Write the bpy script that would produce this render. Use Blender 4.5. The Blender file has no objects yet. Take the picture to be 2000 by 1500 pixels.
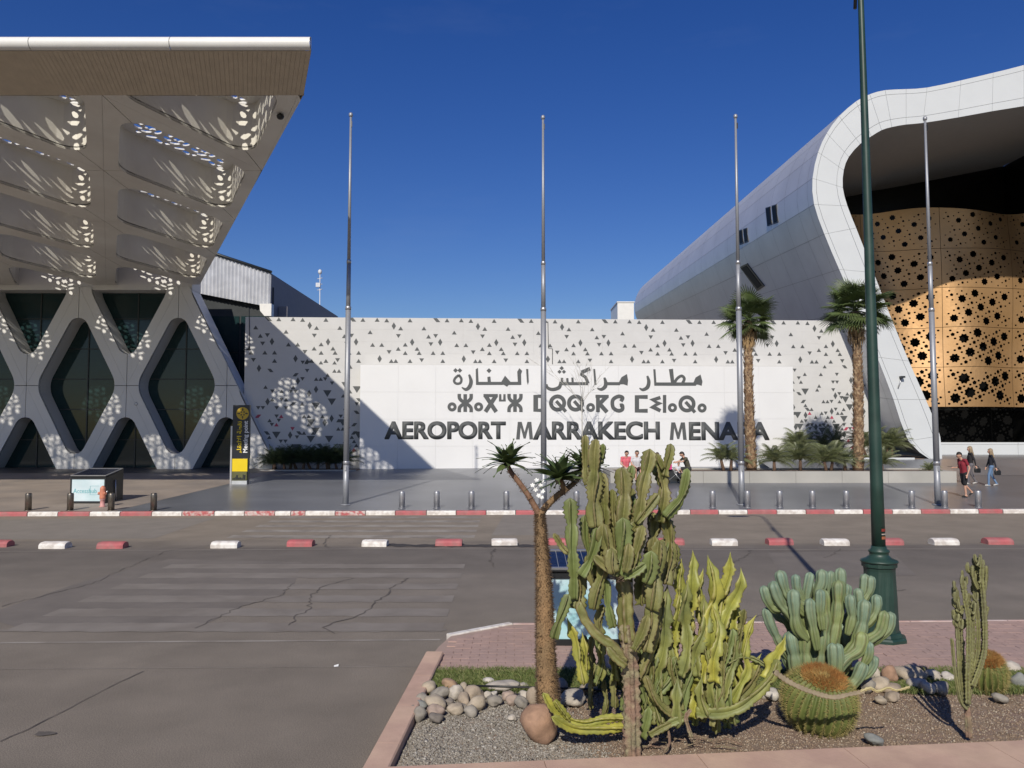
import bpy, bmesh, math, random
import numpy as np
from mathutils import Vector, Matrix, noise
from mathutils.geometry import tessellate_polygon, delaunay_2d_cdt
from mathutils.bvhtree import BVHTree
R = math.radians
random.seed(7)
SC = bpy.context.scene
COL = SC.collection

# ------------------------------------------------------------------ camera, sky, sun, exposure
CAMH = 2.75
FPX = 1556.0
PITCH = math.atan(87 / FPX)
cam_data = bpy.data.cameras.new('camera')
cam_data.lens = 36 * FPX / 2000
cam_data.clip_start = 0.1
cam_data.clip_end = 4000
cam = bpy.data.objects.new('camera', cam_data)
COL.objects.link(cam)
cam.location = (0, 0, CAMH)
cam.rotation_euler = (R(90) + PITCH, 0, 0)
SC.camera = cam

SUNV = Vector((0.22, 1.0, -0.72)).normalized()      # direction the light travels
ELEV = math.asin(-SUNV.z)
world = bpy.data.worlds.new('World')
SC.world = world
world.use_nodes = True
wn = world.node_tree
wn.nodes.clear()
w_out = wn.nodes.new('ShaderNodeOutputWorld')
w_bg = wn.nodes.new('ShaderNodeBackground')
w_sky = wn.nodes.new('ShaderNodeTexSky')
w_sky.sky_type = 'NISHITA'
w_sky.sun_disc = False
w_sky.sun_elevation = ELEV
w_sky.sun_rotation = R(180 + 12.4)
w_sky.altitude = 400
w_sky.air_density = 1.15
w_sky.dust_density = 0.6
w_sky.ozone_density = 5.0
w_hsv = wn.nodes.new('ShaderNodeHueSaturation')
w_hsv.inputs['Saturation'].default_value = 1.28
w_hsv.inputs['Hue'].default_value = 0.522
w_bg.inputs[1].default_value = 0.079
# a little thin cloud low over the wall and a few faint wisps
w_geo = wn.nodes.new('ShaderNodeTexCoord')
w_map = wn.nodes.new('ShaderNodeMapping')
w_map.inputs['Scale'].default_value = (2.2, 2.2, 9.0)
w_noi = wn.nodes.new('ShaderNodeTexNoise')
w_noi.inputs['Scale'].default_value = 2.0
w_noi.inputs['Detail'].default_value = 7
w_noi.inputs['Roughness'].default_value = 0.62
w_rmp = wn.nodes.new('ShaderNodeMapRange')
w_rmp.inputs['From Min'].default_value = 0.58
w_rmp.inputs['From Max'].default_value = 0.95
w_rmp.inputs['To Max'].default_value = 0.04
w_mix = wn.nodes.new('ShaderNodeMix')
w_mix.data_type = 'RGBA'
w_mix.inputs[7].default_value = (6.0, 6.6, 7.6, 1)
L = wn.links.new
L(w_geo.outputs['Generated'], w_map.inputs[0]); L(w_map.outputs[0], w_noi.inputs['Vector'])
L(w_noi.outputs[0], w_rmp.inputs['Value']); L(w_rmp.outputs[0], w_mix.inputs[0])
L(w_sky.outputs[0], w_hsv.inputs['Color']); L(w_hsv.outputs[0], w_mix.inputs[6])
L(w_mix.outputs[2], w_bg.inputs[0]); L(w_bg.outputs[0], w_out.inputs[0])

sun_data = bpy.data.lights.new('sun', 'SUN')
sun_data.energy = 4.15
sun_data.angle = R(0.55)
sun_data.color = (1.0, 0.935, 0.83)
sun = bpy.data.objects.new('sun', sun_data)
COL.objects.link(sun)
sun.rotation_euler = SUNV.to_track_quat('-Z', 'Y').to_euler()
SC.view_settings.view_transform = 'Standard'
SC.view_settings.look = 'None'
SC.view_settings.exposure = 0.0
SC.view_settings.gamma = 1.0
SC.view_settings.use_curve_mapping = False
SC.cycles.max_bounces = 7
SC.cycles.diffuse_bounces = 4
SC.cycles.glossy_bounces = 3
SC.cycles.transparent_max_bounces = 8
SC.cycles.sample_clamp_indirect = 6.0

# ------------------------------------------------------------------ placing things
_c, _s = math.cos(PITCH), math.sin(PITCH)
def ray(px, py):
    u, v = (px - 1000) / FPX, -(py - 750) / FPX
    return Vector((u, _c - v * _s, _s + v * _c))
def P(px, py, Y):
    d = ray(px, py)
    t = Y / d.y
    return Vector((d.x * t, Y, CAMH + d.z * t))
YK0, YKS, SLOPE, KZ = 26.3, 0.027, 0.025, 0.14
def plz(x, y):
    return KZ + SLOPE * (y - YK0 - YKS * x)
def G(px, py, z=0.0):
    d = ray(px, py)
    t = (z - CAMH) / d.z
    return Vector((d.x * t, d.y * t, z))
def PL(px, py, dz=0.0):
    d = ray(px, py)
    # CAMH + d.z t = KZ + S*(d.y t - YK0 - YKS d.x t) + dz
    t = (CAMH - KZ - dz + SLOPE * YK0) / (SLOPE * (d.y - YKS * d.x) - d.z)
    return Vector((d.x * t, d.y * t, CAMH + d.z * t))

# ------------------------------------------------------------------ objects
WORG = {}
def org(o):
    return WORG.get(o.name, Vector((0, 0, 0))) if o is not None else Vector((0, 0, 0))
def tag(o, label=None, cat=None, group=None, kind=None):
    if label: o['label'] = label
    if cat: o['category'] = cat
    if group: o['group'] = group
    if kind: o['kind'] = kind
    return o
def thing(name, label, cat, loc=(0, 0, 0), group=None):
    o = bpy.data.objects.new(name, None)
    o.empty_display_size = 0.2
    COL.objects.link(o)
    o.location = loc
    WORG[o.name] = Vector(loc)
    return tag(o, label, cat, group)
def link(name, me, parent=None, mats=None):
    o = bpy.data.objects.new(name, me)
    COL.objects.link(o)
    if parent is not None:
        o.parent = parent
        o.location = -org(parent)
    WORG[o.name] = Vector((0, 0, 0))
    return o
def recenter(o, loc):
    """move a top-level mesh's origin to loc"""
    loc = Vector(loc)
    o.data.transform(Matrix.Translation(-loc))
    o.location = loc
    return o
def copy_tree(o, parent=None):
    c = o.copy()
    COL.objects.link(c)
    if parent is not None:
        c.parent = parent
    for ch in list(o.children):
        copy_tree(ch, c)
    return c
class MB:
    def __init__(s):
        s.v = []; s.f = []; s.m = []; s.mi = 0; s.sm = []; s.smooth = False
    def add(s, vs, fs):
        b = len(s.v)
        s.v.extend(tuple(v) for v in vs)
        for f in fs:
            s.f.append(tuple(b + i for i in f)); s.m.append(s.mi); s.sm.append(s.smooth)
        return s
    def box(s, c, size, rz=0, bev=0):
        x, y, z = (k / 2 for k in size)
        pts = [(-x, -y, -z), (x, -y, -z), (x, y, -z), (-x, y, -z), (-x, -y, z), (x, -y, z), (x, y, z), (-x, y, z)]
        M = Matrix.Rotation(rz, 3, 'Z')
        vs = [M @ Vector(p) + Vector(c) for p in pts]
        return s.add(vs, [(0, 3, 2, 1), (4, 5, 6, 7), (0, 1, 5, 4), (1, 2, 6, 5), (2, 3, 7, 6), (3, 0, 4, 7)])
    def bbox(s, a, b):
        return s.box([(a[i] + b[i]) / 2 for i in range(3)], [abs(b[i] - a[i]) for i in range(3)])
    def tube(s, pts, rad, n=8, cap=True, smooth=True):
        pts = [Vector(p) for p in pts]
        if not hasattr(rad, '__len__'): rad = [rad] * len(pts)
        rings = []
        up = None
        for i, p in enumerate(pts):
            d = (pts[min(i + 1, len(pts) - 1)] - pts[max(i - 1, 0)]).normalized()
            if up is None:
                up = d.orthogonal().normalized()
            up = (up - d * up.dot(d)).normalized()
            sd = d.cross(up)
            rings.append([p + (up * math.cos(2 * math.pi * k / n) + sd * math.sin(2 * math.pi * k / n)) * rad[i] for k in range(n)])
        vs = [v for r in rings for v in r]
        fs = [(i * n + k, i * n + (k + 1) % n, (i + 1) * n + (k + 1) % n, (i + 1) * n + k) for i in range(len(pts) - 1) for k in range(n)]
        o = s.smooth; s.smooth = smooth
        s.add(vs, fs)
        s.smooth = False
        if cap:
            b = len(s.v) - len(vs)
            s.f.append(tuple(b + k for k in range(n))[::-1]); s.m.append(s.mi); s.sm.append(False)
            s.f.append(tuple(b + (len(pts) - 1) * n + k for k in range(n))); s.m.append(s.mi); s.sm.append(False)
        s.smooth = o
        return s
    def lathe(s, base, prof, n=16, smooth=True, flute=0):
        """prof: [(r, z)]"""
        vs = []
        for r, z in prof:
            for k in range(n):
                a = 2 * math.pi * k / n
                rr = r * (1 - flute * (k % 2))
                vs.append((base[0] + rr * math.cos(a), base[1] + rr * math.sin(a), base[2] + z))
        fs = [(i * n + k, i * n + (k + 1) % n, (i + 1) * n + (k + 1) % n, (i + 1) * n + k) for i in range(len(prof) - 1) for k in range(n)]
        fs.append(tuple(range(n))[::-1]); fs.append(tuple((len(prof) - 1) * n + k for k in range(n)))
        o = s.smooth; s.smooth = smooth; s.add(vs, fs); s.smooth = o
        return s
    def ell(s, c, r, n=10, m=7, rot=None):
        vs = []; fs = []
        rot = rot or Matrix.Identity(3)
        for i in range(m + 1):
            t = math.pi * i / m
            for k in range(n):
                a = 2 * math.pi * k / n
                vs.append(rot @ Vector((r[0] * math.sin(t) * math.cos(a), r[1] * math.sin(t) * math.sin(a), r[2] * math.cos(t))) + Vector(c))
        for i in range(m):
            for k in range(n):
                fs.append((i * n + k, (i + 1) * n + k, (i + 1) * n + (k + 1) % n, i * n + (k + 1) % n))
        o = s.smooth; s.smooth = True; s.add(vs, fs); s.smooth = o
        return s
    def prism(s, poly, fn, t0, t1):
        """poly: 2d list (simple polygon); fn(u, v, t) -> 3d"""
        n = len(poly)
        if n < 3: return s
        tri = tessellate_polygon([[Vector((p[0], p[1], 0)) for p in poly]])
        vs = [fn(u, v, t0) for u, v in poly] + [fn(u, v, t1) for u, v in poly]
        fs = [tuple(t) for t in tri] + [tuple(i + n for i in t)[::-1] for t in tri]
        fs += [(i, (i + 1) % n, (i + 1) % n + n, i + n) for i in range(n)]
        return s.add(vs, fs)
    def mesh(s, name, mats):
        me = bpy.data.meshes.new(name)
        me.from_pydata(s.v, [], s.f)
        if not isinstance(mats, (list, tuple)): mats = [mats]
        for m in mats: me.materials.append(m)
        if len(mats) > 1: me.polygons.foreach_set('material_index', s.m)
        me.polygons.foreach_set('use_smooth', s.sm)
        me.update()
        return me
    def build(s, name, mats, parent=None, fix=True):
        me = s.mesh(name, mats)
        if fix and len(s.f) < 60000:
            bm = bmesh.new(); bm.from_mesh(me)
            bmesh.ops.recalc_face_normals(bm, faces=bm.faces)
            bm.to_mesh(me); bm.free()
        return link(name, me, parent)

def bevelled_box(name, c, size, bev, mat, parent=None, seg=2, rz=0):
    bm = bmesh.new()
    bmesh.ops.create_cube(bm, size=1)
    bmesh.ops.scale(bm, vec=size, verts=bm.verts)
    bmesh.ops.bevel(bm, geom=bm.edges[:], offset=bev, segments=seg, affect='EDGES', profile=0.5)
    bmesh.ops.rotate(bm, verts=bm.verts, matrix=Matrix.Rotation(rz, 3, 'Z'))
    bmesh.ops.translate(bm, verts=bm.verts, vec=c)
    me = bpy.data.meshes.new(name); bm.to_mesh(me); bm.free(); me.materials.append(mat)
    return link(name, me, parent)

# ------------------------------------------------------------------ materials
MATS = {}
def mat(name, col, rough=0.6, metal=0.0, var=0.12, vscale=3.0, bump=0.0, bscale=40.0, spec=0.5, col2=None, v2=None, extra=None, coat=0.0):
    """principled with noise variation; col2: second colour mixed by a larger noise; extra(nt, color_socket, coord)->socket"""
    if name in MATS: return MATS[name]
    m = bpy.data.materials.new(name); m.use_nodes = True
    nt = m.node_tree; nd = nt.nodes; ln = nt.links.new
    b = nd['Principled BSDF']
    tc = nd.new('ShaderNodeTexCoord')
    geo = nd.new('ShaderNodeNewGeometry')
    co = geo.outputs['Position']
    no = nd.new('ShaderNodeTexNoise'); no.inputs['Scale'].default_value = vscale; no.inputs['Detail'].default_value = 6; no.inputs['Roughness'].default_value = 0.6
    ln(co, no.inputs['Vector'])
    mr = nd.new('ShaderNodeMapRange'); mr.inputs['From Min'].default_value = 0.3; mr.inputs['From Max'].default_value = 0.7
    mr.inputs['To Min'].default_value = 1 - var; mr.inputs['To Max'].default_value = 1 + var
    ln(no.outputs[0], mr.inputs[0])
    base = nd.new('ShaderNodeRGB'); base.outputs[0].default_value = (*col, 1)
    cs = base.outputs[0]
    if col2 is not None:
        n2 = nd.new('ShaderNodeTexNoise'); n2.inputs['Scale'].default_value = v2 or vscale * 0.3; n2.inputs['Detail'].default_value = 4
        ln(co, n2.inputs['Vector'])
        r2 = nd.new('ShaderNodeMapRange'); r2.inputs['From Min'].default_value = 0.42; r2.inputs['From Max'].default_value = 0.62; ln(n2.outputs[0], r2.inputs[0])
        mx = nd.new('ShaderNodeMix'); mx.data_type = 'RGBA'; ln(r2.outputs[0], mx.inputs[0]); ln(cs, mx.inputs[6]); mx.inputs[7].default_value = (*col2, 1)
        cs = mx.outputs[2]
    vm = nd.new('ShaderNodeVectorMath'); vm.operation = 'SCALE'; ln(cs, vm.inputs[0]); ln(mr.outputs[0], vm.inputs['Scale'])
    cs = vm.outputs[0]
    if extra: cs = extra(nt, cs, co) or cs
    ln(cs, b.inputs['Base Color'])
    b.inputs['Roughness'].default_value = rough; b.inputs['Metallic'].default_value = metal
    b.inputs['Specular IOR Level'].default_value = spec
    b.inputs['Coat Weight'].default_value = coat
    if bump:
        nb = nd.new('ShaderNodeTexNoise'); nb.inputs['Scale'].default_value = bscale; nb.inputs['Detail'].default_value = 5; ln(co, nb.inputs['Vector'])
        bp = nd.new('ShaderNodeBump'); bp.inputs['Strength'].default_value = bump; bp.inputs['Distance'].default_value = 0.02
        ln(nb.outputs[0], bp.inputs['Height']); ln(bp.outputs[0], b.inputs['Normal'])
    MATS[name] = m
    return m
def attr_mix(attr, col):
    def f(nt, cs, co):
        a = nt.nodes.new('ShaderNodeAttribute'); a.attribute_name = attr
        mx = nt.nodes.new('ShaderNodeMix'); mx.data_type = 'RGBA'
        nt.links.new(a.outputs['Fac'], mx.inputs[0]); nt.links.new(cs, mx.inputs[6]); mx.inputs[7].default_value = (*col, 1)
        return mx.outputs[2]
    return f

def clip(poly, a, b, c):
    """keep a*u + b*v <= c"""
    out = []
    n = len(poly)
    for i in range(n):
        p, q = poly[i], poly[(i + 1) % n]
        dp, dq = a * p[0] + b * p[1] - c, a * q[0] + b * q[1] - c
        if dp <= 0: out.append(p)
        if dp * dq < 0:
            t = dp / (dp - dq)
            out.append((p[0] + (q[0] - p[0]) * t, p[1] + (q[1] - p[1]) * t))
    return out
def area(poly):
    return abs(sum(poly[i][0] * poly[(i + 1) % len(poly)][1] - poly[(i + 1) % len(poly)][0] * poly[i][1] for i in range(len(poly)))) / 2 if len(poly) > 2 else 0
def perforated(outline, holes, grid, fn, t0, t1, mb=None):
    """sheet with holes: fn(u, v, t); returns MB with thickness t0..t1"""
    def ccw(q):
        q = list(q)
        return q if sum(q[i][0] * q[(i + 1) % len(q)][1] - q[(i + 1) % len(q)][0] * q[i][1] for i in range(len(q))) > 0 else q[::-1]
    outline = ccw(outline); holes = [ccw(h) for h in holes]
    vs = [Vector(p) for p in outline]; faces = [list(range(len(outline)))]
    for h in holes:
        b = len(vs); vs += [Vector(p) for p in h]; faces.append(list(range(b, b + len(h))))
    if grid:
        us = [p[0] for p in outline]; ws = [p[1] for p in outline]
        u = min(us) + grid / 2
        while u < max(us):
            w = min(ws) + grid / 2
            while w < max(ws):
                vs.append(Vector((u, w))); w += grid
            u += grid
    v2, e2, f2, _, _, of = delaunay_2d_cdt(vs, [], faces, 0, 1e-5)
    keep = [tuple(f) for f, o in zip(f2, of) if list(o) == [0]]
    cnt = {}
    for f in keep:
        for i in range(len(f)):
            a, b = f[i], f[(i + 1) % len(f)]
            cnt[(a, b)] = 1
    mb = mb or MB()
    n = len(v2)
    vv = [fn(p.x, p.y, t0) for p in v2] + [fn(p.x, p.y, t1) for p in v2]
    ff = list(keep) + [tuple(i + n for i in f)[::-1] for f in keep]
    for (a, b) in cnt:
        if (b, a) not in cnt: ff.append((a, b, b + n, a + n))
    mb.add(vv, ff)
    return mb
def ordinal(i):
    w = ['first', 'second', 'third', 'fourth', 'fifth', 'sixth', 'seventh', 'eighth', 'ninth', 'tenth', 'eleventh', 'twelfth', 'thirteenth', 'fourteenth', 'fifteenth',
         'sixteenth', 'seventeenth', 'eighteenth', 'nineteenth', 'twentieth', 'twenty-first', 'twenty-second', 'twenty-third', 'twenty-fourth', 'twenty-fifth', 'twenty-sixth', 'twenty-seventh', 'twenty-eighth', 'twenty-ninth', 'thirtieth']
    return w[i]

# ================================================================== GROUND
def asphalt_extra(nt, cs, co):
    nd, ln = nt.nodes, nt.links.new
    sep = nd.new('ShaderNodeSeparateXYZ'); ln(co, sep.inputs[0])
    # long smears along the lanes and tyre-darkened running bands (wear of the road itself)
    mp = nd.new('ShaderNodeMapping'); mp.inputs['Scale'].default_value = (0.13, 1.3, 1); ln(co, mp.inputs[0])
    n1 = nd.new('ShaderNodeTexNoise'); n1.inputs['Scale'].default_value = 1.0; n1.inputs['Detail'].default_value = 5; ln(mp.outputs[0], n1.inputs['Vector'])
    ad = nd.new('ShaderNodeMath'); ad.operation = 'MULTIPLY_ADD'; ln(n1.outputs[0], ad.inputs[0]); ad.inputs[1].default_value = 3.0; ln(sep.outputs[1], ad.inputs[2])
    cr = nd.new('ShaderNodeValToRGB')
    mr = nd.new('ShaderNodeMapRange'); mr.inputs['From Min'].default_value = 7; mr.inputs['From Max'].default_value = 29; ln(ad.outputs[0], mr.inputs[0]); ln(mr.outputs[0], cr.inputs[0])
    el = cr.color_ramp.elements
    el[0].position = 0.0; el[0].color = (1.0, 0.97, 0.93, 1)
    el[1].position = 1.0; el[1].color = (1.25, 1.2, 1.12, 1)
    for p, c in ((0.22, (1.02, 1.0, 0.97)), (0.38, (1.0, 0.99, 0.99)), (0.5, (0.78, 0.78, 0.80)), (0.58, (0.74, 0.74, 0.77)), (0.66, (1.2, 1.16, 1.1))):
        e = el.new(p); e.color = (*c, 1)
    m = nd.new('ShaderNodeMix'); m.data_type = 'RGBA'; m.blend_type = 'MULTIPLY'; m.inputs[0].default_value = 1
    ln(cs, m.inputs[6]); ln(cr.outputs[0], m.inputs[7])
    # aggregate
    vo = nd.new('ShaderNodeTexNoise'); vo.inputs['Scale'].default_value = 90; vo.inputs['Detail'].default_value = 2; ln(co, vo.inputs['Vector'])
    r = nd.new('ShaderNodeMapRange'); r.inputs['From Min'].default_value = 0.35; r.inputs['From Max'].default_value = 0.65; r.inputs['To Min'].default_value = 0.72; r.inputs['To Max'].default_value = 1.28; ln(vo.outputs[0], r.inputs[0])
    s = nd.new('ShaderNodeVectorMath'); s.operation = 'SCALE'; ln(m.outputs[2], s.inputs[0]); ln(r.outputs[0], s.inputs['Scale'])
    return s.outputs[0]
M_asph = mat('asphalt', (0.210, 0.184, 0.152), 0.85, var=0.14, vscale=0.9, bump=0.35, bscale=120, spec=0.3, extra=asphalt_extra)
M_dirt = mat('dry_ground', (0.22, 0.17, 0.12), 0.95, var=0.15, vscale=0.3)
M_plaza = mat('polished_grey_paving', (0.165, 0.170, 0.182), 0.33, var=0.10, vscale=0.6, col2=(0.135, 0.139, 0.15), v2=0.25, spec=0.45)
M_plazab = mat('brown_paving', (0.33, 0.275, 0.225), 0.6, var=0.12, vscale=0.8, col2=(0.27, 0.23, 0.195), v2=0.5)
M_shadepave = mat('shade_tone_paving', (0.10, 0.088, 0.078), 0.5, var=0.15, vscale=0.9)  # canopy shade put into the paving colour
M_white = mat('white_paint_worn', (0.74, 0.71, 0.66), 0.6, var=0.07, vscale=5, col2=(0.55, 0.5, 0.45), v2=7.0)
M_red = mat('red_paint_worn', (0.43, 0.115, 0.12), 0.65, var=0.15, vscale=5, col2=(0.36, 0.14, 0.135), v2=4.0)
M_redworn = mat('red_paint_flaking', (0.42, 0.10, 0.10), 0.65, var=0.15, vscale=8, col2=(0.52, 0.44, 0.40), v2=9.0)
M_line = mat('faded_line_paint', (0.31, 0.28, 0.24), 0.8, var=0.10, vscale=2, col2=(0.225, 0.197, 0.165), v2=1.7)
M_lineS = mat('faint_line_paint', (0.226, 0.200, 0.170), 0.8, var=0.10, vscale=2, col2=(0.195, 0.17, 0.142), v2=1.2)
M_crack = mat('crack_sealant', (0.115, 0.10, 0.085), 0.9, var=0.3, vscale=8)
M_stain = mat('damp_stain', (0.045, 0.038, 0.033), 0.7, var=0.3, vscale=2)

def sheet(name, pts, m, parent=None, kind='structure'):
    mb = MB(); tri = tessellate_polygon([[Vector(p) for p in pts]])
    mb.add(pts, [tuple(t) for t in tri])
    o = mb.build(name, m, parent)
    if o.data.polygons and sum(p.normal.z for p in o.data.polygons) < 0: o.data.flip_normals()
    if parent is None: o['kind'] = kind
    return o
sheet('ground', [(-1500, -200, -0.06), (1500, -200, -0.06), (1500, 2500, -0.06), (-1500, 2500, -0.06)], M_dirt)
def ky(x): return 25.62 + YKS * x
road = sheet('road', [(-90, -60, 0), (90, -60, 0), (90, ky(90), 0), (-90, ky(-90), 0)], M_asph)
XA, XB = -70, 80
def pz(x, y, d=0): return (x, y, plz(x, y) + d)
plaza = sheet('plaza_pavement', [pz(XA, ky(XA) + .2), pz(XB, ky(XB) + .2), pz(XB, 75), pz(XA, 75)], M_plaza)
bl = [PL(216, 1000), PL(452, 944)]
dv = bl[1] - bl[0]
e0 = bl[0] - dv * ((bl[0].y - ky(bl[0].x) - .2) / dv.y); e1 = bl[0] + dv * ((43.0 - bl[0].y) / dv.y)
sheet('brown_pavement', [pz(XA, ky(XA) + .2, .004), pz(e0.x, e0.y, .004), pz(e1.x, e1.y, .004), pz(XA, 43, .004)], M_plazab)
sheet('shade_tone_pavement', [pz(XA, 40.2, .008), pz(-13.0, 40.2, .008), pz(-13.0, 46, .008), pz(XA, 46, .008)], M_shadepave)  # dark sheet painting the canopy's shade in front of the facade

# road details
def strip(name, pts, w, m, z=0.004, parent=None, jag=0.0):
    """thin flat ribbon on the road"""
    ps = []
    for i in range(len(pts) - 1):
        a, b = Vector(pts[i]), Vector(pts[i + 1])
        k = max(1, int((b - a).length / 0.12)) if jag else 1
        for j in range(k): ps.append(a.lerp(b, j / k))
    ps.append(Vector(pts[-1]))
    rnd = random.Random(len(pts) * 31 + int(abs(pts[0][0]) * 100))
    L_, R_ = [], []
    for i, p in enumerate(ps):
        d = (ps[min(i + 1, len(ps) - 1)] - ps[max(i - 1, 0)]).normalized(); nrm = Vector((-d.y, d.x, 0))
        q = p + nrm * rnd.uniform(-jag, jag)
        ww = w * (rnd.uniform(0.45, 1.2) if jag else 1)
        L_.append((q.x + nrm.x * ww / 2, q.y + nrm.y * ww / 2, z)); R_.append((q.x - nrm.x * ww / 2, q.y - nrm.y * ww / 2, z))
    mb = MB(); n = len(ps)
    mb.add(L_ + R_, [(i, i + n, i + n + 1, i + 1) for i in range(n - 1)])
    return mb.build(name, m, parent, fix=False)
def bar_sheet(name, x0, x1, y0, y1, m, parent):
    # a worn stripe with a ragged outline
    rnd = random.Random(int(y0 * 97))
    n = 40; top, bot = [], []
    for i in range(n + 1):
        x = x0 + (x1 - x0) * i / n
        top.append((x, y1 + rnd.uniform(-.03, .03), 0.004)); bot.append((x, y0 + rnd.uniform(-.03, .03), 0.004))
    mb = MB(); mb.add(bot + top, [(i, i + 1, i + n + 2, i + n + 1) for i in range(n)])
    return mb.build(name, m, parent, fix=False)
for y in (24.9, 23.8, 22.7, 21.6, 20.5):
    bar_sheet('crossing_stripe', -7.2, -0.95, y - .26, y + .26, M_line, road)
for y in (16.1, 15.1, 14.05, 13.05, 12.1, 11.2):
    bar_sheet('crossing_stripe', -6.9, -0.95, y - .25, y + .25, M_lineS, road)
M_patch = mat('asphalt_repair', (0.172, 0.150, 0.128), 0.88, var=0.12, vscale=1.5, bump=0.35, bscale=130)
M_patchl = mat('asphalt_repair_light', (0.235, 0.208, 0.175), 0.88, var=0.10, vscale=1.5, bump=0.35, bscale=110)
for pts_, m_ in (([(-40, 1205), (150, 1140), (330, 1092), (590, 1098), (575, 1140), (545, 1165), (470, 1185), (430, 1206), (380, 1228), (60, 1232)], M_patch),
                 ([(985, 1005), (1230, 1003), (1215, 1044), (960, 1046)], M_patchl), ([(1500, 1080), (1740, 1076), (1790, 1124), (1530, 1128)], M_patch), ([(-50, 1015), (420, 1012), (300, 1052), (-50, 1054)], M_patchl)):
    q_ = [G(a_, b_) for a_, b_ in pts_]
    sheet('asphalt_patch', [(v.x, v.y, .003) for v in q_], m_, road)
a = G(0, 1256); b = G(860, 1250)
strip('joint_line', [a, b], .07, M_line, parent=road)
strip('joint_line', [(-9, 11.0, 0), (-.9, 11.05, 0)], .10, M_lineS, parent=road, z=.006)
a = G(-60, 1308); b = G(830, 1302)
strip('joint_line', [a, b], .016, M_line, parent=road, jag=.004)
strip('joint_line', [G(-100, 1078), G(740, 1072), G(1400, 1074), G(2100, 1071)], .10, M_lineS, parent=road)
for pts, w in (([(800, 1130), (762, 1150), (760, 1162), (728, 1178), (712, 1198), (690, 1208), (655, 1217), (635, 1226), (652, 1238)], .06),
               ([(690, 1130), (640, 1142), (618, 1152), (606, 1170), (603, 1190), (578, 1205), (566, 1222)], .045),
               ([(0, 1450), (90, 1408), (200, 1350), (280, 1312)], .022),
               ([(575, 1140), (545, 1165), (470, 1185), (430, 1206), (380, 1228)], .03),
               ([(966, 1072), (955, 1094), (968, 1108)], .05), ([(646, 1046), (632, 1060), (640, 1070)], .05),
               ([(1465, 1075), (1450, 1090), (1432, 1100)], .05), ([(1500, 1195), (1530, 1188), (1470, 1205), (1440, 1220)], .03),
               ([(1640, 1072), (1628, 1084), (1612, 1090)], .06), ([(1700, 1168), (1730, 1160), (1770, 1152)], .03),
               ([(0, 1185), (180, 1140), (320, 1078), (520, 1050)], .03), ([(1150, 1180), (1190, 1165), (1300, 1160)], .02)):
    strip('crack', [G(*p) for p in pts], w * .55, M_crack, parent=road, jag=.05 if w > .025 else .015, z=.008)
strip('stain', [G(752, 1064), (G(800, 1066)), G(850, 1066), G(905, 1066), G(960, 1066), G(1060, 1067)], .42, M_stain, parent=road, jag=.04, z=.007)

rs_ = random.Random(19)
for (sx, sy, r1) in ((85, 1433, .07),):
    c_ = G(sx, sy, .0095); pts_ = []
    for k in range(14):
        a_ = 2 * math.pi * k / 14; r_ = r1 * rs_.uniform(.55, 1.15); pts_.append((c_.x + r_ * 1.6 * math.cos(a_), c_.y + r_ * math.sin(a_), .0095))
    sheet('oil_spot', pts_, M_crack, road)
lt = G(652, 1303, 0)
lm_ = MB(); lm_.add([(lt.x, lt.y, .004), (lt.x + .05, lt.y + .01, .006), (lt.x + .045, lt.y + .05, .022), (lt.x - .005, lt.y + .035, .012)], [(0, 1, 2), (0, 2, 3)])
tag(recenter(lm_.build('paper_scrap', mat('paper', (.75, .75, .72), .8), fix=False), lt), 'tiny white scrap of paper lying alone on the near road', 'litter')

# kerb with alternating painted blocks
kerb = thing('kerb', None, None, (0, 26.3, 0)); kerb['kind'] = 'structure'
whites = [78, 195, 312, 430, 545, 603, 718, 835, 950, 1064, 1177, 1290, 1402, 1517, 1630, 1745, 1860, 1965]
segs = []
for i, w in enumerate(whites):
    we = 575 if w == 545 else w + 57
    segs.append((w, we, 'w'))
    nx = whites[i + 1] if i + 1 < len(whites) else w + 115
    segs.append((we, nx, 'r'))
x = 78
for k in range(8): segs.insert(0, (x - 58, x, 'rw'[k % 2])); x -= 58
x = 2080
for k in range(8): segs.append((x, x + 57, 'wr'[k % 2])); x += 57
rk = random.Random(3)
for (xa, xb, c) in segs:
    A, B = PL(xa, 1001, 0), PL(xb, 1001, 0)
    xa_, xb_ = (xa - 1000) / FPX * 25.7, (xb - 1000) / FPX * 25.7
    g = .012
    A = Vector((xa_ + g, ky(xa_), 0)); B = Vector((xb_ - g, ky(xb_), 0))
    top = plz(xa_, ky(xa_)) + .006 + rk.uniform(-.004, .004)
    mb = MB()
    f = rk.uniform(-.01, .01)
    prof = [(-.0 + f, -.05), (.0 + f, top - .04), (.035 + f, top), (.198, top), (.198, -.05)]
    vs = [(A.x, A.y + p[0], p[1]) for p in prof] + [(B.x, B.y + p[0], p[1]) for p in prof]
    mb.add(vs, [(0, 1, 2, 3, 4), (9, 8, 7, 6, 5)] + [(i, (i + 1) % 5, (i + 1) % 5 + 5, i + 5) for i in range(5)])
    mm = M_white if c == 'w' else (M_redworn if (360 < xa < 720 or xa in (1913, 1022)) and c == 'r' else M_red)
    mb.build('kerb_block', mm, kerb)

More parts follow.
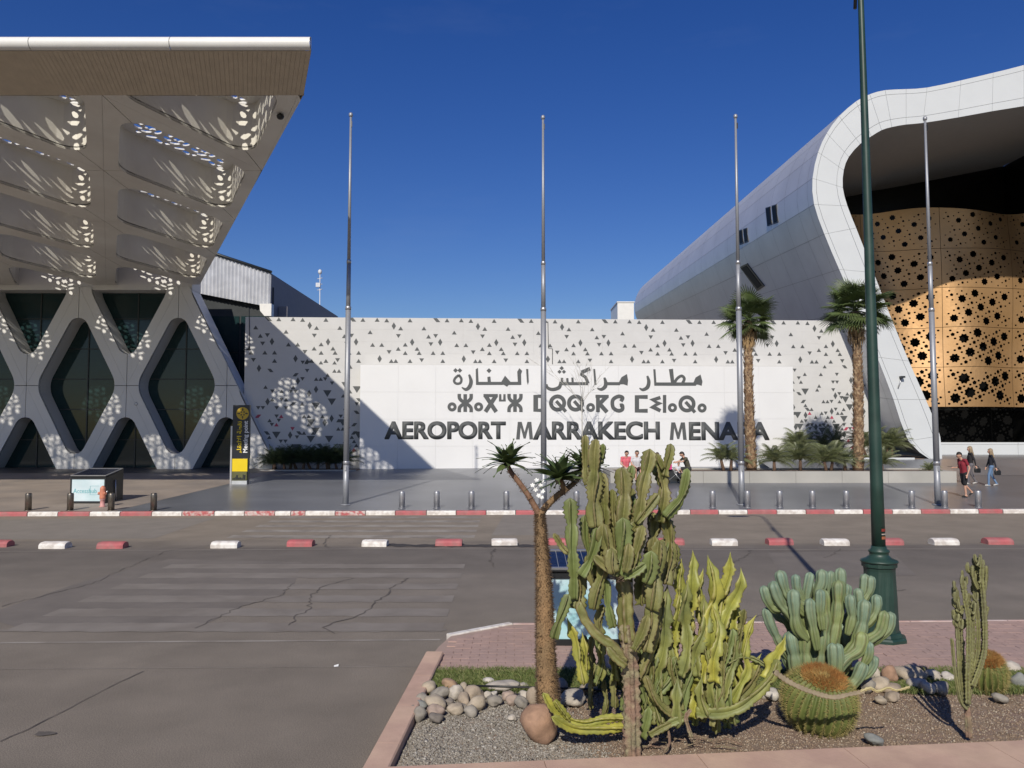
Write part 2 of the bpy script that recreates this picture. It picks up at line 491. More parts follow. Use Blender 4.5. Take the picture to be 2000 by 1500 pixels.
# median blocks
def median_block(cx, cy, wpx, red, i, n):
    p = G(cx, cy + 6, 0)
    w = .60 + rk.uniform(-.02, .02); d = .34; h = .15
    root_m = M_red if red else M_white
    mb = MB(); mb.smooth = False
    # rounded long hump: cross-section along Y
    prof = [(-d / 2, 0.0), (-d / 2, h * .52), (-d * .40, h * .78), (-d * .24, h * .95), (0, h), (d * .24, h * .95), (d * .40, h * .78), (d / 2, h * .5), (d / 2, 0.0)]
    m = len(prof)
    xs = [-w / 2, -w / 2 + .05, w / 2 - .05, w / 2]
    vs = []
    for k, x_ in enumerate(xs):
        sc = .9 if k in (0, 3) else 1
        vs += [(x_, q[0] * sc, q[1] * (0.9 if k in (0, 3) and q[1] > 0 else 1)) for q in prof]
    fs = [tuple(range(m))[::-1], tuple(range(3 * m, 4 * m))]
    for k in range(3):
        for j in range(m - 1): fs.append((k * m + j, k * m + j + 1, (k + 1) * m + j + 1, (k + 1) * m + j))
    mb.add(vs, fs)
    o = mb.build('median_block', root_m)
    o.location = (p.x, p.y, 0); o.rotation_euler = (0, 0, rk.uniform(-.05, .05))
    c = 'red' if red else 'white'
    tag(o, f'{c} painted concrete block on the road median, {ordinal(i)} {c} one from the left', 'kerb block', 'red and white blocks along the road median')
reds = [(-5, 1061), (220, 1064), (588, 1060), (877, 1059), (1095, 1057), (1310, 1057), (1522, 1057), (1735, 1057), (1948, 1056)]
whs = [(108, 1064), (441, 1063), (733, 1060), (985, 1058), (1198, 1058), (1413, 1058), (1630, 1058), (1843, 1057)]
for i, q in enumerate(reds): median_block(*q, 50, True, i, 9)
for i, q in enumerate(whs): median_block(*q, 50, False, i, 8)

# bollards
M_steel = mat('brushed_steel', (0.48, 0.48, 0.49), 0.42, metal=0.75, var=0.1, vscale=30, spec=0.5)
M_bollb = mat('dull_bronze_steel', (0.22, 0.195, 0.165), 0.4, metal=0.9, var=0.15, vscale=30)
def bollard(px, py, m, label):
    p = PL(px, py)
    t = thing('bollard', label, 'bollard', p, 'steel bollards along the kerb')
    r, h = .098, .54
    MB().lathe(p, [(r, 0), (r, h - .03), (r * .96, h - .012), (r * .9, h)], 20).build('post', m, t)
    MB().lathe(p + Vector((0, 0, h + .001)), [(r * .88, 0), (r * .88, .008), (r * .75, .014)], 20).build('cap', m, t)
    MB().lathe(p, [(r + .03, 0.002), (r + .03, .012), (r + .004, .018)], 20).build('base_ring', m, t)
for i, x_ in enumerate((55, 137, 217, 300)):
    bollard(x_, 997, M_bollb, f'short dull bronze bollard on the brown pavement, {ordinal(i)} from the left')
bx = [785, 853, 921, 989, 1058, 1126, 1194, 1263, 1326, 1392, 1460, 1523, 1587, 1653, 1720, 1781, 1845, 1911]
for i, x_ in enumerate(bx):
    bollard(x_, 992.5 - (x_ - 785) * .0015, M_steel, f'short brushed steel bollard on the grey plaza edge, {ordinal(i)} from the left')

# flagpoles
M_pole = mat('galvanised_pole', (0.33, 0.34, 0.36), 0.5, metal=0.45, var=0.08, vscale=20)
def flagpole(px, py, pxt, pyt, label):
    p = PL(px, py)
    top = P(pxt, pyt, p.y)
    H = top.z - p.z
    t = thing('flagpole', label, 'flagpole', p, 'four tapered steel flagpoles on the plaza')
    cuts = [0, .105 * H, .50 * H, .62 * H, H]
    rad = [.105, .098, .078, .062]
    lean = Vector((top.x - p.x, 0, 0)) * 0.35
    def at(z): return p + lean * (z / H) + Vector((0, 0, z))
    for k in range(4):
        r = rad[k]
        MB().tube([at(cuts[k] + (.0 if k == 0 else -.02)), at(cuts[k + 1])], [r, r * (.93 if k < 3 else .62)], 16).build('pole_section', M_pole, t)
        if k: MB().tube([at(cuts[k] - .06), at(cuts[k] + .05), at(cuts[k] + .07)], [rad[k - 1] * 1.02, rad[k - 1] * 1.02, r * 1.0], 16).build('collar', M_steel, t)
    MB().lathe(p, [(.19, 0.002), (.19, .02), (.11, .03)], 20).build('base_plate', M_pole, t)
    MB().lathe(at(H), [(.055, 0), (.07, .03), (.07, .1), (.04, .14)], 12).build('pole_cap', M_pole, t)
    MB().box(at(H - .28) + Vector((0.045, -.045, 0)), (.03, .03, .2)).build('pulley', M_black_() , t)
    MB().box(at(cuts[1] - .18) + Vector((0, -rad[0] - .01, 0)), (.05, .03, .14)).build('cleat', M_steel, t)
def M_black_(): return mat('black_metal', (0.012, 0.013, 0.014), 0.4, var=0.1)
flagpole(675, 986, 688, 228, 'steel flagpole standing in front of the left edge of the white lettered wall')
flagpole(1062, 986, 1061, 233, 'steel flagpole rising through the gap behind the forked spiny trunk')
flagpole(1449, 986, 1436, 231, 'steel flagpole right beside the shorter fan palm')
flagpole(1832, 986, 1801, 235, 'steel flagpole in front of the pierced golden screen')

# ================================================================== LEFT TERMINAL
M_panelw = mat('white_composite_panel', (0.68, 0.67, 0.65), 0.38, var=0.05, vscale=0.7, col2=(0.63, 0.62, 0.595), v2=0.35)
M_soffit = mat('soffit_panel', (0.72, 0.70, 0.63), 0.45, var=0.05, vscale=0.6, col2=(0.66, 0.63, 0.56), v2=0.4)
M_seam = mat('dark_joint', (0.03, 0.03, 0.03), 0.9)
M_rimw = mat('white_roof_rim', (0.74, 0.73, 0.69), 0.35, var=0.04)
M_brown = mat('ribbed_brown_soffit', (0.52, 0.44, 0.33), 0.6, var=0.08, vscale=3)
M_glassd = mat('dark_tinted_glass', (0.014, 0.034, 0.035), 0.07, metal=0.0, var=0.1, spec=0.35)
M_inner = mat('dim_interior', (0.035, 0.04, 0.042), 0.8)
M_mull = mat('dark_mullion', (0.03, 0.035, 0.037), 0.4, metal=0.3)
YF = 43.0
HW, HH = 2.71, 5.40
OPEN_W, OPEN_H = 2.22, 4.35
ZTOP = 10.45

def round_poly(pts, rs, n=6):
    out = []
    m = len(pts)
    for i in range(m):
        p0, p, p1 = Vector(pts[i - 1]), Vector(pts[i]), Vector(pts[(i + 1) % m])
        a, b = (p0 - p).normalized(), (p1 - p).normalized()
        ang = a.angle(b) / 2; r = rs[i]
        dist = r / math.tan(ang); c = p + (a + b).normalized() * (r / math.sin(ang))
        s, e = p + a * dist, p + b * dist
        a0 = math.atan2(s.y - c.y, s.x - c.x); a1 = math.atan2(e.y - c.y, e.x - c.x)
        da = (a1 - a0 + math.pi) % (2 * math.pi) - math.pi
        for k in range(n + 1):
            t = a0 + da * k / n
            out.append((c.x + r * math.cos(t), c.y + r * math.sin(t)))
    return out
# clockwise from the top tip: top, right, bottom, left ; 7 points per corner, middle one (index 3) is the tip
OPEN = round_poly([(0, OPEN_H), (OPEN_W, 0), (0, -OPEN_H), (-OPEN_W, 0)], [.55, 1.3, .55, 1.3], 6)
TIP = [3, 10, 17, 24]
VERT = [(0, HH), (HW, 0), (0, -HH), (-HW, 0)]
def quarter(k, sc):
    a, b = VERT[k], VERT[(k + 1) % 4]
    i0, i1 = TIP[k], TIP[(k + 1) % 4]
    idx = list(range(i0, i1 + 1)) if i1 > i0 else list(range(i0, 28)) + list(range(0, i1 + 1))
    inn = [OPEN[i] for i in idx]
    q = [(a[0] * sc, a[1] * sc), (b[0] * sc, b[1] * sc)] + inn[::-1]
    if sc < 1:   # open the short joints at the tips too
        w = .015
        def sh(p):
            x, y = p
            if abs(x) < w: x = w if (b[0] + a[0]) > 0 else -w
            if abs(y) < w: y = w if (b[1] + a[1]) > 0 else -w
            return (x, y)
        q = [sh(p) for p in q]
    return q
term = thing('terminal_building', 'white terminal with big diamond openings under a far-reaching pierced canopy roof', 'building', (-20, YF, 0.5))
def F(u, v, t): return Vector((u, YF + t, v))
def clipF(poly):
    poly = clip(poly, 1, .502, -12.3); poly = clip(poly, 0, 1, ZTOP); poly = clip(poly, 0, -1, -.42)
    return clip(poly, -1, 0, 40)
CX0, CZ0 = P(345, 753, YF).x, P(345, 753, YF).z
back = MB(); rev = MB()
cells = []
for j in range(-1, 2):
    for i in range(-5, 2):
        cx = CX0 + i * 2 * HW + (HW if j % 2 else 0); cz = CZ0 + j * HH
        cells.append((cx, cz))
for (cx, cz) in cells:
    for k in range(4):
        q = clipF([(cx + x, cz + y) for x, y in quarter(k, .9945)])
        if area(q) > .05:
            MB().prism(q, F, 0, .09).build('facade_panel', M_panelw, term)
            qb = clipF([(cx + x, cz + y) for x, y in quarter(k, 1.0)])
            back.prism(qb, F, .11, .16)
    # reveal: opening loop pushed back
    lp = [(cx + x, cz + y) for x, y in OPEN]
    n = len(lp)
    r2 = MB(); r2.smooth = True
    okc = 0
    for a in range(n):
        p, q = lp[a], lp[(a + 1) % n]
        mid = ((p[0] + q[0]) / 2, (p[1] + q[1]) / 2)
        if mid[0] + .502 * mid[1] > -12.35 or mid[1] > ZTOP or mid[1] < .4: continue
        okc += 1
        r2.add([F(*p, 0.004), F(*q, 0.004), F(*q, 1.15), F(*p, 1.15)], [(0, 1, 2, 3)])
    if okc: r2.build('window_reveal', M_panelw, term, fix=False)
back.build('backing', M_seam, term)
# thick right edge of the facade (the outermost leg)
e = MB(); zt, zb = ZTOP, .45
e.add([F(-12.3 - .502 * zb, zb, 0), F(-12.3 - .502 * zb, zb, 1.3), F(-12.3 - .502 * zt, zt, 1.3), F(-12.3 - .502 * zt, zt, 0)], [(0, 1, 2, 3)])
e.add([F(-12.3 - .502 * zb, zb, 1.3), F(-12.3 - .502 * zt, zt, 1.3), F(-13.9 - .502 * zt, zt, 1.3), F(-13.9 - .502 * zb, zb, 1.3)], [(0, 1, 2, 3)])
e.build('edge_return', M_panelw, term, fix=False)
# glass behind
gx0 = CX0 - HW * 12
GY = YF + 1.18
for c_ in range(0, 14):
    xa, xb = gx0 + c_ * HW, gx0 + (c_ + 1) * HW
    if xa > -14.2: break
    for r_ in range(6):
        za = .45 + r_ * 1.68; zb2 = za + 1.68
        lim = (-13.6 - za) if False else -13.7 - .502 * za
        xe = min(xb - .03, lim)
        if xe - xa < .4: continue
        MB().bbox((xa + .03, GY, za + .025), (xe, GY + .03, zb2 - .025)).build('glass_pane', M_glassd, term)
mu = MB()
for c_ in range(0, 13):
    x_ = gx0 + c_ * HW
    zt_ = min(ZTOP, (-13.7 - x_) / .502) if x_ > -19 else ZTOP
    if zt_ > 1: MB().bbox((x_ - .03, GY - .05, .45), (x_ + .03, GY + .05, zt_)).build('mullion', M_mull, term)
for r_ in range(7):
    z_ = .45 + r_ * 1.68
    MB().bbox((gx0, GY - .045, z_ - .025), (-13.8 - .502 * z_, GY + .045, z_ + .025)).build('mullion', M_mull, term)
inner = MB()
inner.add([(-55, GY + .3, .4), (-14.6, GY + .3, .4), (-19.2, GY + .3, ZTOP + .2), (-55, GY + .3, ZTOP + .2)], [(0, 1, 2, 3)])
inner.build('interior_screen', M_inner, term, fix=False)
MB().bbox((-46, YF - .15, .35), (-12.9, YF + .35, .52)).build('base_plinth', M_mull, term)

# ---- canopy
SZ0, SSL, SY0 = 11.94, 0.064, 21.5
def sz(y): return SZ0 - SSL * (y - SY0)
def dk(y): return max(.35, min(1.5, .45 + (y - 21.0) * .32))
def Cn(u, v, t): return Vector((u, v, sz(v) + t))
def Ctop(u, v, t): return Vector((u, v, sz(v) + dk(v) + t))
# right edge runs from (-5.75, 21.5) to (-16.9, 43)
EA, EB = Vector((-5.75, 21.5)), Vector((-17.0, 43.0))
ed = EB - EA; EN = Vector((-ed.y, ed.x)).normalized()
if EN.x < 0: EN = -EN
EC = EN.dot(EA)
def clipC(poly):
    poly = clip(poly, EN.x, EN.y, EC); poly = clip(poly, 0, -1, -SY0); poly = clip(poly, 0, 1, 42.95)
    return clip(poly, -1, 0, 40)
ccell = []
for j in range(0, 5):
    for i in range(-6, 3):
        cx = -8.6 - j * 2.71 + i * 5.42 ; cy = 21.5 + j * 5.4
        if cx < -38: continue
        ccell.append((cx, cy, j))
backc = MB(); deck = MB()
# arabesque lid pattern in local coordinates
def star(cx, cy, r, n=8, k=.62, rot=0.0):
    return [(cx + r * (1 if i % 2 == 0 else k) * math.cos(rot + math.pi * i / n), cy + r * (1 if i % 2 == 0 else k) * math.sin(rot + math.pi * i / n)) for i in range(2 * n)]
def petal(cx, cy, r, w, ang, bend=.12):
    out = []
    for i in range(8):
        t = 2 * math.pi * i / 8
        x = r * math.cos(t); y = w * math.sin(t) + bend * r * (math.cos(t) ** 2)
        out.append((cx + x * math.cos(ang) - y * math.sin(ang), cy + x * math.sin(ang) + y * math.cos(ang)))
    return out
holes = []
step = 1.15
for a in range(-3, 4):
    for b in range(-5, 6):
        x, y = a * step + (step / 2 if b % 2 else 0), b * step * .87
        for (ox, oy, fn_) in [(0, 0, 's')] + [(math.cos(t) * .40, math.sin(t) * .40, t) for t in [math.pi * q / 3 + .26 for q in range(6)]]:
            hx, hy = x + ox, y + oy
            if abs(hx) / (OPEN_W - .26) + abs(hy) / (OPEN_H - .5) > 1.0: continue
            if fn_ == 's': holes.append(star(hx, hy, .24, 6, .6))
            else: holes.append(petal(hx, hy, .205, .105, fn_ + 1.2))
        hx, hy = x + step / 2, y + step * .29
        if abs(hx) / (OPEN_W - .26) + abs(hy) / (OPEN_H - .5) <= 1.0: holes.append(star(hx, hy, .12, 3, .6, .5))
lid_big = [(x * 1.03, y * 1.02) for x, y in OPEN]
lid_full = perforated(lid_big, holes, 0, lambda u, v, t: Vector((u, v, t)), 0, .05)
lid_me = lid_full.mesh('perforated_lid', M_panelw)
# sheared copy for the mapping: z follows the roof slope
for (cx, cy, j) in ccell:
    vis = False
    for k in range(4):
        q = clipC([(cx + x, cy + y) for x, y in quarter(k, .9945)])
        if area(q) > .05:
            vis = True
            MB().prism(q, Cn, 0, .06).build('soffit_panel', M_soffit, term)
            qb = clipC([(cx + x, cy + y) for x, y in quarter(k, 1.0)])
            backc.prism(qb, Cn, .075, .12)
            deck.prism(qb, Ctop, 0, .12)
    if not vis: continue
    lp = [(cx + x, cy + y) for x, y in OPEN]
    n = len(lp); r2 = MB(); r2.smooth = True; okc = 0
    for a in range(n):
        p, q = lp[a], lp[(a + 1) % n]
        mid = Vector(((p[0] + q[0]) / 2, (p[1] + q[1]) / 2))
        if EN.dot(mid) > EC or mid.y < SY0 or mid.y > YF: continue
        okc += 1
        r2.add([Cn(*p, .002), Cn(*q, .002), Ctop(*q, 0.02), Ctop(*p, 0.02)], [(0, 1, 2, 3)])
    if okc: r2.build('skylight_shaft', M_soffit, term, fix=False)
    if j in (0, 4):
        ol = clipC([(cx + x, cy + y) for x, y in lid_big])
        if area(ol) > .5:
            hh = [[(cx + x, cy + y) for x, y in h] for h in holes]
            hh = [h for h in hh if all(SY0 + .15 < y < 42.8 and EN.dot(Vector((x, y))) < EC - .1 for x, y in h)]
            perforated(ol, hh, 0, Ctop, 0, .05).build('perforated_lid', M_panelw, term)
    elif EN.dot(Vector((cx, cy))) < EC - .5:
        key = 'lid%d' % j
        if key not in MATS:
            lm = perforated([(x, cy + y) for x, y in lid_big], [[(x, cy + y) for x, y in h] for h in holes], 0, Ctop, 0, .05)
            MATS[key] = lm.mesh('perforated_lid', M_panelw)
        o = link('perforated_lid', MATS[key], term); o.location = o.location + Vector((cx, 0, 0))
MB().bbox((-46, YF + .1, 10.3), (-17.45, YF + 1.3, 12.1)).build('fold_beam', M_panelw, term)
backc.build('backing', M_seam, term)
deck.build('roof_deck', M_soffit, term)
# sloped ribbed strip, then rounded rim
def edge_x(y): return EA.x + (EB.x - EA.x) * (y - EA.y) / (EB.y - EA.y)
s0 = Vector((-5.75, 21.5, SZ0)); s1 = P(608, 99, 20.0); s1 = Vector((s1.x, 20.0, s1.z))
bs = MB()
xx = -46.0
nr = 340
for i in range(nr):      # fine ribs running out to the edge
    f0, f1 = i / nr, (i + .93) / nr
    a0, a1 = -46 + (s0.x + 46) * f0, -46 + (s0.x + 46) * f1
    b0, b1 = -48 + (s1.x + 48) * f0, -48 + (s1.x + 48) * f1
    bs.add([(a0, 21.5, s0.z - .01), (a1, 21.5, s0.z - .01), (b1, 20.0, s1.z - .01), (b0, 20.0, s1.z - .01)], [(0, 1, 2, 3)])
o = bs.build('ribbed_strip', M_brown, term, fix=False); o['kind'] = 'stuff'
MB().add([(-46, 21.5, s0.z), (s0.x, 21.5, s0.z), (s1.x, 20.0, s1.z), (-48, 20.0, s1.z)], [(0, 1, 2, 3)]).add(
    [(-46, 21.55, s0.z), (s0.x, 21.55, s0.z), (s0.x, 21.55, s0.z + .45), (-46, 21.55, s0.z + .45)], [(0, 1, 2, 3)]).build('strip_backing', M_brown, term, fix=False)
# rim in lengths
xr = s1.x
k = 0
while xr > -48:
    xl = xr - 3.6
    mb = MB(); mb.smooth = True
    prof = []
    for q in range(9):
        t = -math.pi / 2 + math.pi * q / 8
        prof.append((-.17 * math.cos(t) * 1.0, .17 * math.sin(t)))
    prof = [(1.5, -.17)] * 0 + prof
    m = len(prof)
    va = [(xl + .008, 20.0 + p[0], s1.z + .175 + p[1]) for p in prof] + [(xr - .008 - (0.0), 20.0 + p[0], s1.z + .175 + p[1]) for p in prof]
    mb.add(va, [(i, i + 1, i + 1 + m, i + m) for i in range(m - 1)])
    # top plate going back to the deck
    mb.smooth = False
    mb.add([(xl + .008, 20.0, s1.z + .345), (xr - .008, 20.0, s1.z + .345), (xr - .008 - .78, 21.5, sz(21.5) + dk(21.5) + .12), (xl + .008 - .78, 21.5, sz(21.5) + dk(21.5) + .12)], [(0, 1, 2, 3)])
    mb.build('roof_rim', M_rimw, term, fix=False)
    xr = xl; k += 1
# side closure from soffit edge to deck edge
sd = MB()
ys = [21.5, 23, 24.5, 26, 30, 36, 43]
vs = [(edge_x(y), y, sz(y)) for y in ys] + [(edge_x(y) - .02, y, sz(y) + dk(y) + .12) for y in ys]
n = len(ys); sd.add(vs, [(i, i + 1, i + 1 + n, i + n) for i in range(n - 1)])
sd.add([(s0.x, 21.5, s0.z), (s1.x, 20, s1.z), (s1.x, 20, s1.z + .34), (s0.x, 21.5, s0.z + .57)], [(0, 1, 2, 3)])
sd.add([(s1.x, 20 + .0, s1.z), (s1.x, 20 - .17, s1.z + .175), (s1.x, 20, s1.z + .345)], [(0, 1, 2)])
sd.build('edge_return', M_rimw, term, fix=False)
# ceiling spotlight under the canopy edge and the red beacon on the rim
cp = P(548, 203, 22.6)
spot = thing('floodlight', 'small dark round floodlight fixed under the pointed canopy corner', 'light', (cp.x, 22.6, sz(22.6)))
MB().ell((cp.x, 22.6, sz(22.6) - .10), (.11, .11, .09), 12, 8).build('lamp_body', M_black_(), spot)
MB().tube([(cp.x, 22.6, sz(22.6)), (cp.x, 22.6, sz(22.6) - .06)], .03).build('bracket', M_black_(), spot)
bc = P(571, 68, 20.6)
bea = thing('beacon', 'small red warning beacon on the top rim of the canopy', 'beacon light', (bc.x, 20.6, s1.z + .36))
MB().lathe((bc.x, 20.6, s1.z + .36), [(.05, 0), (.05, .05), (.035, .06)], 12).build('base', M_black_(), bea)
MB().lathe((bc.x, 20.6, s1.z + .421), [(.04, 0), (.042, .1), (.02, .14)], 12).build('lens', mat('red_lens', (.5, .01, .015), .3), bea)
# small valve plate on a facade node
np_ = P(266, 789, YF)
MB().lathe((0, 0, 0), [(.11, 0), (.11, .02), (.07, .03)], 4).build('wall_plate', M_steel, term).matrix_basis = Matrix.Translation(np_ - org(term) - Vector((0, .01, 0))) @ Matrix.Rotation(R(90), 4, 'X')

# ================================================================== SIDE HALL behind the facade
hall = thing('side_hall', 'grey corrugated metal hall with dark glazing behind the left terminal', 'building', (-16, 47, .6))
M_corr = mat('corrugated_metal', (0.56, 0.57, 0.59), 0.5, metal=0.1, var=0.10, vscale=2, col2=(0.48, 0.49, 0.51), v2=1.5)
M_greyw = mat('grey_purple_cladding', (0.27, 0.26, 0.27), 0.7, var=0.06)
HY = 47.0
tl, tr, br_, bl_ = P(300, 458, HY), P(530, 534, HY), P(528, 600, HY), P(300, 556, HY)
cor = MB(); N = 64
vs = []; 
for i in range(N + 1):
    f = i / N
    a = tl.lerp(tr, f); b = bl_.lerp(br_, f)
    dy = .10 if i % 2 else 0.0
    vs += [(a.x, HY - dy, a.z), (b.x, HY - dy, b.z)]
cor.add(vs, [(2 * i, 2 * i + 1, 2 * i + 3, 2 * i + 2) for i in range(N)])
cor.build('corrugated_fascia', M_corr, hall, fix=False)
MB().tube([tl + Vector((0, -.12, .05)), tr + Vector((0.05, -.12, .05))], .09, 6).build('roof_edge', M_mull, hall)
# dark glazing below
for i in range(4):
    x0_, x1_ = -24 + i * 2.6, -24 + i * 2.6 + 2.5
    for k in range(4):
        z0_ = .7 + k * 2.2
        MB().bbox((x0_ + .02, HY + .3, z0_), (min(x1_, -14.3), HY + .34, z0_ + 2.15)).build('glass_pane', M_glassd, hall)
MB().bbox((-24, HY + .36, .6), (-14.3, HY + .5, 11.2)).build('back_wall', M_inner, hall)
# receding grey side wall and roof
a, b = tr, P(660, 618, 75)
MB().add([(a.x, HY, .6), (b.x, 75, .6), (b.x, 75, b.z), (a.x, HY, a.z)], [(0, 1, 2, 3)]).add(
    [(a.x, HY, a.z), (b.x, 75, b.z), (b.x - 14, 75, b.z + 1), (tl.x, HY, tl.z)], [(0, 1, 2, 3)]).build('side_wall', M_greyw, hall, fix=False)
q = P(560, 612, 52)
MB().bbox((P(545, 600, 49).x, 48.9, 6), (P(562, 600, 49).x, 49.4, P(545, 599, 49).z)).build('vent_housing', M_greyw, hall)
sp = P(522, 600, 46.7)
mb = MB()
w = .42
zt_ = P(522, 594, 46.7).z; zm = P(522, 608, 46.7).z; zb_ = P(522, 618, 46.7).z
prof = [(-.5, .3, zt_), (-.45, .3, zm), (-.12, .3, zb_)]
for (l, r, z) in prof: pass
vs = []
for (l, r, z) in prof:
    vs += [(sp.x + l * .8, 46.5, z), (sp.x + r, 46.5, z), (sp.x + r, 47.0, z), (sp.x + l * .8, 47.0, z)]
fs = [(0, 1, 2, 3), (11, 10, 9, 8)] + [(i * 4 + k, i * 4 + (k + 1) % 4, (i + 1) * 4 + (k + 1) % 4, (i + 1) * 4 + k) for i in range(2) for k in range(4)]
mb.add(vs, fs); mb.build('rain_spout', M_rimw, hall)

# mast
ma = P(627, 600, 77); mt = P(625, 527, 77)
mast = thing('antenna_mast', 'thin white antenna mast with a small box rising behind the side hall roof', 'mast', (ma.x, 77, .6))
M_mastw = mat('mast_white', (.55, .57, .6), .5)
MB().tube([(ma.x, 77, .6), (mt.x, 77, mt.z - .4)], [.07, .04], 8).build('pole', M_mastw, mast)
MB().ell((mt.x, 77, mt.z - .2), (.2, .2, .25)).build('top_sensor', M_mastw, mast)
bx_ = P(622, 557, 77); MB().box((bx_.x, 76.9, bx_.z), (.42, .25, .4)).build('box', M_mastw, mast)
for dz in (.9, 1.5, 2.0):
    MB().tube([(mt.x - .25, 77, mt.z - dz), (mt.x + .25, 77, mt.z - dz + .1)], .035, 6).build('cross_arm', M_mastw, mast)

# ================================================================== WALLS
CSIG, CPAT = 44.03, 44.85
def WP(px, py, c):
    d = ray(px, py); t = c / (d.y - .1 * d.x)
    return Vector((d.x * t, d.y * t, CAMH + d.z * t))
def wpt(x, z, c, off=0.0):
    return Vector((x, c + .1 * x - off, z))
M_wall = mat('rendered_off_white_wall', (0.57, 0.565, 0.55), 0.75, var=0.035, vscale=1.2, bump=0.08, bscale=14)
M_sign = mat('white_sign_panel', (0.72, 0.72, 0.715), 0.5, var=0.02, vscale=0.8)
M_dkgrey = mat('dark_grey_lettering', (0.085, 0.09, 0.09), 0.6, var=0.06)
M_dkred = mat('red_triangle', (0.42, 0.06, 0.10), 0.6, var=0.1)
pw = thing('patterned_wall', 'long off-white wall dotted with small dark grey and red triangles and lozenges', 'wall', (3, CPAT, .6))
xl_, xr_ = WP(478, 700, CPAT).x, 21.0
def wtop(x): return WP(490, 619, CPAT).z + (WP(1590, 626, CPAT).z - WP(490, 619, CPAT).z) * (x + 14.4) / 31.6
nst = 13
xcut = [xl_ + (xr_ - xl_) * i / 9 for i in range(10)]
bm_ = MB()
bm_.add([wpt(xl_, .3, CPAT, -.03), wpt(xr_, .3, CPAT, -.03), wpt(xr_, wtop(xr_) - .02, CPAT, -.03), wpt(xl_, wtop(xl_) - .02, CPAT, -.03),
         wpt(xl_, .3, CPAT, -.55), wpt(xr_, .3, CPAT, -.55), wpt(xr_, wtop(xr_) - .02, CPAT, -.55), wpt(xl_, wtop(xl_) - .02, CPAT, -.55)],
        [(0, 1, 2, 3), (7, 6, 5, 4), (3, 2, 6, 7), (0, 3, 7, 4), (1, 5, 6, 2)])
bm_.build('wall_core', M_wall, pw)
for i in range(9):
    xa, xb = xcut[i], xcut[i + 1]
    for k in range(nst):
        f0, f1 = k / nst, (k + 1) / nst
        za0, za1 = .3 + (wtop(xa) - .3) * f0, .3 + (wtop(xa) - .3) * f1
        zb0, zb1 = .3 + (wtop(xb) - .3) * f0, .3 + (wtop(xb) - .3) * f1
        g = .0012
        gx = 0 if i else 0
        MB().add([wpt(xa + .0012, za0 + g, CPAT, 0), wpt(xb - .0012, zb0 + g, CPAT, 0), wpt(xb - .0012, zb1 - g, CPAT, 0), wpt(xa + .0012, za1 - g, CPAT, 0),
                  wpt(xa + .0012, za0 + g, CPAT, -.028), wpt(xb - .0012, zb0 + g, CPAT, -.028), wpt(xb - .0012, zb1 - g, CPAT, -.028), wpt(xa + .0012, za1 - g, CPAT, -.028)],
                 [(0, 1, 2, 3), (3, 2, 6, 7), (0, 4, 5, 1), (0, 3, 7, 4), (1, 5, 6, 2)]).build('wall_panel', M_wall, pw)
# triangles
UP = [(75, 87), (217, 87), (160, 135), (302, 135), (487, 160), (330, 184), (188, 232), (145, 257), (188, 282), (260, 257), (273, 282), (358, 282), (417, 282), (502, 235), (558, 235),
      (103, 330), (130, 330), (217, 330), (417, 330), (443, 87), (530, 87)]
DN = [(146, 181), (373, 181), (344, 230), (89, 277), (288, 326)]
DI = [(118, 121), (230, 218), (401, 218), (545, 318)]
PA = [(380, 86)]
tris = []   # (x, z, kind, scale, red)
def addp(cx, cy, kind, sc=1.0, red=False):
    px, py = 1060 + cx * .32, 600 + cy * .32
    for k in range(-6, 4):
        q = WP(px + k * 164.3, py - k * .0, CPAT)
        # keep rows parallel to the wall's top edge
        q0 = WP(px, py, CPAT)
        z = q0.z + (wtop(q.x) - wtop(q0.x)) * .9
        tris.append((q.x, z, kind, sc, red))
for c_ in UP: addp(*c_, 'u')
for c_ in DN: addp(*c_, 'd')
for c_ in DI: addp(*c_, 'o')
for c_ in PA: addp(*c_, 'p')
rt = random.Random(11)
S = .245; RH = .228
zc = WP(1600, 716, CPAT).z
row = 0
occ = set()
z = zc
while z > 1.3:
    f = (zc - z) / (zc - 1.3)
    for col in range(int((xr_ - xl_) / S)):
        x = xl_ + .15 + col * S + (S / 2 if row % 2 else 0)
        if not (x < WP(712, 800, CPAT).x or x > WP(1545, 800, CPAT).x): continue
        if (row, col) in occ: continue
        p = .16 + .42 * min(1, f * 1.35)
        if rt.random() < p * (.78 if x > 5 else .58):
            red = rt.random() < max(0, (f - .42)) * (.75 if x > 5 else .35)
            r_ = rt.random()
            if f > .22 and r_ < .13: 
                tris.append((x, z - RH / 2, 'd', 1.7, red if rt.random() < .3 else False)); occ |= {(row, col + 1), (row + 1, col), (row + 1, col + 1), (row, col)}
            elif r_ < .55: tris.append((x, z, 'u', .9, red))
            elif r_ < .75: tris.append((x, z, 'd', .9, red))
            elif r_ < .88: tris.append((x, z - RH / 2, 'o', 1.0, red)); occ.add((row + 1, col))
            else: tris.append((x, z, 'p' if rt.random() < .5 else 'q', .85, red))
    z -= RH; row += 1
mg, mr_ = MB(), MB()
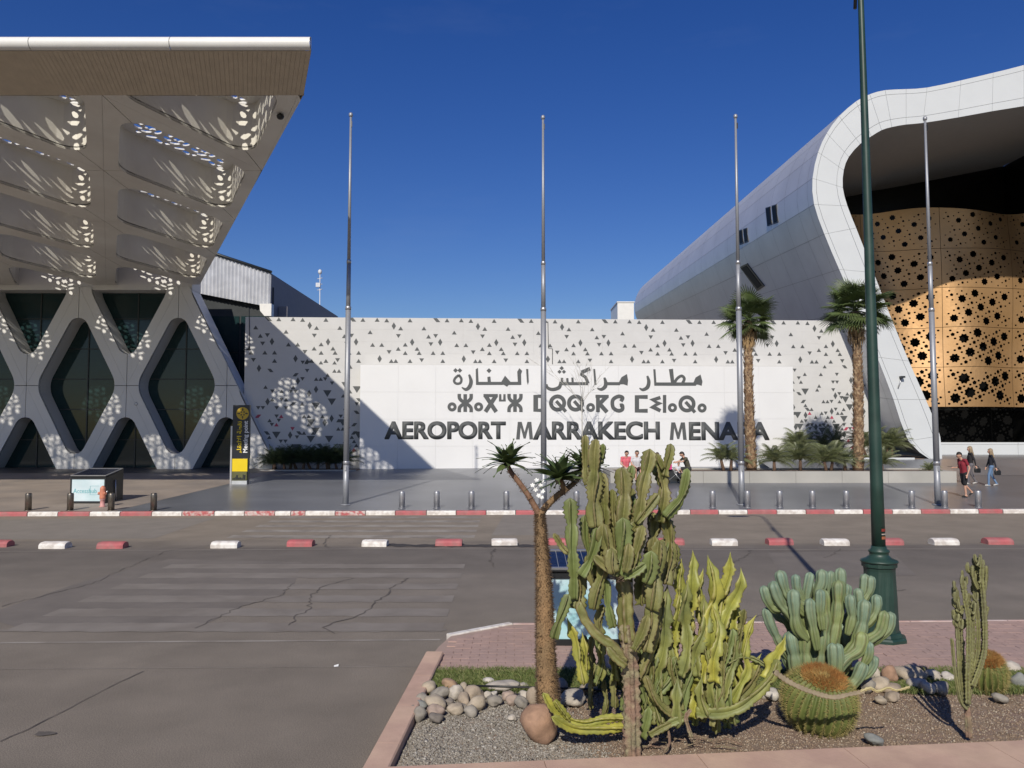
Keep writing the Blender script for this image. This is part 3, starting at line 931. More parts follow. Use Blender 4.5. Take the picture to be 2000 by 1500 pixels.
for (x, z, kd, sc, red) in tris:
    if x < xl_ + .2 or x > xr_ - .2 or z > wtop(x) - .04: continue
    s = .135 * sc; h = .11 * sc
    if kd == 'u': pl = [(-s, -h), (s, -h), (0, h)]
    elif kd == 'd': pl = [(-s, h), (0, -h), (s, h)]
    elif kd == 'o': pl = [(-.12 * sc, 0), (0, -.21 * sc), (.12 * sc, 0), (0, .21 * sc)]
    elif kd == 'p': pl = [(-.2 * sc, h), (-.02, -h), (.2 * sc, -h), (.02, h)]
    else: pl = [(-.2 * sc, -h), (.02, -h), (.2 * sc, h), (-.02, h)]
    (mr_ if red else mg).prism(pl, lambda u, v, t: wpt(x + u, z + v, CPAT, t), -.002, .006)
o = mg.build('triangle_inlay', M_dkgrey, pw); o['kind'] = 'stuff'
o = mr_.build('triangle_inlay', M_dkred, pw); o['kind'] = 'stuff'
# cable duct lines
for pts in ([(1070, 628), (1071, 680), (1079, 681), (1079, 711)], [(487, 600), (488, 682), (476, 683)]):
    MB().tube([WP(a, b, CPAT) + Vector((0, -.03, 0)) for a, b in pts], .018, 5).build('conduit', M_mull, pw)

sw = thing('sign_wall', 'white free-standing wall carrying the airport name in dark grey letters in three scripts', 'wall', (3, CSIG, .6))
sl, sr = WP(703, 800, CSIG).x, WP(1550, 800, CSIG).x
zs = WP(706, 712.5, CSIG).z; zs2 = WP(1548, 716, CSIG).z
def stop(x): return zs + (zs2 - zs) * (x - sl) / (sr - sl)
c1 = MB(); off = -.06
c1.add([wpt(sl, .3, CSIG, off), wpt(sr, .3, CSIG, off), wpt(sr, zs2, CSIG, off), wpt(sl, zs, CSIG, off), wpt(sl, .3, CSIG, -.65), wpt(sr, .3, CSIG, -.65), wpt(sr, zs2, CSIG, -.65), wpt(sl, zs, CSIG, -.65)],
       [(0, 1, 2, 3), (7, 6, 5, 4), (3, 2, 6, 7), (0, 3, 7, 4), (1, 5, 6, 2)])
c1.build('wall_core', M_sign, sw)
nx, nz = 12, 4
for i in range(nx):
    for k in range(nz):
        xa, xb = sl + (sr - sl) * i / nx, sl + (sr - sl) * (i + 1) / nx
        f0, f1 = k / nz, (k + 1) / nz
        g = .0025
        def zz(x, f): return .3 + (stop(x) - .3) * f
        c = [(xa + g, zz(xa, f0) + g), (xb - g, zz(xb, f0) + g), (xb - g, zz(xb, f1) - g), (xa + g, zz(xa, f1) - g)]
        MB().prism(c, lambda u, v, t: wpt(u, v, CSIG, -t), 0, .055).build('wall_panel', M_sign, sw)

# ---- lettering
def letters(body, pxl, pxr, pyt, pyb, off, size_ref='E', name='letter'):
    """latin word: every letter its own mesh, word stretched to the pixel span"""
    def wid(s):
        c = bpy.data.curves.new('t', 'FONT'); c.body = s; c.offset = off; c.extrude = 0
        o = bpy.data.objects.new('t', c); COL.objects.link(o)
        bpy.context.view_layer.update()
        me = bpy.data.meshes.new_from_object(o.evaluated_get(bpy.context.evaluated_depsgraph_get()))
        xs = [v.co.x for v in me.vertices]; ys = [v.co.y for v in me.vertices]
        bpy.data.objects.remove(o); bpy.data.curves.remove(c)
        return me, min(xs), max(xs), min(ys), max(ys)
    me, X0, X1, Y0, Y1 = wid(body)
    bpy.data.meshes.remove(me)
    me, _, _, y0, y1 = wid(size_ref); bpy.data.meshes.remove(me)
    a, b = WP(pxl, pyb, CSIG), WP(pxr, pyb, CSIG)
    zt = WP((pxl + pxr) / 2, pyt, CSIG).z; zb = WP((pxl + pxr) / 2, pyb, CSIG).z
    for i, ch in enumerate(body):
        me, x0, x1, _, _ = wid(ch)
        if ch == 'M':
            bpy.data.meshes.remove(me)
            mm_ = MB(); w_ = x1 - x0
            MP = [(0, 0), (.1, 1), (.33, 1), (.5, .42), (.67, 1), (.9, 1), (1, 0), (.79, 0), (.73, .68), (.56, .05), (.44, .05), (.27, .68), (.21, 0)]
            mm_.prism([(x0 + p[0] * w_, y0 + p[1] * (y1 - y0)) for p in MP], lambda u, v, t: Vector((u, v, t)), 0, 0)
            k_ = len(MP); mm_.v = mm_.v[:k_]; mm_.f = [f for f in mm_.f if max(f) < k_ and len(f) == 3]; mm_.m = mm_.m[:len(mm_.f)]; mm_.sm = mm_.sm[:len(mm_.f)]
            me = mm_.mesh('letter', M_dkgrey)
        _m, _, xe, _, _ = wid(body[:i + 1]); bpy.data.meshes.remove(_m)
        sh = xe - x1
        fx = (b.x - a.x) / (X1 - X0); fz = (zt - zb) / (y1 - y0)
        bm = bmesh.new(); bm.from_mesh(me)
        r = bmesh.ops.extrude_face_region(bm, geom=bm.faces[:])
        for v in [g for g in r['geom'] if isinstance(g, bmesh.types.BMVert)]: v.co.z += 1
        for v in bm.verts:
            u = a.x + (v.co.x + sh - X0) * fx; w = zb + (v.co.y - y0) * fz
            v.co = wpt(u, w, CSIG, .014 if v.co.z > .5 else .002)
        if ch != 'M':      # heavier strokes: slightly shifted layers, each at its own depth
            g0 = bm.verts[:] + bm.edges[:] + bm.faces[:]
            for li, (sx, sz_) in enumerate(((-.022, .016), (.022, -.016), (-.022, -.016), (.022, .016), (0, .02), (0, -.02))):
                d_ = bmesh.ops.duplicate(bm, geom=g0)
                for v in [g for g in d_['geom'] if isinstance(g, bmesh.types.BMVert)]:
                    v.co += Vector((sx * 1.5, sx * .15 + (li + 1) * .0012, sz_ * 1.3))
        bmesh.ops.recalc_face_normals(bm, faces=bm.faces)
        bm.to_mesh(me); bm.free(); me.materials.clear(); me.materials.append(M_dkgrey)
        link('letter', me, sw)
letters('AEROPORT', 752, 987, 824, 857, .020)
letters('MARRAKECH', 1008, 1288, 824, 858, .020)
letters('MENARA', 1308, 1502, 825, 859, .020)
def cpt(x, y): return (860 + x * .27, 705 + y * .27)
lev = [0]
def stroke(parts, name='letter'):
    """one glyph from thick strokes / rings / polygons given in zoomed-crop units; pieces at slightly different depth"""
    mb = MB()
    for pt in parts:
        lev[0] = (lev[0] + 1) % 7
        d = .012 + lev[0] * .0012
        kind = pt[0]
        def fn(u, v, t):
            q = cpt(u, v); w = WP(q[0], q[1], CSIG); return w + Vector((0, -t, 0))
        if kind == 'poly': mb.prism(pt[1], fn, .003, d)
        elif kind == 'ring':
            _, cx, cy, ro, ri = pt
            N = 28
            o_ = [(cx + ro * math.cos(2 * math.pi * i / N), cy + ro * math.sin(2 * math.pi * i / N)) for i in range(N)]
            i_ = [(cx + ri * math.cos(2 * math.pi * i / N), cy + ri * math.sin(2 * math.pi * i / N)) for i in range(N)]
            perforated(o_, [i_], 0, lambda u, v, t: fn(u, v, t), .003, d, mb)
        else:
            _, pts, w = pt
            ps = [Vector(p) for p in pts]
            ws = w if hasattr(w, '__len__') else [w] * len(ps)
            # smooth sampling
            if kind == 'curve':
                qs, w2 = [], []
                for i in range(len(ps) - 1):
                    p0, p1, p2, p3 = ps[max(i - 1, 0)], ps[i], ps[i + 1], ps[min(i + 2, len(ps) - 1)]
                    for k in range(5):
                        t = k / 5
                        qs.append(.5 * ((2 * p1) + (p2 - p0) * t + (2 * p0 - 5 * p1 + 4 * p2 - p3) * t * t + (-p0 + 3 * p1 - 3 * p2 + p3) * t ** 3))
                        w2.append(ws[i] + (ws[i + 1] - ws[i]) * t)
                qs.append(ps[-1]); w2.append(ws[-1]); ps, ws = qs, w2
            l, r = [], []
            for i, p in enumerate(ps):
                dd = (ps[min(i + 1, len(ps) - 1)] - ps[max(i - 1, 0)]).normalized(); nn = Vector((-dd.y, dd.x))
                if 0 < i < len(ps) - 1:
                    d1 = (ps[i] - ps[i - 1]).normalized(); d2 = (ps[i + 1] - ps[i]).normalized()
                    k = 1 / max(.5, math.cos(d1.angle(d2) / 2)) if d1.length and d2.length else 1
                else: k = 1
                l.append(p + nn * ws[i] / 2 * k); r.append(p - nn * ws[i] / 2 * k)
            n = len(ps)
            vs = [fn(*q, .003) for q in l] + [fn(*q, .003) for q in r] + [fn(*q, d) for q in l] + [fn(*q, d) for q in r]
            fs = []
            for i in range(n - 1):
                fs += [(i, i + 1, i + n + 1, i + n), (i + 2 * n, i + 3 * n, i + 3 * n + 1, i + 2 * n + 1), (i, i + 2 * n, i + 2 * n + 1, i + 1), (i + n, i + n + 1, i + 3 * n + 1, i + 3 * n)]
            fs += [(0, n, 3 * n, 2 * n), (n - 1, 3 * n - 1, 4 * n - 1, 2 * n - 1)]
            mb.add(vs, fs)
    mb.build(name, M_dkgrey, sw)
def dia(x, y, r): return ('poly', [(x - r, y), (x, y - r), (x + r, y), (x, y + r)])
C_, L_, P_ = 'curve', 'line', 'poly'
# arabic, right-most word first
stroke([(P_, [(1822, 178), (1846, 120), (1882, 98), (1896, 150), (1890, 180), (1862, 170)]), (L_, [(1762, 167), (1850, 167)], 24)])
stroke([(L_, [(1668, 58), (1682, 170)], [30, 24]), (C_, [(1690, 165), (1712, 128), (1745, 108), (1765, 128), (1752, 160)], 20), (L_, [(1640, 167), (1770, 167)], 24)])
stroke([(P_, [(1540, 60), (1556, 60), (1564, 178), (1548, 178)]), (L_, [(1550, 167), (1650, 167)], 24)])
stroke([(C_, [(1497, 108), (1508, 150), (1498, 190), (1465, 208), (1440, 196)], [14, 26, 28, 22, 6])])
stroke([(P_, [(1284, 170), (1310, 118), (1350, 94), (1358, 140), (1354, 178), (1325, 168)]), (L_, [(1190, 164), (1300, 164)], 22)])
stroke([(C_, [(1186, 120), (1196, 155), (1192, 185), (1165, 205), (1135, 198)], [14, 26, 28, 22, 8])])
stroke([(P_, [(1106, 58), (1120, 58), (1130, 172), (1114, 172)])])
stroke([(C_, [(1085, 60), (1020, 92), (1050, 118), (1068, 162)], [14, 20, 22, 24]), (L_, [(1080, 48), (1016, 76)], 11), (L_, [(985, 164), (1070, 164)], 22)])
stroke([(L_, [(868, 164), (990, 164)], 22), (L_, [(955, 120), (958, 164)], 16), (L_, [(918, 124), (922, 164)], 16), (L_, [(880, 122), (880, 168)], 18),
        (C_, [(872, 150), (860, 190), (815, 206), (778, 195), (770, 168)], [20, 26, 24, 22, 10]), dia(878, 52, 16), dia(862, 78, 15), dia(894, 78, 15)])
stroke([(P_, [(620, 58), (636, 58), (640, 150), (633, 174), (626, 150)])])
stroke([(P_, [(556, 78), (572, 52), (592, 72), (584, 95), (586, 172), (562, 172)]), (L_, [(488, 162), (580, 162)], 22)])
stroke([(P_, [(430, 170), (468, 106), (512, 156), (482, 186), (460, 172)]), (L_, [(398, 162), (450, 162)], 22)])
stroke([(P_, [(340, 116), (362, 112), (368, 170), (344, 170)]), dia(352, 70, 18), (L_, [(300, 162), (405, 162)], 22)])
stroke([(P_, [(256, 60), (272, 50), (278, 172), (258, 172)]), (L_, [(262, 162), (310, 162)], 22)])
stroke([(C_, [(208, 98), (222, 145), (212, 185), (185, 206), (155, 190)], [14, 26, 28, 22, 6])])
stroke([(C_, [(132, 100), (152, 128), (146, 158), (118, 164), (100, 148), (108, 124), (134, 102)], 18), dia(110, 68, 17), dia(141, 68, 17)])
# tifinagh
def tri_(cx):
    return [(L_, [(cx, 240), (cx, 368)], 26), (C_, [(cx - 43, 238), (cx - 40, 272), (cx - 12, 296), (cx + 12, 296), (cx + 40, 272), (cx + 43, 238)], 25),
            (C_, [(cx - 43, 370), (cx - 40, 336), (cx - 12, 312), (cx + 12, 312), (cx + 40, 336), (cx + 43, 370)], 25)]
stroke([('ring', 85, 332, 33, 11)])
stroke(tri_(180))
stroke([('ring', 277, 332, 33, 11)])
stroke([(L_, [(326, 368), (404, 250)], 30), (L_, [(404, 368), (326, 250)], 30), (L_, [(312, 250), (416, 250)], 22)])
stroke([(L_, [(433, 240), (433, 286), (464, 286), (464, 240)], 16)])
stroke(tri_(540))
stroke([(L_, [(748, 256), (690, 256), (690, 356), (748, 356)], 28)])
stroke([('ring', 848, 304, 62, 34), (L_, [(838, 290), (908, 366)], 24)])
stroke([('ring', 978, 304, 62, 34), (L_, [(968, 290), (1036, 366)], 24)])
stroke([('ring', 1087, 336, 32, 11)])
stroke([(L_, [(1140, 244), (1140, 370)], 28), (L_, [(1122, 256), (1218, 256)], 22), (L_, [(1204, 256), (1152, 310), (1206, 370)], 30)])
stroke([(C_, [(1306, 292), (1318, 266), (1288, 256), (1252, 276), (1244, 308), (1254, 342), (1288, 360), (1316, 350), (1316, 322), (1298, 322)], 27)])
stroke([(L_, [(1500, 260), (1422, 260), (1422, 360), (1500, 360)], 28)])
stroke([(L_, [(1592, 264), (1536, 282), (1584, 306), (1536, 332), (1592, 360)], 25)])
stroke([(L_, [(1622, 246), (1622, 374)], 24)])
stroke([('ring', 1679, 338, 33, 11)])
stroke([('ring', 1784, 310, 62, 35), (L_, [(1774, 296), (1842, 372)], 24)])
stroke([('ring', 1893, 340, 33, 11)])

# ================================================================== RIGHT TERMINAL (metal-clad tube, white ring front)
rt_b = thing('arched_terminal', 'silver metal-clad curved terminal with a thick white ring front opening over a dark hall', 'building', (26, 44, .7))
M_clad = mat('brushed_aluminium_cladding', (0.66, 0.67, 0.69), 0.42, metal=0.4, var=0.04, vscale=0.8, spec=0.5, col2=(0.62, 0.63, 0.65), v2=0.3)
M_ring = mat('white_ring_panel', (0.57, 0.59, 0.595), 0.42, var=0.03, vscale=0.6)
M_soff2 = mat('grey_soffit', (0.40, 0.40, 0.38), 0.6, var=0.04)
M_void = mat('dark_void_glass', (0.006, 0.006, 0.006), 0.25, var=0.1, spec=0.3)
YR = 44.0
OUT = [(1815, 896), (1774, 861), (1745, 780), (1713, 697), (1676, 610), (1639, 526), (1610, 457), (1590, 399), (1587, 348), (1598, 297), (1615, 260), (1639, 227), (1672, 198), (1699, 184), (1729, 176), (1770, 174), (1811, 171), (1877, 157), (1940, 142), (2000, 127), (2120, 92), (2300, 40)]
INN = [(1840, 896), (1836, 851), (1808, 780), (1775, 705), (1741, 622), (1706, 532), (1672, 445), (1655, 402), (1646, 366), (1648, 332), (1658, 306), (1680, 281), (1702, 266), (1722, 254), (1742, 248), (1770, 243), (1803, 240), (1872, 229), (1938, 217), (2000, 207), (2120, 185), (2300, 150)]
def cr(pts, n):
    ps = [Vector(p) for p in pts]; out = []
    for i in range(len(ps) - 1):
        p0, p1, p2, p3 = ps[max(i - 1, 0)], ps[i], ps[i + 1], ps[min(i + 2, len(ps) - 1)]
        for k in range(n):
            t = k / n
            out.append(.5 * ((2 * p1) + (p2 - p0) * t + (2 * p0 - 5 * p1 + 4 * p2 - p3) * t * t + (-p0 + 3 * p1 - 3 * p2 + p3) * t ** 3))
    out.append(ps[-1]); return out
SUB = 2
oc = [P(p.x, p.y, YR) for p in cr(OUT, SUB)]
ic = [P(p.x, p.y, YR) for p in cr(INN, SUB)]
NP = len(oc)
# ring front: three strips of panels
fr = [0.0, .13, .80, 1.0]
for i in range(0, NP - 2, 2):
    for s in range(3):
        rows_ = []
        for j in (i, i + 1, i + 2):
            a0, a1 = oc[j].lerp(ic[j], fr[s]), oc[j].lerp(ic[j], fr[s + 1])
            ax = (a1 - a0).normalized()
            rows_.append([a0 + ax * (.010 if s else 0), a1 - ax * (.010 if s < 2 else 0)])
        for q in (0, 1):
            rows_[2][q] = rows_[2][q] - (rows_[2][q] - rows_[1][q]).normalized() * .014
        vs = [p for r_ in rows_ for p in r_]
        vv = vs + [v + Vector((0, .05, 0)) for v in vs]
        MB().add(vv, [(0, 1, 3, 2), (2, 3, 5, 4), (8, 9, 7, 6), (10, 11, 9, 8), (0, 2, 8, 6), (2, 4, 10, 8), (1, 7, 9, 3), (3, 9, 11, 5), (0, 6, 7, 1), (4, 5, 11, 10)]).build('ring_panel', M_ring, rt_b)
M_cladd0 = mat('ring_joint', (0.30, 0.30, 0.30), 0.6)
core = MB()
core.add([p + Vector((0, .055, 0)) for p in oc] + [p + Vector((0, .055, 0)) for p in ic], [(i, i + 1, i + 1 + NP, i + NP) for i in range(NP - 1)])
core.build('ring_core', M_cladd0, rt_b, fix=False)
# outer skin: loft to a far, smaller profile
VX, VY, KS, YB = 1090, 702, .30, 112.0
bc_ = [P(VX + KS * (p.x - VX), VY + KS * (p.y - VY), YB) for p in cr(OUT, SUB)]
NT = 16
def skin(i, t): 
    p = oc[i].lerp(bc_[i], t); return p
tt = [0] + [((k / NT) ** 1.6) for k in range(1, NT + 1)]
skb = MB(); 
skc = MB()
for k in range(NT):
    for i in range(2, 42, 2):
        mb = MB(); mb.smooth = True
        pts = []
        t0, t1 = tt[k], tt[k + 1]
        gt = .012 / 68
        for j in (i, i + 1, i + 2):
            for t in (t0 + (gt if k else 0), t1 - gt):
                p = skin(j, t)
                if j == i: p = p + (skin(j + 1, t) - p).normalized() * .010
                if j == i + 2: p = p + (skin(j - 1, t) - p).normalized() * .010
                pts.append(p)
        mb.add(pts, [(0, 2, 3, 1), (2, 4, 5, 3)])
        mb.build('cladding_panel', M_clad, rt_b, fix=False)
M_cladd = mat('cladding_joint', (0.36, 0.365, 0.375), 0.5, metal=0.4)
vs = []
cen = Vector((30, 44, 10))
for i in range(0, NP):
    for t in (0, 1):
        p = skin(i, t)
        q = skin(min(i + 1, NP - 1), t) - skin(max(i - 1, 0), t); nrm = Vector((q.z, 0, -q.x)).normalized()
        if nrm.dot(p - Vector((40, p.y, 8))) > 0: nrm = -nrm
        vs.append(p + nrm * .05)
skb.add(vs, [(2 * i, 2 * i + 1, 2 * i + 3, 2 * i + 2) for i in range(NP - 1)])
skb.build('cladding_core', M_cladd, rt_b, fix=False)
# inside: soffit and side lining running straight back to the dark end wall
YE = 60.0
lin = MB(); lin.smooth = True
lin.add([p + Vector((0, .05, 0)) for p in ic] + [Vector((p.x + (.6 if p.x < 27 else 0), YE, p.z + .2)) for p in ic], [(i, i + 1, i + 1 + NP, i + NP) for i in range(NP - 1)])
lin.build('soffit_lining', M_soff2, rt_b, fix=False)
lp_ = [(p.x + (.6 if p.x < 27 else 0), p.z + .2) for p in ic]
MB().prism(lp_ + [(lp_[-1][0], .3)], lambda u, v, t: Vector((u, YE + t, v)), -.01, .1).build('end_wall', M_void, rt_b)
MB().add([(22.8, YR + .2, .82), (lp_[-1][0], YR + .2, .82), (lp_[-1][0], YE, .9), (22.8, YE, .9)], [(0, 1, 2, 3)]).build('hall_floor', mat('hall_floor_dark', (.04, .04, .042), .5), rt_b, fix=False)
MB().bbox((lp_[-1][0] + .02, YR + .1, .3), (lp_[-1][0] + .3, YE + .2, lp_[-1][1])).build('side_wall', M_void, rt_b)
# white plinth
YPL = 50.0
z0_, z1_ = P(1950, 892, YPL).z, P(1950, 864, YPL).z
xs_ = P(1826, 880, YPL).x
k = 0; x_ = xs_
while x_ < 60:
    MB().bbox((x_ + .006, YPL, z0_), (x_ + 5.2, YPL + .5, z1_ - .14)).build('plinth_panel', M_ring, rt_b)
    MB().bbox((x_ + .006, YPL - .02, z1_ - .13), (x_ + 5.2, YPL + .5, z1_)).build('plinth_panel', M_ring, rt_b)
    x_ += 5.21
MB().bbox((xs_, YPL + .05, .5), (60, YPL + .5, z0_)).build('plinth_recess', M_void, rt_b)
# tube details placed on the skin by ray
allv, allf = [], []
for i in range(NP):
    for k in range(NT + 1): allv.append(skin(i, tt[k]))
for i in range(NP - 1):
    for k in range(NT):
        a = i * (NT + 1) + k; allf.append((a, a + 1, a + NT + 2, a + NT + 1))
bvh = BVHTree.FromPolygons(allv, allf)
def on_skin(px, py):
    h = bvh.ray_cast(Vector((0, 0, CAMH)), ray(px, py).normalized())
    n = h[1] if h[1].dot(ray(px, py)) < 0 else -h[1]
    return h[0], n
M_wglass = mat('window_blue_glass', (.004, .005, .007), .5, spec=.1)
def skin_quad(pts, name, m, d=.04, parent=rt_b, d0=.02):
    hs = [on_skin(*p) for p in pts]
    mb = MB(); n = len(pts)
    vs = [h[0] + h[1] * d for h in hs] + [h[0] + h[1] * (-.05) for h in hs]
    mb.add(vs, [tuple(range(n))] + [(i, (i + 1) % n, (i + 1) % n + n, i + n) for i in range(n)])
    return mb.build(name, m, parent)
for (ax, ay, s) in ((1510, 421, 1.0), (1454, 462, .78)):
    for dx in (0, 12):
        w = 9.4 * s; X = ax + (dx - 9) * s; Yp = ay - (dx - 6) * .35 * s
        q = [(X - w / 2, Yp - 17 * s), (X + w / 2, Yp - 20 * s), (X + w / 2 + 3.4 * s, Yp + 15 * s), (X - w / 2 + 3.4 * s, Yp + 19 * s)]
        f = skin_quad(q, 'window', M_black_(), .05)
        skin_quad([(q[0][0] + 1.2 * s, q[0][1] + 2), (q[1][0] - 1.2 * s, q[1][1] + 2), (q[2][0] - 1.2 * s, q[2][1] - 3), (q[3][0] + 1.2 * s, q[3][1] - 3)], 'pane', M_wglass, .07, f)
f = skin_quad([(1446, 521), (1460, 514), (1494, 558), (1480, 568)], 'window', M_black_(), .06)
skin_quad([(1449, 523), (1459, 518), (1489, 557), (1481, 563)], 'pane', M_wglass, .08, f)
# light fitting on the ring
rp = P(1758, 743, YR)
lf = thing('wall_light', 'small grey light fitting with dangling bracket on the white ring leg', 'light', (rp.x, YR, rp.z))
MB().box(rp + Vector((.05, -.15, .18)), (.2, .3, .10)).build('lamp_head', M_mull, lf)
MB().tube([rp + Vector((.05, 0, .15)), rp + Vector((-.02, -.06, -.1)), rp + Vector((-.14, -.05, -.42))], .035, 6).build('bracket', M_steel, lf)

# ---- golden pierced screen
gs = thing('pierced_screen', 'wavy golden metal screen pierced with eight-pointed star holes inside the ring front', 'screen', (33, 54, 4))
M_gold = mat('golden_anodised_sheet', (0.60, 0.37, 0.18), 0.5, metal=0.65, var=0.06, vscale=0.7, col2=(0.55, 0.33, 0.15), v2=0.3)
YG = 55.4
zg0, zg1 = P(1900, 795, YG).z, P(1900, 411, YG).z
rows = 5; ph = (zg1 - zg0) / rows
pwid = (P(1981, 600, YG).x - P(1836, 600, YG).x)
xg0 = P(1836, 600, YG).x - 2 * pwid
def wav(x, z): return .55 * math.sin((x - xg0) / pwid * math.pi * 1.0 + .6 + .25 * math.sin(z * .4)) + .14 * math.sin(x * 1.1 + z * .5)
ks = math.sqrt(0.5)
for r_ in range(rows):
    big = .205 + (rows - 1 - r_) * .05
    hl = []
    ang = R(22)
    B = 1.04
    W_, H_ = pwid - .03, ph - .03
    pos = []
    for a in range(-5, 6):
        for b in range(-5, 6):
            x = W_ / 2 + (a * B) * math.cos(ang) - (b * B) * math.sin(ang); y = H_ / 2 + a * B * math.sin(ang) + b * B * math.cos(ang)
            pos.append((x, y))
    for (x, y) in pos:
        fall = max(0, 1 - (abs(x - W_ / 2) / (W_ * .52)) ** 3)
        rr = big * (.78 + .22 * fall)
        if rr + .06 < x < W_ - rr - .06 and rr + .03 < y < H_ - rr - .03 and abs(x - W_ / 2) < W_ * .44:
            hl.append(star(x, y, rr * 1.03, 8, .76, ang))
        # satellites
        for q in range(8):
            t = ang + math.pi / 8 + q * math.pi / 4
            d = B * .52 if q % 2 else B * .44
            X, Y_ = x + d * math.cos(t) , y + d * math.sin(t)
            sr_ = .055 + .018 * (rows - 1 - r_) * .6
            if abs(X - W_ / 2) > W_ * .46 or not (.09 < X < W_ - .09 and .09 < Y_ < H_ - .09): continue
            if any((X - h_[0]) ** 2 + (Y_ - h_[1]) ** 2 < (h_[2] + sr_ + .02) ** 2 for h_ in [(p_[0], p_[1], big if p_ in pos else 0) for p_ in pos if abs(p_[0] - X) < .9 and abs(p_[1] - Y_) < .9]): continue
            if any(abs(sum(p[0] for p in h_) / len(h_) - X) < .11 and abs(sum(p[1] for p in h_) / len(h_) - Y_) < .11 for h_ in hl): continue
            hl.append([(X + sr_ * math.cos(2 * math.pi * i / 6 + t), Y_ + sr_ * math.sin(2 * math.pi * i / 6 + t) * .85) for i in range(6)])
        X, Y_ = x + B * .5 * math.cos(ang) - B * .5 * math.sin(ang), y + B * .5 * math.sin(ang) + B * .5 * math.cos(ang)
        if .12 < X < W_ - .12 and .12 < Y_ < H_ - .12 and abs(X - W_ / 2) < W_ * .45 and not any(abs(sum(p[0] for p in h_) / len(h_) - X) < .16 and abs(sum(p[1] for p in h_) / len(h_) - Y_) < .16 for h_ in hl):
            hl.append(star(X, Y_, .085 + .018 * (rows - 1 - r_), 5, .8, ang))
    for c_ in range(-0, 7):
        bx0, bz0 = xg0 + c_ * pwid + .015, zg0 + r_ * ph + .015
        if bx0 + pwid < P(1660, 600, YG).x - 1: continue
        key = ('gold', r_, c_ % 2)
        ol_ = [(W_ * i / 12, 0) for i in range(12)] + [(W_, H_ * i / 6) for i in range(6)] + [(W_ - W_ * i / 12, H_) for i in range(12)] + [(0, H_ - H_ * i / 6) for i in range(6)]
        perforated(ol_, hl, .30,
                   lambda u, v, t: Vector((bx0 + u, YG - wav(bx0 + u, bz0 + v) + t, bz0 + v + (.18 * math.sin((bx0 + u - xg0) / pwid * math.pi * 1.0 + 2.2) if (r_ == rows - 1) and v > H_ - .01 else 0))), 0, .03).build('screen_panel', M_gold, gs, fix=False)
MB().bbox((xg0, YG + .9, zg0 - .2), (xg0 + pwid * 7, YG + 1.0, zg0 - .05)).build('bottom_rail', M_void, gs)

# white box building behind the wall
wb = P(1222, 605, 60)
w0, w1 = P(1206, 591, 60), P(1238, 591, 60)
wh = thing('plant_room', 'small white cube-shaped roof housing peeking over the wall beside the metal tube', 'building', (wb.x, 60, .6))
MB().bbox((w0.x, 60, .5), (w1.x, 64, w0.z)).build('wall', M_rimw, wh)
MB().bbox((w0.x - .05, 59.95, w0.z), (w1.x + .05, 64.05, w0.z + .08)).build('roof', M_rimw, wh)

# ================================================================== PLAZA OBJECTS
M_conc = mat('pale_concrete', (0.40, 0.385, 0.35), 0.8, var=0.08, vscale=2, bump=0.1, col2=(0.34, 0.33, 0.30), v2=1.0)
M_soil = mat('soil', (0.16, 0.115, 0.085), 0.95, var=0.2, vscale=6, bump=0.4)
# long planter wall
pa, pb = PL(1192, 943.5), PL(1869, 943)
pl_z = plz(pa.x, pa.y); pth = .50
planter = thing('planter', 'long low pale concrete planter wall holding the tall fan palms', 'planter', (pa.x, pa.y, pl_z))
def yat(x): return pa.y + (pb.y - pa.y) * (x - pa.x) / (pb.x - pa.x)
x_ = pa.x; seg = 2.05; i = 0
PD = 2.6
while x_ < pb.x - .1:
    x2 = min(x_ + seg, pb.x)
    z0 = plz(x_, yat(x_)) - .1; zt = pl_z + pth
    mb = MB(); mb.add([(x_ + .006, yat(x_), z0), (x2 - .006, yat(x2), z0), (x2 - .006, yat(x2) + .38, z0), (x_ + .006, yat(x_) + .38, z0),
                       (x_ + .006, yat(x_), zt), (x2 - .006, yat(x2), zt), (x2 - .006, yat(x2) + .38, zt), (x_ + .006, yat(x_) + .38, zt)],
                      [(0, 3, 2, 1), (4, 5, 6, 7), (0, 1, 5, 4), (1, 2, 6, 5), (2, 3, 7, 6), (3, 0, 4, 7)])
    mb.build('wall_block', M_conc, planter); x_ = x2
mb = MB(); mb.bbox((pb.x - .3, pb.y + .4, .1), (pb.x, pb.y + PD, pl_z + pth)); mb.bbox((pa.x, pa.y + .4, .1), (pa.x + .3, pa.y + PD, pl_z + pth))
mb.bbox((pa.x, pa.y + PD + .01, .1), (pb.x, pa.y + PD + .28, pl_z + pth + .02)); mb.build('rear_wall', M_conc, planter)
MB().add([(pa.x + .2, yat(pa.x) + .36, pl_z + pth - .06), (pb.x - .2, yat(pb.x) + .36, pl_z + pth - .06), (pb.x - .2, pa.y + PD + .1, pl_z + pth - .04), (pa.x + .2, pa.y + PD + .1, pl_z + pth - .04)], [(0, 1, 2, 3)]).build('soil_bed', M_soil, planter, fix=False)
PZ = pl_z + pth - .05
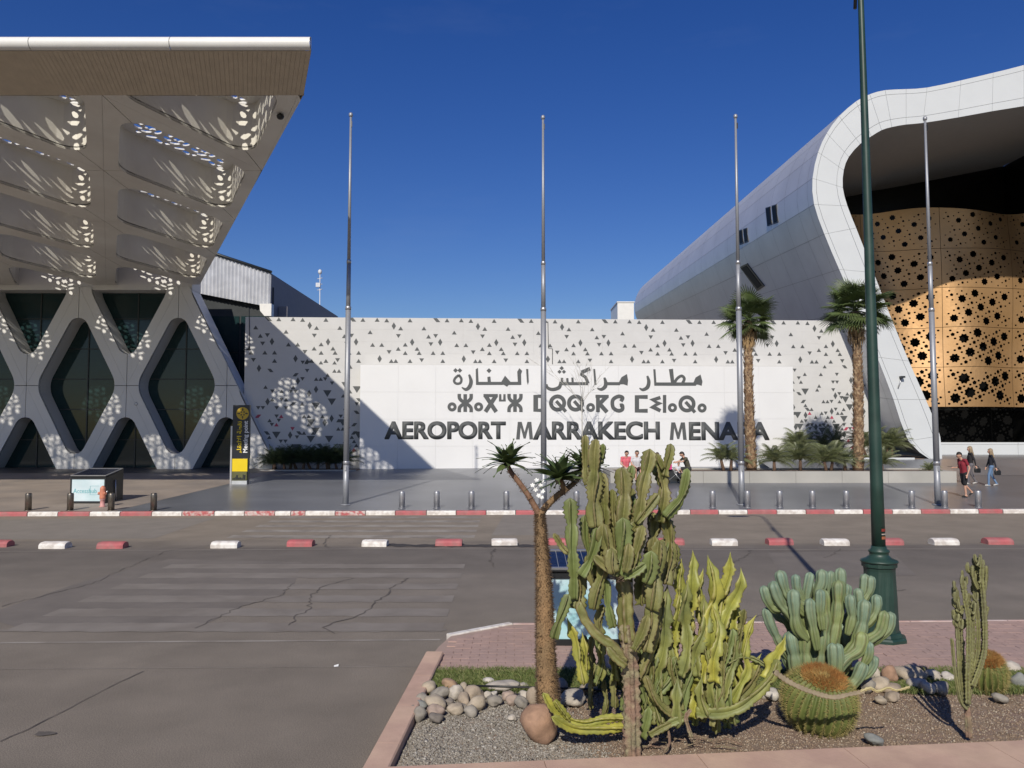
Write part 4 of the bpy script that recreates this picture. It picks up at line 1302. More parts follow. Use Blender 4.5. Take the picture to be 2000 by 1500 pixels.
# raised bed by the wall
rb = thing('raised_bed', 'low white-edged planting bed at the foot of the patterned wall beside the ring', 'planting bed', (17, 43.4, .6))
c0, c1 = P(1478, 895, 43.0), P(1782, 894, 43.2)
MB().bbox((c0.x, 42.95, .4), (c1.x, 43.12, c0.z + .03)).build('kerb', M_ring, rb)
MB().bbox((c0.x, 43.13, .4), (c1.x + .6, 46.6, c0.z - .02)).build('soil_bed', M_soil, rb)
BZ = c0.z - .02
rp_ = sheet('ramp_pavement', [(13.2, 39.4, plz(13, 39.4) + .006), (70, 39.4, plz(70, 39.4) + .006), (70, 43.0, c0.z - .06), (13.2, 43.0, c0.z - .06)], M_plaza)
sheet('upper_pavement', [(13.2, 43.0, c0.z - .06), (70, 43.0, c0.z - .06), (70, 51.0, c0.z - .03), (13.2, 51.0, c0.z - .03)], M_plaza)
# dark planting bed left
lb = thing('planting_bed', 'dark soil bed with thin pale kerb in the canopy shade beside the lettered wall', 'planting bed', (-12, 42.5, .5))
a0, a1 = P(505, 922, 41.6), P(700, 917, 42.2)
MB().bbox((a0.x, 41.75, .3), (a1.x - .05, 41.87, plz(-12, 41.8) + .07)).build('kerb', M_conc, lb)
MB().bbox((a0.x, 41.88, .3), (a1.x - .05, 43.0, plz(-12, 41.8) + .05)).build('soil_bed', M_soil, lb)

# ---------------- fan palms
M_boot = mat('palm_bark_scale', (0.22, 0.13, 0.07), 0.85, var=0.3, vscale=9, col2=(0.42, 0.30, 0.18), v2=6)
M_trunk = mat('palm_trunk', (0.14, 0.085, 0.055), 0.9, var=0.25, vscale=8, bump=0.5)
M_skirt = mat('dead_palm_thatch', (0.38, 0.25, 0.12), 0.85, var=0.25, vscale=6)
M_fan = mat('fan_palm_leaf', (0.07, 0.105, 0.03), 0.55, var=0.25, vscale=2.5, col2=(0.085, 0.115, 0.035), v2=2)
def fan_leaf():
    mb = MB(); rnd = random.Random(5)
    mb.tube([(0, 0, 0), (.35, 0, .03), (.72, 0, .0)], [.022, .016, .012], 5)
    n = 26
    for k in range(n):
        a = R(-104) + R(208) * k / (n - 1)
        L_ = .86 * (1 - .22 * abs(a) / R(104)) * rnd.uniform(.92, 1.06)
        d = Vector((math.cos(a), math.sin(a), 0)); w = .030
        nrm = Vector((-d.y, d.x, 0))
        base = Vector((.68, 0, 0))
        p0, p1, p2, p3 = base + d * .02, base + d * L_ * .45, base + d * L_ * .8, base + d * L_
        drop = rnd.uniform(.05, .16)
        p1 = p1 + Vector((0, 0, .03)); p2 = p2 + Vector((0, 0, -.02)); p3 = p3 + Vector((0, 0, -drop))
        mb.add([p0, p1 - nrm * w, p1 + Vector((0, 0, .02)), p1 + nrm * w, p2 - nrm * w * .6, p2 + Vector((0, 0, .012)), p2 + nrm * w * .6, p3],
               [(0, 1, 2), (0, 2, 3), (1, 4, 5, 2), (2, 5, 6, 3), (4, 7, 5), (5, 7, 6)])
    return mb.mesh('frond', M_fan)
FAN = fan_leaf()
def fan_palm(base, height, rtr, crown_r, skirt_len, label, seed):
    rnd = random.Random(seed)
    t = thing('fan_palm', label, 'palm tree', base)
    bend = rnd.uniform(-.1, .1)
    def ax(z): return base + Vector((bend * math.sin(z * .35) , 0, z))
    N = 24
    MB().tube([ax(height * i / N) for i in range(N + 1)], [rtr * (1.12 if i == 0 else (1 - .30 * i / N)) for i in range(N + 1)], 12).build('trunk', M_trunk, t)
    sc_ = MB(); z = .1; row = 0
    while z < height - skirt_len * .4:
        r = rtr * (1 - .30 * z / height)
        n = 9
        for k in range(n):
            a = 2 * math.pi * (k + .5 * (row % 2)) / n + rnd.uniform(-.12, .12)
            d = Vector((math.cos(a), math.sin(a), 0)); s_ = Vector((-d.y, d.x, 0))
            c = ax(z) + d * r * .96
            h = rnd.uniform(.14, .24); o_ = rnd.uniform(.03, .09); w = r * .40
            tw = rnd.choice((-1, 1)) * .06
            sc_.add([c - s_ * w, c + s_ * w, c + s_ * (w * .45 + tw) + d * o_ + Vector((0, 0, h)), c - s_ * (w * .45 - tw) + d * o_ + Vector((0, 0, h)), c + d * (o_ * .2 + .02) + Vector((0, 0, h * .3))],
                    [(0, 1, 4), (1, 2, 4), (2, 3, 4), (3, 0, 4)])
        z += .125; row += 1
    o = sc_.build('leaf_scales', M_boot, t, fix=False); o['kind'] = 'stuff'
    sk = MB()
    for k in range(420):
        a = rnd.uniform(0, 2 * math.pi); d = Vector((math.cos(a), math.sin(a), 0)); s_ = Vector((-d.y, d.x, 0))
        zt = height - rnd.uniform(0, skirt_len * .75)
        f = (height - zt) / skirt_len
        ro = rtr * (.8 + 1.0 * math.sin(min(1, f * 1.2 + .15) * math.pi * .72)) * rnd.uniform(.75, 1.15)
        p0 = ax(zt) + d * rtr * .5; p1 = ax(zt - .12) + d * ro; p2 = ax(zt - rnd.uniform(.3, .55)) + d * ro * rnd.uniform(.7, 1.0)
        w = rnd.uniform(.012, .04)
        sk.add([p0 - s_ * w, p0 + s_ * w, p1 + s_ * w, p1 - s_ * w, p2], [(0, 1, 2, 3), (3, 2, 4)])
    o = sk.build('dead_leaf_skirt', M_skirt, t, fix=False); o['kind'] = 'stuff'
    top = ax(height)
    n = 44
    for k in range(n):
        f = k / n
        el = R(86) - R(128) * f ** .85 + rnd.uniform(-.12, .12)
        az = k * 2.39996 + rnd.uniform(-.2, .2)
        s = crown_r / 1.42 * rnd.uniform(.8, 1.15) * (1 if f > .12 else .75)
        o = link('frond', FAN, t)
        M = Matrix.Translation(top + Vector((0, 0, .18 - .25 * f)) - Vector(base)) @ Matrix.Rotation(az, 4, 'Z') @ Matrix.Rotation(-el, 4, 'Y') @ Matrix.Rotation(rnd.uniform(-.5, .5), 4, 'X') @ Matrix.Scale(s, 4)
        o.matrix_local = M
    return t
yp1 = 37.4
b1 = P(1468, 918, yp1); b1 = Vector((b1.x, yp1, PZ)); t1 = P(1458, 645, yp1)
fan_palm(b1, t1.z - PZ + .45, .215, 1.4, 1.35, 'shorter fan palm with a shaggy trunk in front of the end of the lettering', 1)
yp2 = 37.0
b2 = P(1676, 920, yp2); b2 = Vector((b2.x, yp2, PZ)); t2 = P(1672, 640, yp2)
fan_palm(b2, t2.z - PZ + .75, .225, 1.7, 1.7, 'taller fan palm with a brown thatch skirt seen behind the green lamp post', 2)

# ---------------- feathery small palms
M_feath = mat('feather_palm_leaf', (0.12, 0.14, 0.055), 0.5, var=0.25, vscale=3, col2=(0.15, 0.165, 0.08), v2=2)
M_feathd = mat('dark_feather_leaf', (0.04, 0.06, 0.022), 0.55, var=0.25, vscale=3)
def feather(matl, droop=.55, L_=1.0, n=22, wl=.20):
    mb = MB(); pts = []
    for i in range(9):
        s = i / 8
        pts.append(Vector((s * L_ * .92, 0, s * L_ * .55 - droop * L_ * s * s * .95)))
    mb.tube(pts, [.012 * (1 - .7 * i / 8) for i in range(9)], 4)
    for i in range(n):
        s = .12 + .88 * i / n
        k = s * 8; j = min(7, int(k)); p = pts[j].lerp(pts[j + 1], k - j)
        d = (pts[j + 1] - pts[j]).normalized()
        for sd in (-1, 1):
            l = wl * (1 - .55 * abs(s - .45) * 1.6)
            q = p + d * l * .55 + Vector((0, sd * l * .8, -l * .55)); m_ = p + d * l * .3 + Vector((0, sd * l * .45, l * .02))
            up = Vector((0, 0, .003)) + d * .005
            mb.add([p - up, p + up, m_ + up, m_ - up, q], [(0, 1, 2, 3), (3, 2, 4)])
    return mb.mesh('frond', matl)
FEA = feather(M_feath, .6, 1.0, 34, .24); FEAD = feather(M_feathd, .5, 1.0, 20, .22)
def small_palm(base, h, spread, n, me, label, cat, seed, stems=1, trunk=.35, group='small feathery palms in the planter beds'):
    rnd = random.Random(seed)
    t = thing('feather_palm', label, cat, base, group)
    for s_ in range(stems):
        off = Vector((rnd.uniform(-.35, .35), rnd.uniform(-.15, .15), 0)) if stems > 1 else Vector()
        lean = Vector((off.x * .5, 0, 0))
        th = h * .82 * trunk * rnd.uniform(.8, 1.15)
        top = off + lean + Vector((0, 0, th))
        MB().tube([Vector(base) + off, Vector(base) + off + lean * .5 + Vector((0, 0, th * .5)), Vector(base) + top], [.085, .075, .065], 8).build('trunk', M_trunk, t)
        for k in range(n // stems):
            f = (k + .5) / (n // stems)
            az = k * 2.39996 + rnd.uniform(-.3, .3)
            el = R(62) - R(75) * f + rnd.uniform(-.1, .1)
            sc = spread * .82 * rnd.uniform(.8, 1.12)
            o = link('frond', me, t)
            o.matrix_local = Matrix.Translation(top) @ Matrix.Rotation(az, 4, 'Z') @ Matrix.Rotation(-el, 4, 'Y') @ Matrix.Scale(sc, 4)
    return t
def bp(px, Y, z): q = P(px, 900, Y); return Vector((q.x, Y, z))
small_palm(bp(1424, 36.6, PZ), 1.7, 1.3, 44, FEA, 'feathery small palm just left of the shorter fan palm trunk', 'small palm', 21, 2)
small_palm(bp(1512, 36.5, PZ), 1.3, 1.25, 40, FEA, 'feathery small palm standing alone right of the shorter fan palm trunk', 'small palm', 22)
small_palm(bp(1563, 36.8, PZ), 1.5, 1.4, 44, FEA, 'feathery small palm left of the bushy clump in the middle of the planter', 'small palm', 23)
small_palm(bp(1618, 36.6, PZ), 1.6, 1.45, 56, FEA, 'broad feathery palm clump between the lone small palm and the taller fan palm', 'small palm', 24, 2)
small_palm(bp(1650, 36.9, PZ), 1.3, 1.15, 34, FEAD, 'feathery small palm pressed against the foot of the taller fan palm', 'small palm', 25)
small_palm(bp(1722, 36.4, PZ), 1.0, 1.15, 34, FEA, 'feathery small palm right of the lamp post shaft in the planter', 'small palm', 26)
small_palm(bp(1815, 36.2, PZ), .5, .72, 24, FEA, 'low spiky tuft palm at the right end of the planter beside a flagpole', 'small palm', 27, 1, .12)
small_palm(bp(1572, 44.2, BZ), 2.0, 1.6, 44, FEA, 'feathery palm in the rear bed next to the right end of the lettered wall', 'small palm', 31, 2)
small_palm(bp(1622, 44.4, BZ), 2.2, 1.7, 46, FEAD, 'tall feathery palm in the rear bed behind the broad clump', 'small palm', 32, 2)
small_palm(bp(1705, 44.2, BZ), 2.0, 1.6, 44, FEA, 'feathery palm in the rear bed hidden behind the lamp post', 'small palm', 33, 2)
small_palm(bp(1742, 44.3, BZ), 2.0, 1.7, 52, FEA, 'bushy feathery palm in the rear bed beside the foot of the white ring', 'small palm', 34, 2)
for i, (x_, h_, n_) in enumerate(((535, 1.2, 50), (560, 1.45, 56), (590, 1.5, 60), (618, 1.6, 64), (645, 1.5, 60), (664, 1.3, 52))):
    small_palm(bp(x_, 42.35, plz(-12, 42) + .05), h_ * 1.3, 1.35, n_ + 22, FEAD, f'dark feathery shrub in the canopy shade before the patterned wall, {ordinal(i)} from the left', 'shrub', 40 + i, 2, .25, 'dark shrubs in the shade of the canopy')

# ---------------- leafless young tree before the lettered wall
M_bark = mat('pale_bark', (0.46, 0.44, 0.39), 0.8, var=0.15, vscale=8)
bt_y = 41.5
tb = PL(1135, 920); tb = Vector((P(1136, 900, bt_y).x, bt_y, plz(4, bt_y)))
tree = thing('bare_tree', 'leafless young tree with thin pale branches in front of the lettering', 'tree', tb)
cr0 = P(1136, 775, bt_y)
MB().tube([tb, tb.lerp(cr0, .5) + Vector((.03, 0, 0)), cr0], [.035, .028, .022], 6).build('trunk', M_bark, tree)
rnd = random.Random(9)
def twig(mb, p, d, L_, r, lvl):
    q = p + d * L_ * .5 + Vector((rnd.uniform(-.05, .05), rnd.uniform(-.05, .05), 0)); e_ = p + d * L_
    mb.tube([p, q, e_], [r, r * .75, r * .45], 4)
    if lvl > 0:
        for k in range(3):
            nd_ = (d + Vector((rnd.uniform(-.7, .7), rnd.uniform(-.5, .5), rnd.uniform(-.25, .4)))).normalized()
            twig(mb, p.lerp(e_, rnd.uniform(.45, .95)), nd_, L_ * rnd.uniform(.4, .65), r * .6, lvl - 1)
for ex, ey in ((1075, 722), (1105, 745), (1128, 722), (1150, 720), (1172, 735), (1160, 760), (1138, 730)):
    e_ = P(ex, ey, bt_y + rnd.uniform(-.5, .5)); mb = MB()
    st = tb.lerp(cr0, rnd.uniform(.88, 1.0))
    twig(mb, st, (e_ - st).normalized(), (e_ - st).length, .017, 2)
    mb.build('branch', M_bark, tree, fix=False)

# ---------------- meeting point sign
M_signdk = mat('sign_navy_black', (0.012, 0.014, 0.02), 0.35, var=0.05)
M_yel = mat('sign_yellow', (0.72, 0.52, 0.0), 0.5, var=0.03)
M_olive = mat('sign_olive_photo', (0.10, 0.10, 0.03), 0.5, var=0.2, vscale=2)
M_txtw = mat('sign_white', (0.75, 0.75, 0.75), 0.5)
mp = PL(465, 946)
YM = mp.y
ms = thing('meeting_point_sign', 'tall black and yellow meeting point totem with vertical lettering on the grey plaza', 'sign', mp)
x0, x1 = P(453, 900, YM).x, P(486, 900, YM).x
def mz(py): return P(465, py, YM).z
def part_box(name, ya, yb, m, dy=0, xa=x0, xb=x1, dep=.16):
    return bevelled_box(name, ((xa + xb) / 2, YM + dep / 2 + dy, (mz(ya) + mz(yb)) / 2), (xb - xa, dep, abs(mz(ya) - mz(yb))), .008, m, ms)
part_box('head_panel', 791, 895.5, M_signdk)
part_box('yellow_panel', 896, 921, M_yel, dep=.15, xa=x0 + .01, xb=x1 - .06)
part_box('picture_panel', 921.5, 938.5, M_olive, dep=.14, xa=x0 + .01, xb=x1 - .08)
part_box('base', 939, 946.3, mat('sign_grey_base', (.45, .47, .48), .5), dep=.2, xb=x1 - .07)
MB().bbox((x0 - .10, YM + .06, mp.z), (x0 - .03, YM + .12, mz(832))).build('side_post', M_steel, ms)
MB().bbox((x1 - .05, YM + .04, mp.z), (x1 - .01, YM + .13, mz(895.7))).build('side_post', M_signdk, ms)
# skyline silhouette on the picture
sk = MB(); rnd = random.Random(4); x_ = x0 + .04
while x_ < x1 - .15:
    w = rnd.uniform(.03, .08); sk.bbox((x_, YM - .004, mz(937)), (x_ + w, YM + .005, mz(937) + rnd.uniform(.05, .24))); x_ += w + .01
sk.build('skyline_print', M_signdk, ms)
cx_, cz_ = P(474, 807.5, YM).x, mz(807.5)
N = 28; rr = .27
disc = [(cx_ + rr * math.cos(2 * math.pi * i / N), cz_ + rr * math.sin(2 * math.pi * i / N)) for i in range(N)]
hs = []
for q in range(4):     # four inward arrows around four dots
    a = q * math.pi / 2
    def rot(x, y): return (cx_ + x * math.cos(a) - y * math.sin(a), cz_ + x * math.sin(a) + y * math.cos(a))
    hs.append([rot(.10, 0), rot(.17, .055), rot(.17, .018), rot(.235, .018), rot(.235, -.018), rot(.17, -.018), rot(.17, -.055)])
    b_ = a + math.pi / 4
    hs.append([(cx_ + .085 * math.cos(b_) + .035 * math.cos(t), cz_ + .085 * math.sin(b_) + .035 * math.sin(t)) for t in [2 * math.pi * k / 8 for k in range(8)]])
perforated(disc, hs, 0, lambda u, v, t: Vector((u, YM - t, v)), .001, .010).build('assembly_symbol', mat('sign_amber', (.55, .36, .02), .5), ms)
def flat_text(body, m, parent, loc, size, rot, off=0.0, ex=.003, name='lettering', fitw=None):
    c = bpy.data.curves.new('t', 'FONT'); c.body = body; c.size = size; c.offset = off; c.extrude = ex; c.align_x = 'CENTER'; c.align_y = 'CENTER'; c.resolution_u = 3
    o = bpy.data.objects.new('t', c); COL.objects.link(o); bpy.context.view_layer.update()
    me = bpy.data.meshes.new_from_object(o.evaluated_get(bpy.context.evaluated_depsgraph_get()))
    bpy.data.objects.remove(o); bpy.data.curves.remove(c)
    if fitw:
        xs = [v.co.x for v in me.vertices]; me.transform(Matrix.Scale(fitw / (max(xs) - min(xs)), 4, (1, 0, 0)))
    me.transform(Matrix.Translation(loc) @ rot); me.materials.clear(); me.materials.append(m)
    return link(name, me, parent)
RV = Matrix.Rotation(R(90), 4, 'X')
up = Matrix.Rotation(R(-90), 4, 'Y') @ RV
flat_text('Meeting point', M_txtw, ms, Vector((P(480, 850, YM).x, YM - .006, (mz(884) + mz(823)) / 2)), .26, up, .006, fitw=mz(823) - mz(885))
flat_text('\uFE80\uFE8E\uFED8\uFE98\uFEDF\uFEFB\uFE8D \uFE94\uFEC4\uFED8\uFEE7', M_yel, ms, Vector((P(468, 850, YM).x, YM - .006, (mz(884) + mz(823)) / 2)), .26, up, .006, fitw=mz(823) - mz(885))

# ---------------- solar charging benches (box with sloped panel)
M_cells = mat('solar_cells', (0.008, 0.012, 0.03), 0.25, var=0.15, spec=0.3, coat=0.1)
M_alu = mat('aluminium_frame', (0.5, 0.5, 0.5), 0.35, metal=0.7)
M_boxk = mat('black_box_frame', (0.012, 0.013, 0.014), 0.45)
def teal_extra(nt, cs, co):
    n = nt.nodes.new('ShaderNodeTexNoise'); n.inputs['Scale'].default_value = 2.3; n.inputs['Detail'].default_value = 3; nt.links.new(co, n.inputs['Vector'])
    r = nt.nodes.new('ShaderNodeMapRange'); r.inputs['From Min'].default_value = .3; r.inputs['From Max'].default_value = .55; nt.links.new(n.outputs[0], r.inputs[0])
    m = nt.nodes.new('ShaderNodeMix'); m.data_type = 'RGBA'; nt.links.new(r.outputs[0], m.inputs[0]); m.inputs[6].default_value = (.30, .58, .60, 1); nt.links.new(cs, m.inputs[7])
    return m.outputs[2]
M_ad = mat('pale_teal_poster', (0.56, 0.68, 0.71), 0.3, var=0.04, vscale=3, extra=teal_extra)
M_adl = mat('pale_poster', (0.60, 0.70, 0.73), 0.3, var=0.06, vscale=1.5, col2=(.50, .64, .67), v2=1.2)
M_teal = mat('teal_print', (0.16, 0.45, 0.48), 0.5)
def solar_box(p, w, hf, hb, d, label, name, ad, text, rz=0.0):
    t = thing(name, label, 'solar advertising box', p)
    x, y, z = p
    f = .045
    MB().bbox((x, y, z), (x + f, y + .06, z + hf)).build('frame', M_boxk, t)
    MB().bbox((x + w - f, y, z), (x + w, y + .06, z + hf)).build('frame', M_boxk, t)
    MB().bbox((x + f, y, z), (x + w - f, y + .06, z + .08)).build('frame', M_boxk, t)
    MB().bbox((x + f, y, z + hf - .07), (x + w - f, y + .06, z + hf)).build('frame', M_boxk, t)
    MB().bbox((x + f, y + .02, z + .08), (x + w - f, y + .04, z + hf - .07)).build('poster', ad, t)
    # sides and back
    for xs in (x, x + w - .03):
        MB().add([(xs, y + .061, z), (xs + .03, y + .061, z), (xs + .03, y + d, z), (xs, y + d, z), (xs, y + .061, z + hf), (xs + .03, y + .061, z + hf), (xs + .03, y + d, z + hb), (xs, y + d, z + hb)],
                 [(0, 3, 2, 1), (4, 5, 6, 7), (0, 1, 5, 4), (1, 2, 6, 5), (2, 3, 7, 6), (3, 0, 4, 7)]).build('side_panel', M_boxk, t)
    MB().bbox((x + .03, y + d - .03, z), (x + w - .03, y + d, z + hb)).build('back_panel', M_boxk, t)
    # solar panel on the sloped lid
    sl = math.atan2(hb - hf, d)
    def tp(u, v, t_): return Vector((x + u, y + v * math.cos(sl) - t_ * math.sin(sl), z + hf + .02 + v * math.sin(sl) + t_ * math.cos(sl)))
    ln = d / math.cos(sl)
    MB().prism([(-.02, -.03), (w + .02, -.03), (w + .02, ln), (-.02, ln)], tp, 0, .02).build('lid', M_boxk, t)
    a = MB(); b_ = .035
    for q in ([(0, 0), (w, 0), (w, b_), (0, b_)], [(0, ln - b_ - .03), (w, ln - b_ - .03), (w, ln - .03), (0, ln - .03)], [(0, b_), (b_, b_), (b_, ln - b_ - .03), (0, ln - b_ - .03)], [(w - b_, b_), (w, b_), (w, ln - b_ - .03), (w - b_, ln - b_ - .03)]):
        a.prism(q, tp, .021, .045)
    a.build('panel_frame', M_alu, t)
    nx_, ny_ = 9, 4
    cw, ch_ = (w - 2 * b_) / nx_, (ln - 2 * b_ - .03) / ny_
    pan = MB().prism([(b_, b_), (w - b_, b_), (w - b_, ln - b_ - .03), (b_, ln - b_ - .03)], tp, .021, .028).build('solar_panel', mat('cell_gaps', (.25, .27, .3), .4), t)
    for i in range(nx_):
        for j in range(ny_):
            g = .004
            u, v = b_ + i * cw, b_ + j * ch_
            MB().prism([(u + g, v + g), (u + cw - g, v + g), (u + cw - g, v + ch_ - g), (u + g, v + ch_ - g)], tp, .029, .033).build('solar_cell', M_cells, pan)
    if text:
        flat_text(text, M_teal, t, Vector((x + w * .42, y + .014, z + hf * .47)), .22, RV, .0, fitw=w * .66)
        bx0_, bx1_, bz0_, bz1_ = x + w * .56, x + w * .80, z + hf * .33, z + hf * .66
        l = MB(); q = .008
        l.bbox((bx0_, y + .013, bz0_), (bx1_, y + .018, bz0_ + q)); l.bbox((bx0_, y + .013, bz1_), (bx1_, y + .018, bz1_ + q)); l.bbox((bx0_, y + .012, bz0_), (bx0_ + q, y + .019, bz1_ + q))
        l.build('logo_frame', M_teal, t)
    # side pipe
    MB().tube([(x + w + .03, y + d * .55, z + .05), (x + w + .03, y + d * .5, z + hf * .85)], .022, 8).build('side_pipe', M_steel, t)
    return t
q = PL(136, 983.5)
wpx = P(204, 960, q.y).x - P(135, 960, q.y).x
sb1 = solar_box(Vector((q.x, q.y, q.z)), wpx, P(160, 932, q.y).z - q.z, P(160, 918, q.y + 1.0).z - q.z, 1.25, 'black solar box with a pale poster on the brown pavement, far side of the street', 'solar_box', M_adl, 'Accesshub')
q = G(1069, 1262, .12)
wpx = P(1238, 1200, q.y).x - P(1070, 1200, q.y).x
sb2 = solar_box(Vector((q.x, q.y, .12)), wpx, P(1100, 1119, q.y).z - .12, P(1100, 1081, q.y + .8).z - .12, .8, 'black solar box with a teal poster half hidden behind the cactus thicket', 'solar_box', M_ad, None)

# ---------------- hydrant
hp = PL(200, 990)
M_hyd = mat('faded_orange_paint', (0.55, 0.20, 0.12), 0.6, var=0.15, vscale=12)
M_hydp = mat('faded_pink_paint', (0.55, 0.27, 0.25), 0.6, var=0.1)
hy = thing('fire_hydrant', 'faded orange and pink fire hydrant in front of the far solar box', 'hydrant', hp)
MB().lathe(hp, [(.10, 0), (.10, .03), (.075, .04), (.072, .24), (.095, .25), (.095, .27)], 16).build('standpipe', M_hydp, hy)
MB().lathe(hp + Vector((0, 0, .271)), [(.09, 0), (.10, .03), (.095, .06), (.10, .20), (.085, .30), (.09, .32), (.085, .36), (.04, .41), (.02, .43)], 16).build('body', M_hyd, hy)
for a_ in (-25, 160): 
    d = Vector((math.cos(R(a_)), -.5, 0)).normalized()
    MB().tube([hp + Vector((0, 0, .45)) + d * .06, hp + Vector((0, 0, .45)) + d * .15], .045, 10).build('outlet', M_hyd, hy)
MB().tube([hp + Vector((.09, 0, .40)), hp + Vector((.16, -.02, .53))], .02, 8).build('chain_arm', M_alu, hy)

# ---------------- green street lamp
M_green = mat('dark_green_paint', (0.016, 0.043, 0.032), 0.45, var=0.2, vscale=5, col2=(0.025, 0.055, 0.042), v2=2)
lb_ = G(1722, 1249, .12)
lx, ly = lb_.x, lb_.y
lamp = thing('street_lamp', 'dark green cast iron street lamp with a fluted pedestal and tall tapering shaft', 'street lamp', (lx, ly, .12))
def lz(py): return P(1710, py, ly).z - .12
B0 = Vector((lx - .0, ly, .12))
def lean_at(z): return B0 + Vector((-.0072 * z, 0, z))
zt = lz(1098)
MB().lathe(B0, [(.30, 0), (.30, .04), (.285, .06), (.25, .065), (.24, .10), (.22, .115)], 8, smooth=False).build('foot', M_green, lamp)
ped = MB()
prof = [(.215, .116), (.212, .14), (.205, .5), (.190, zt - .10), (.195, zt - .06), (.215, zt - .05), (.215, zt)]
n = 32; vs = []
for r, z in prof:
    for k in range(n):
        a = 2 * math.pi * (k + .5) / n
        oct_ = math.cos(math.pi / 8) / math.cos(((a + math.pi / 8) % (math.pi / 4)) - math.pi / 8)
        fl = 1 - .035 * (k % 2) * (1 if .14 < z < zt - .1 else 0)
        vs.append(lean_at(z) + Vector((r * oct_ * fl * math.cos(a), r * oct_ * fl * math.sin(a), 0)))
fs = [(i * n + k, i * n + (k + 1) % n, (i + 1) * n + (k + 1) % n, (i + 1) * n + k) for i in range(len(prof) - 1) for k in range(n)]
ped.add(vs, fs + [tuple(range((len(prof) - 1) * n, len(prof) * n))]); ped.build('pedestal', M_green, lamp)
zc1 = lz(1066)
MB().lathe(lean_at(zt), [(.215, 0), (.225, .015), (.215, .03), (.15, .055), (.115, .09), (.112, .12), (.125, .13), (.125, .15), (.095, .17), (.088, max(.18, zc1 - zt))], 24).build('collar', M_green, lamp)
Hs = 10.4
ps = []
for k in range(13):
    z = zc1 + (Hs - zc1) * k / 12
    ps.append(lean_at(z))
MB().tube(ps, [.082 + (.030 - .082) * (min(1, (k / 12) * 1.15)) for k in range(13)], 20).build('shaft', M_green, lamp)
tp_ = lean_at(Hs)
MB().tube([tp_, tp_ + Vector((-.05, 0, .35)), tp_ + Vector((-.28, 0, .55)), tp_ + Vector((-.55, 0, .45))], [.036, .034, .03, .03], 10).build('arm', M_green, lamp)
bevelled_box('lamp_head', tp_ + Vector((-.78, 0, .36)), (.62, .26, .13), .04, M_green, lamp)
MB().ell(tp_ + Vector((-.80, 0, .29)), (.22, .1, .06)).build('lens', mat('lamp_lens', (.5, .5, .48), .2), lamp)
hk = P(1670, 17, ly)
MB().tube([Vector((hk.x, ly, hk.z)), Vector((hk.x + .03, ly, hk.z + .55)), Vector((lean_at(9).x, ly, hk.z + .75))], [.022, .018, .014], 6).build('bracket', M_black_(), lamp)
# stickers on the shaft
for (py, hgt, c) in ((1034, .035, (.22, .03, .02)), (1042, .016, (.38, .33, .28)), (1049, .035, (.32, .11, .05))):
    z = P(1713, py, ly).z - .12
    m = mat('sticker_%d' % py, c, .5)
    a0_ = R(-75); mbs = MB(); r_ = .088
    vs = []
    for k in range(5):
        a = R(-88) + R(11) * k
        vs += [lean_at(z) + Vector((r_ * math.cos(a), r_ * math.sin(a), -hgt / 2)), lean_at(z) + Vector((r_ * math.cos(a), r_ * math.sin(a), hgt / 2))]
    mbs.add(vs, [(2 * i, 2 * i + 2, 2 * i + 3, 2 * i + 1) for i in range(4)]); mbs.build('sticker', m, lamp, fix=False)

# ================================================================== PEOPLE
M_skin = mat('skin', (0.52, 0.30, 0.21), 0.55, var=0.05)
def cap_mesh(bm, a, b, ra, rb, n=12):
    """tapered capsule"""
    a, b = Vector(a), Vector(b); d = (b - a)
    if d.length < 1e-5: d = Vector((0, 0, 1e-4))
    q = d.to_track_quat('Z', 'Y'); L_ = d.length
    prof = []
    for i in range(5): t = math.pi / 2 * i / 4; prof.append((ra * math.sin(t), -ra * math.cos(t)))
    for i in range(5): t = math.pi / 2 * i / 4; prof.append((rb * math.cos(t), L_ + rb * math.sin(t)))
    ring = []
    for r, z in prof:
        ring.append([bm.verts.new(a + q @ Vector((max(r, 1e-4) * math.cos(2 * math.pi * k / n), max(r, 1e-4) * math.sin(2 * math.pi * k / n), z))) for k in range(n)])
    for i in range(len(ring) - 1):
        for k in range(n): bm.faces.new((ring[i][k], ring[i][(k + 1) % n], ring[i + 1][(k + 1) % n], ring[i + 1][k]))
    bm.faces.new(ring[0][::-1]); bm.faces.new(ring[-1])
def remeshed(name, segs, vox, mats, owner, parent, smooth_it=4):
    bm = bmesh.new()
    for s in segs: cap_mesh(bm, *s[:4])
    me0 = bpy.data.meshes.new('tmp'); bm.to_mesh(me0); bm.free()
    o = bpy.data.objects.new('tmp', me0); COL.objects.link(o)
    m = o.modifiers.new('r', 'REMESH'); m.mode = 'VOXEL'; m.voxel_size = vox
    m2 = o.modifiers.new('s', 'SMOOTH'); m2.iterations = smooth_it; m2.factor = .5
    bpy.context.view_layer.update()
    me = bpy.data.meshes.new_from_object(o.evaluated_get(bpy.context.evaluated_depsgraph_get()))
    bpy.data.objects.remove(o); bpy.data.meshes.remove(me0)
    me.materials.clear()
    for mm in mats: me.materials.append(mm)
    if owner:
        V = np.array([v.co[:] for v in me.vertices])
        best = np.full(len(V), 1e9); idx = np.zeros(len(V), int)
        for s, mi in zip(segs, owner):
            a, b = np.array(s[0]), np.array(s[1]); d = b - a; L2 = max(1e-9, d @ d)
            t = np.clip(((V - a) @ d) / L2, 0, 1)
            dist = np.linalg.norm(V - (a + t[:, None] * d), axis=1) - (s[2] + (s[3] - s[2]) * t)
            u = dist < best; best[u] = dist[u]; idx[u] = mi
        for p in me.polygons: p.material_index = int(idx[p.vertices[0]])
    me.polygons.foreach_set('use_smooth', [True] * len(me.polygons))
    me.name = name
    return link(name, me, parent)
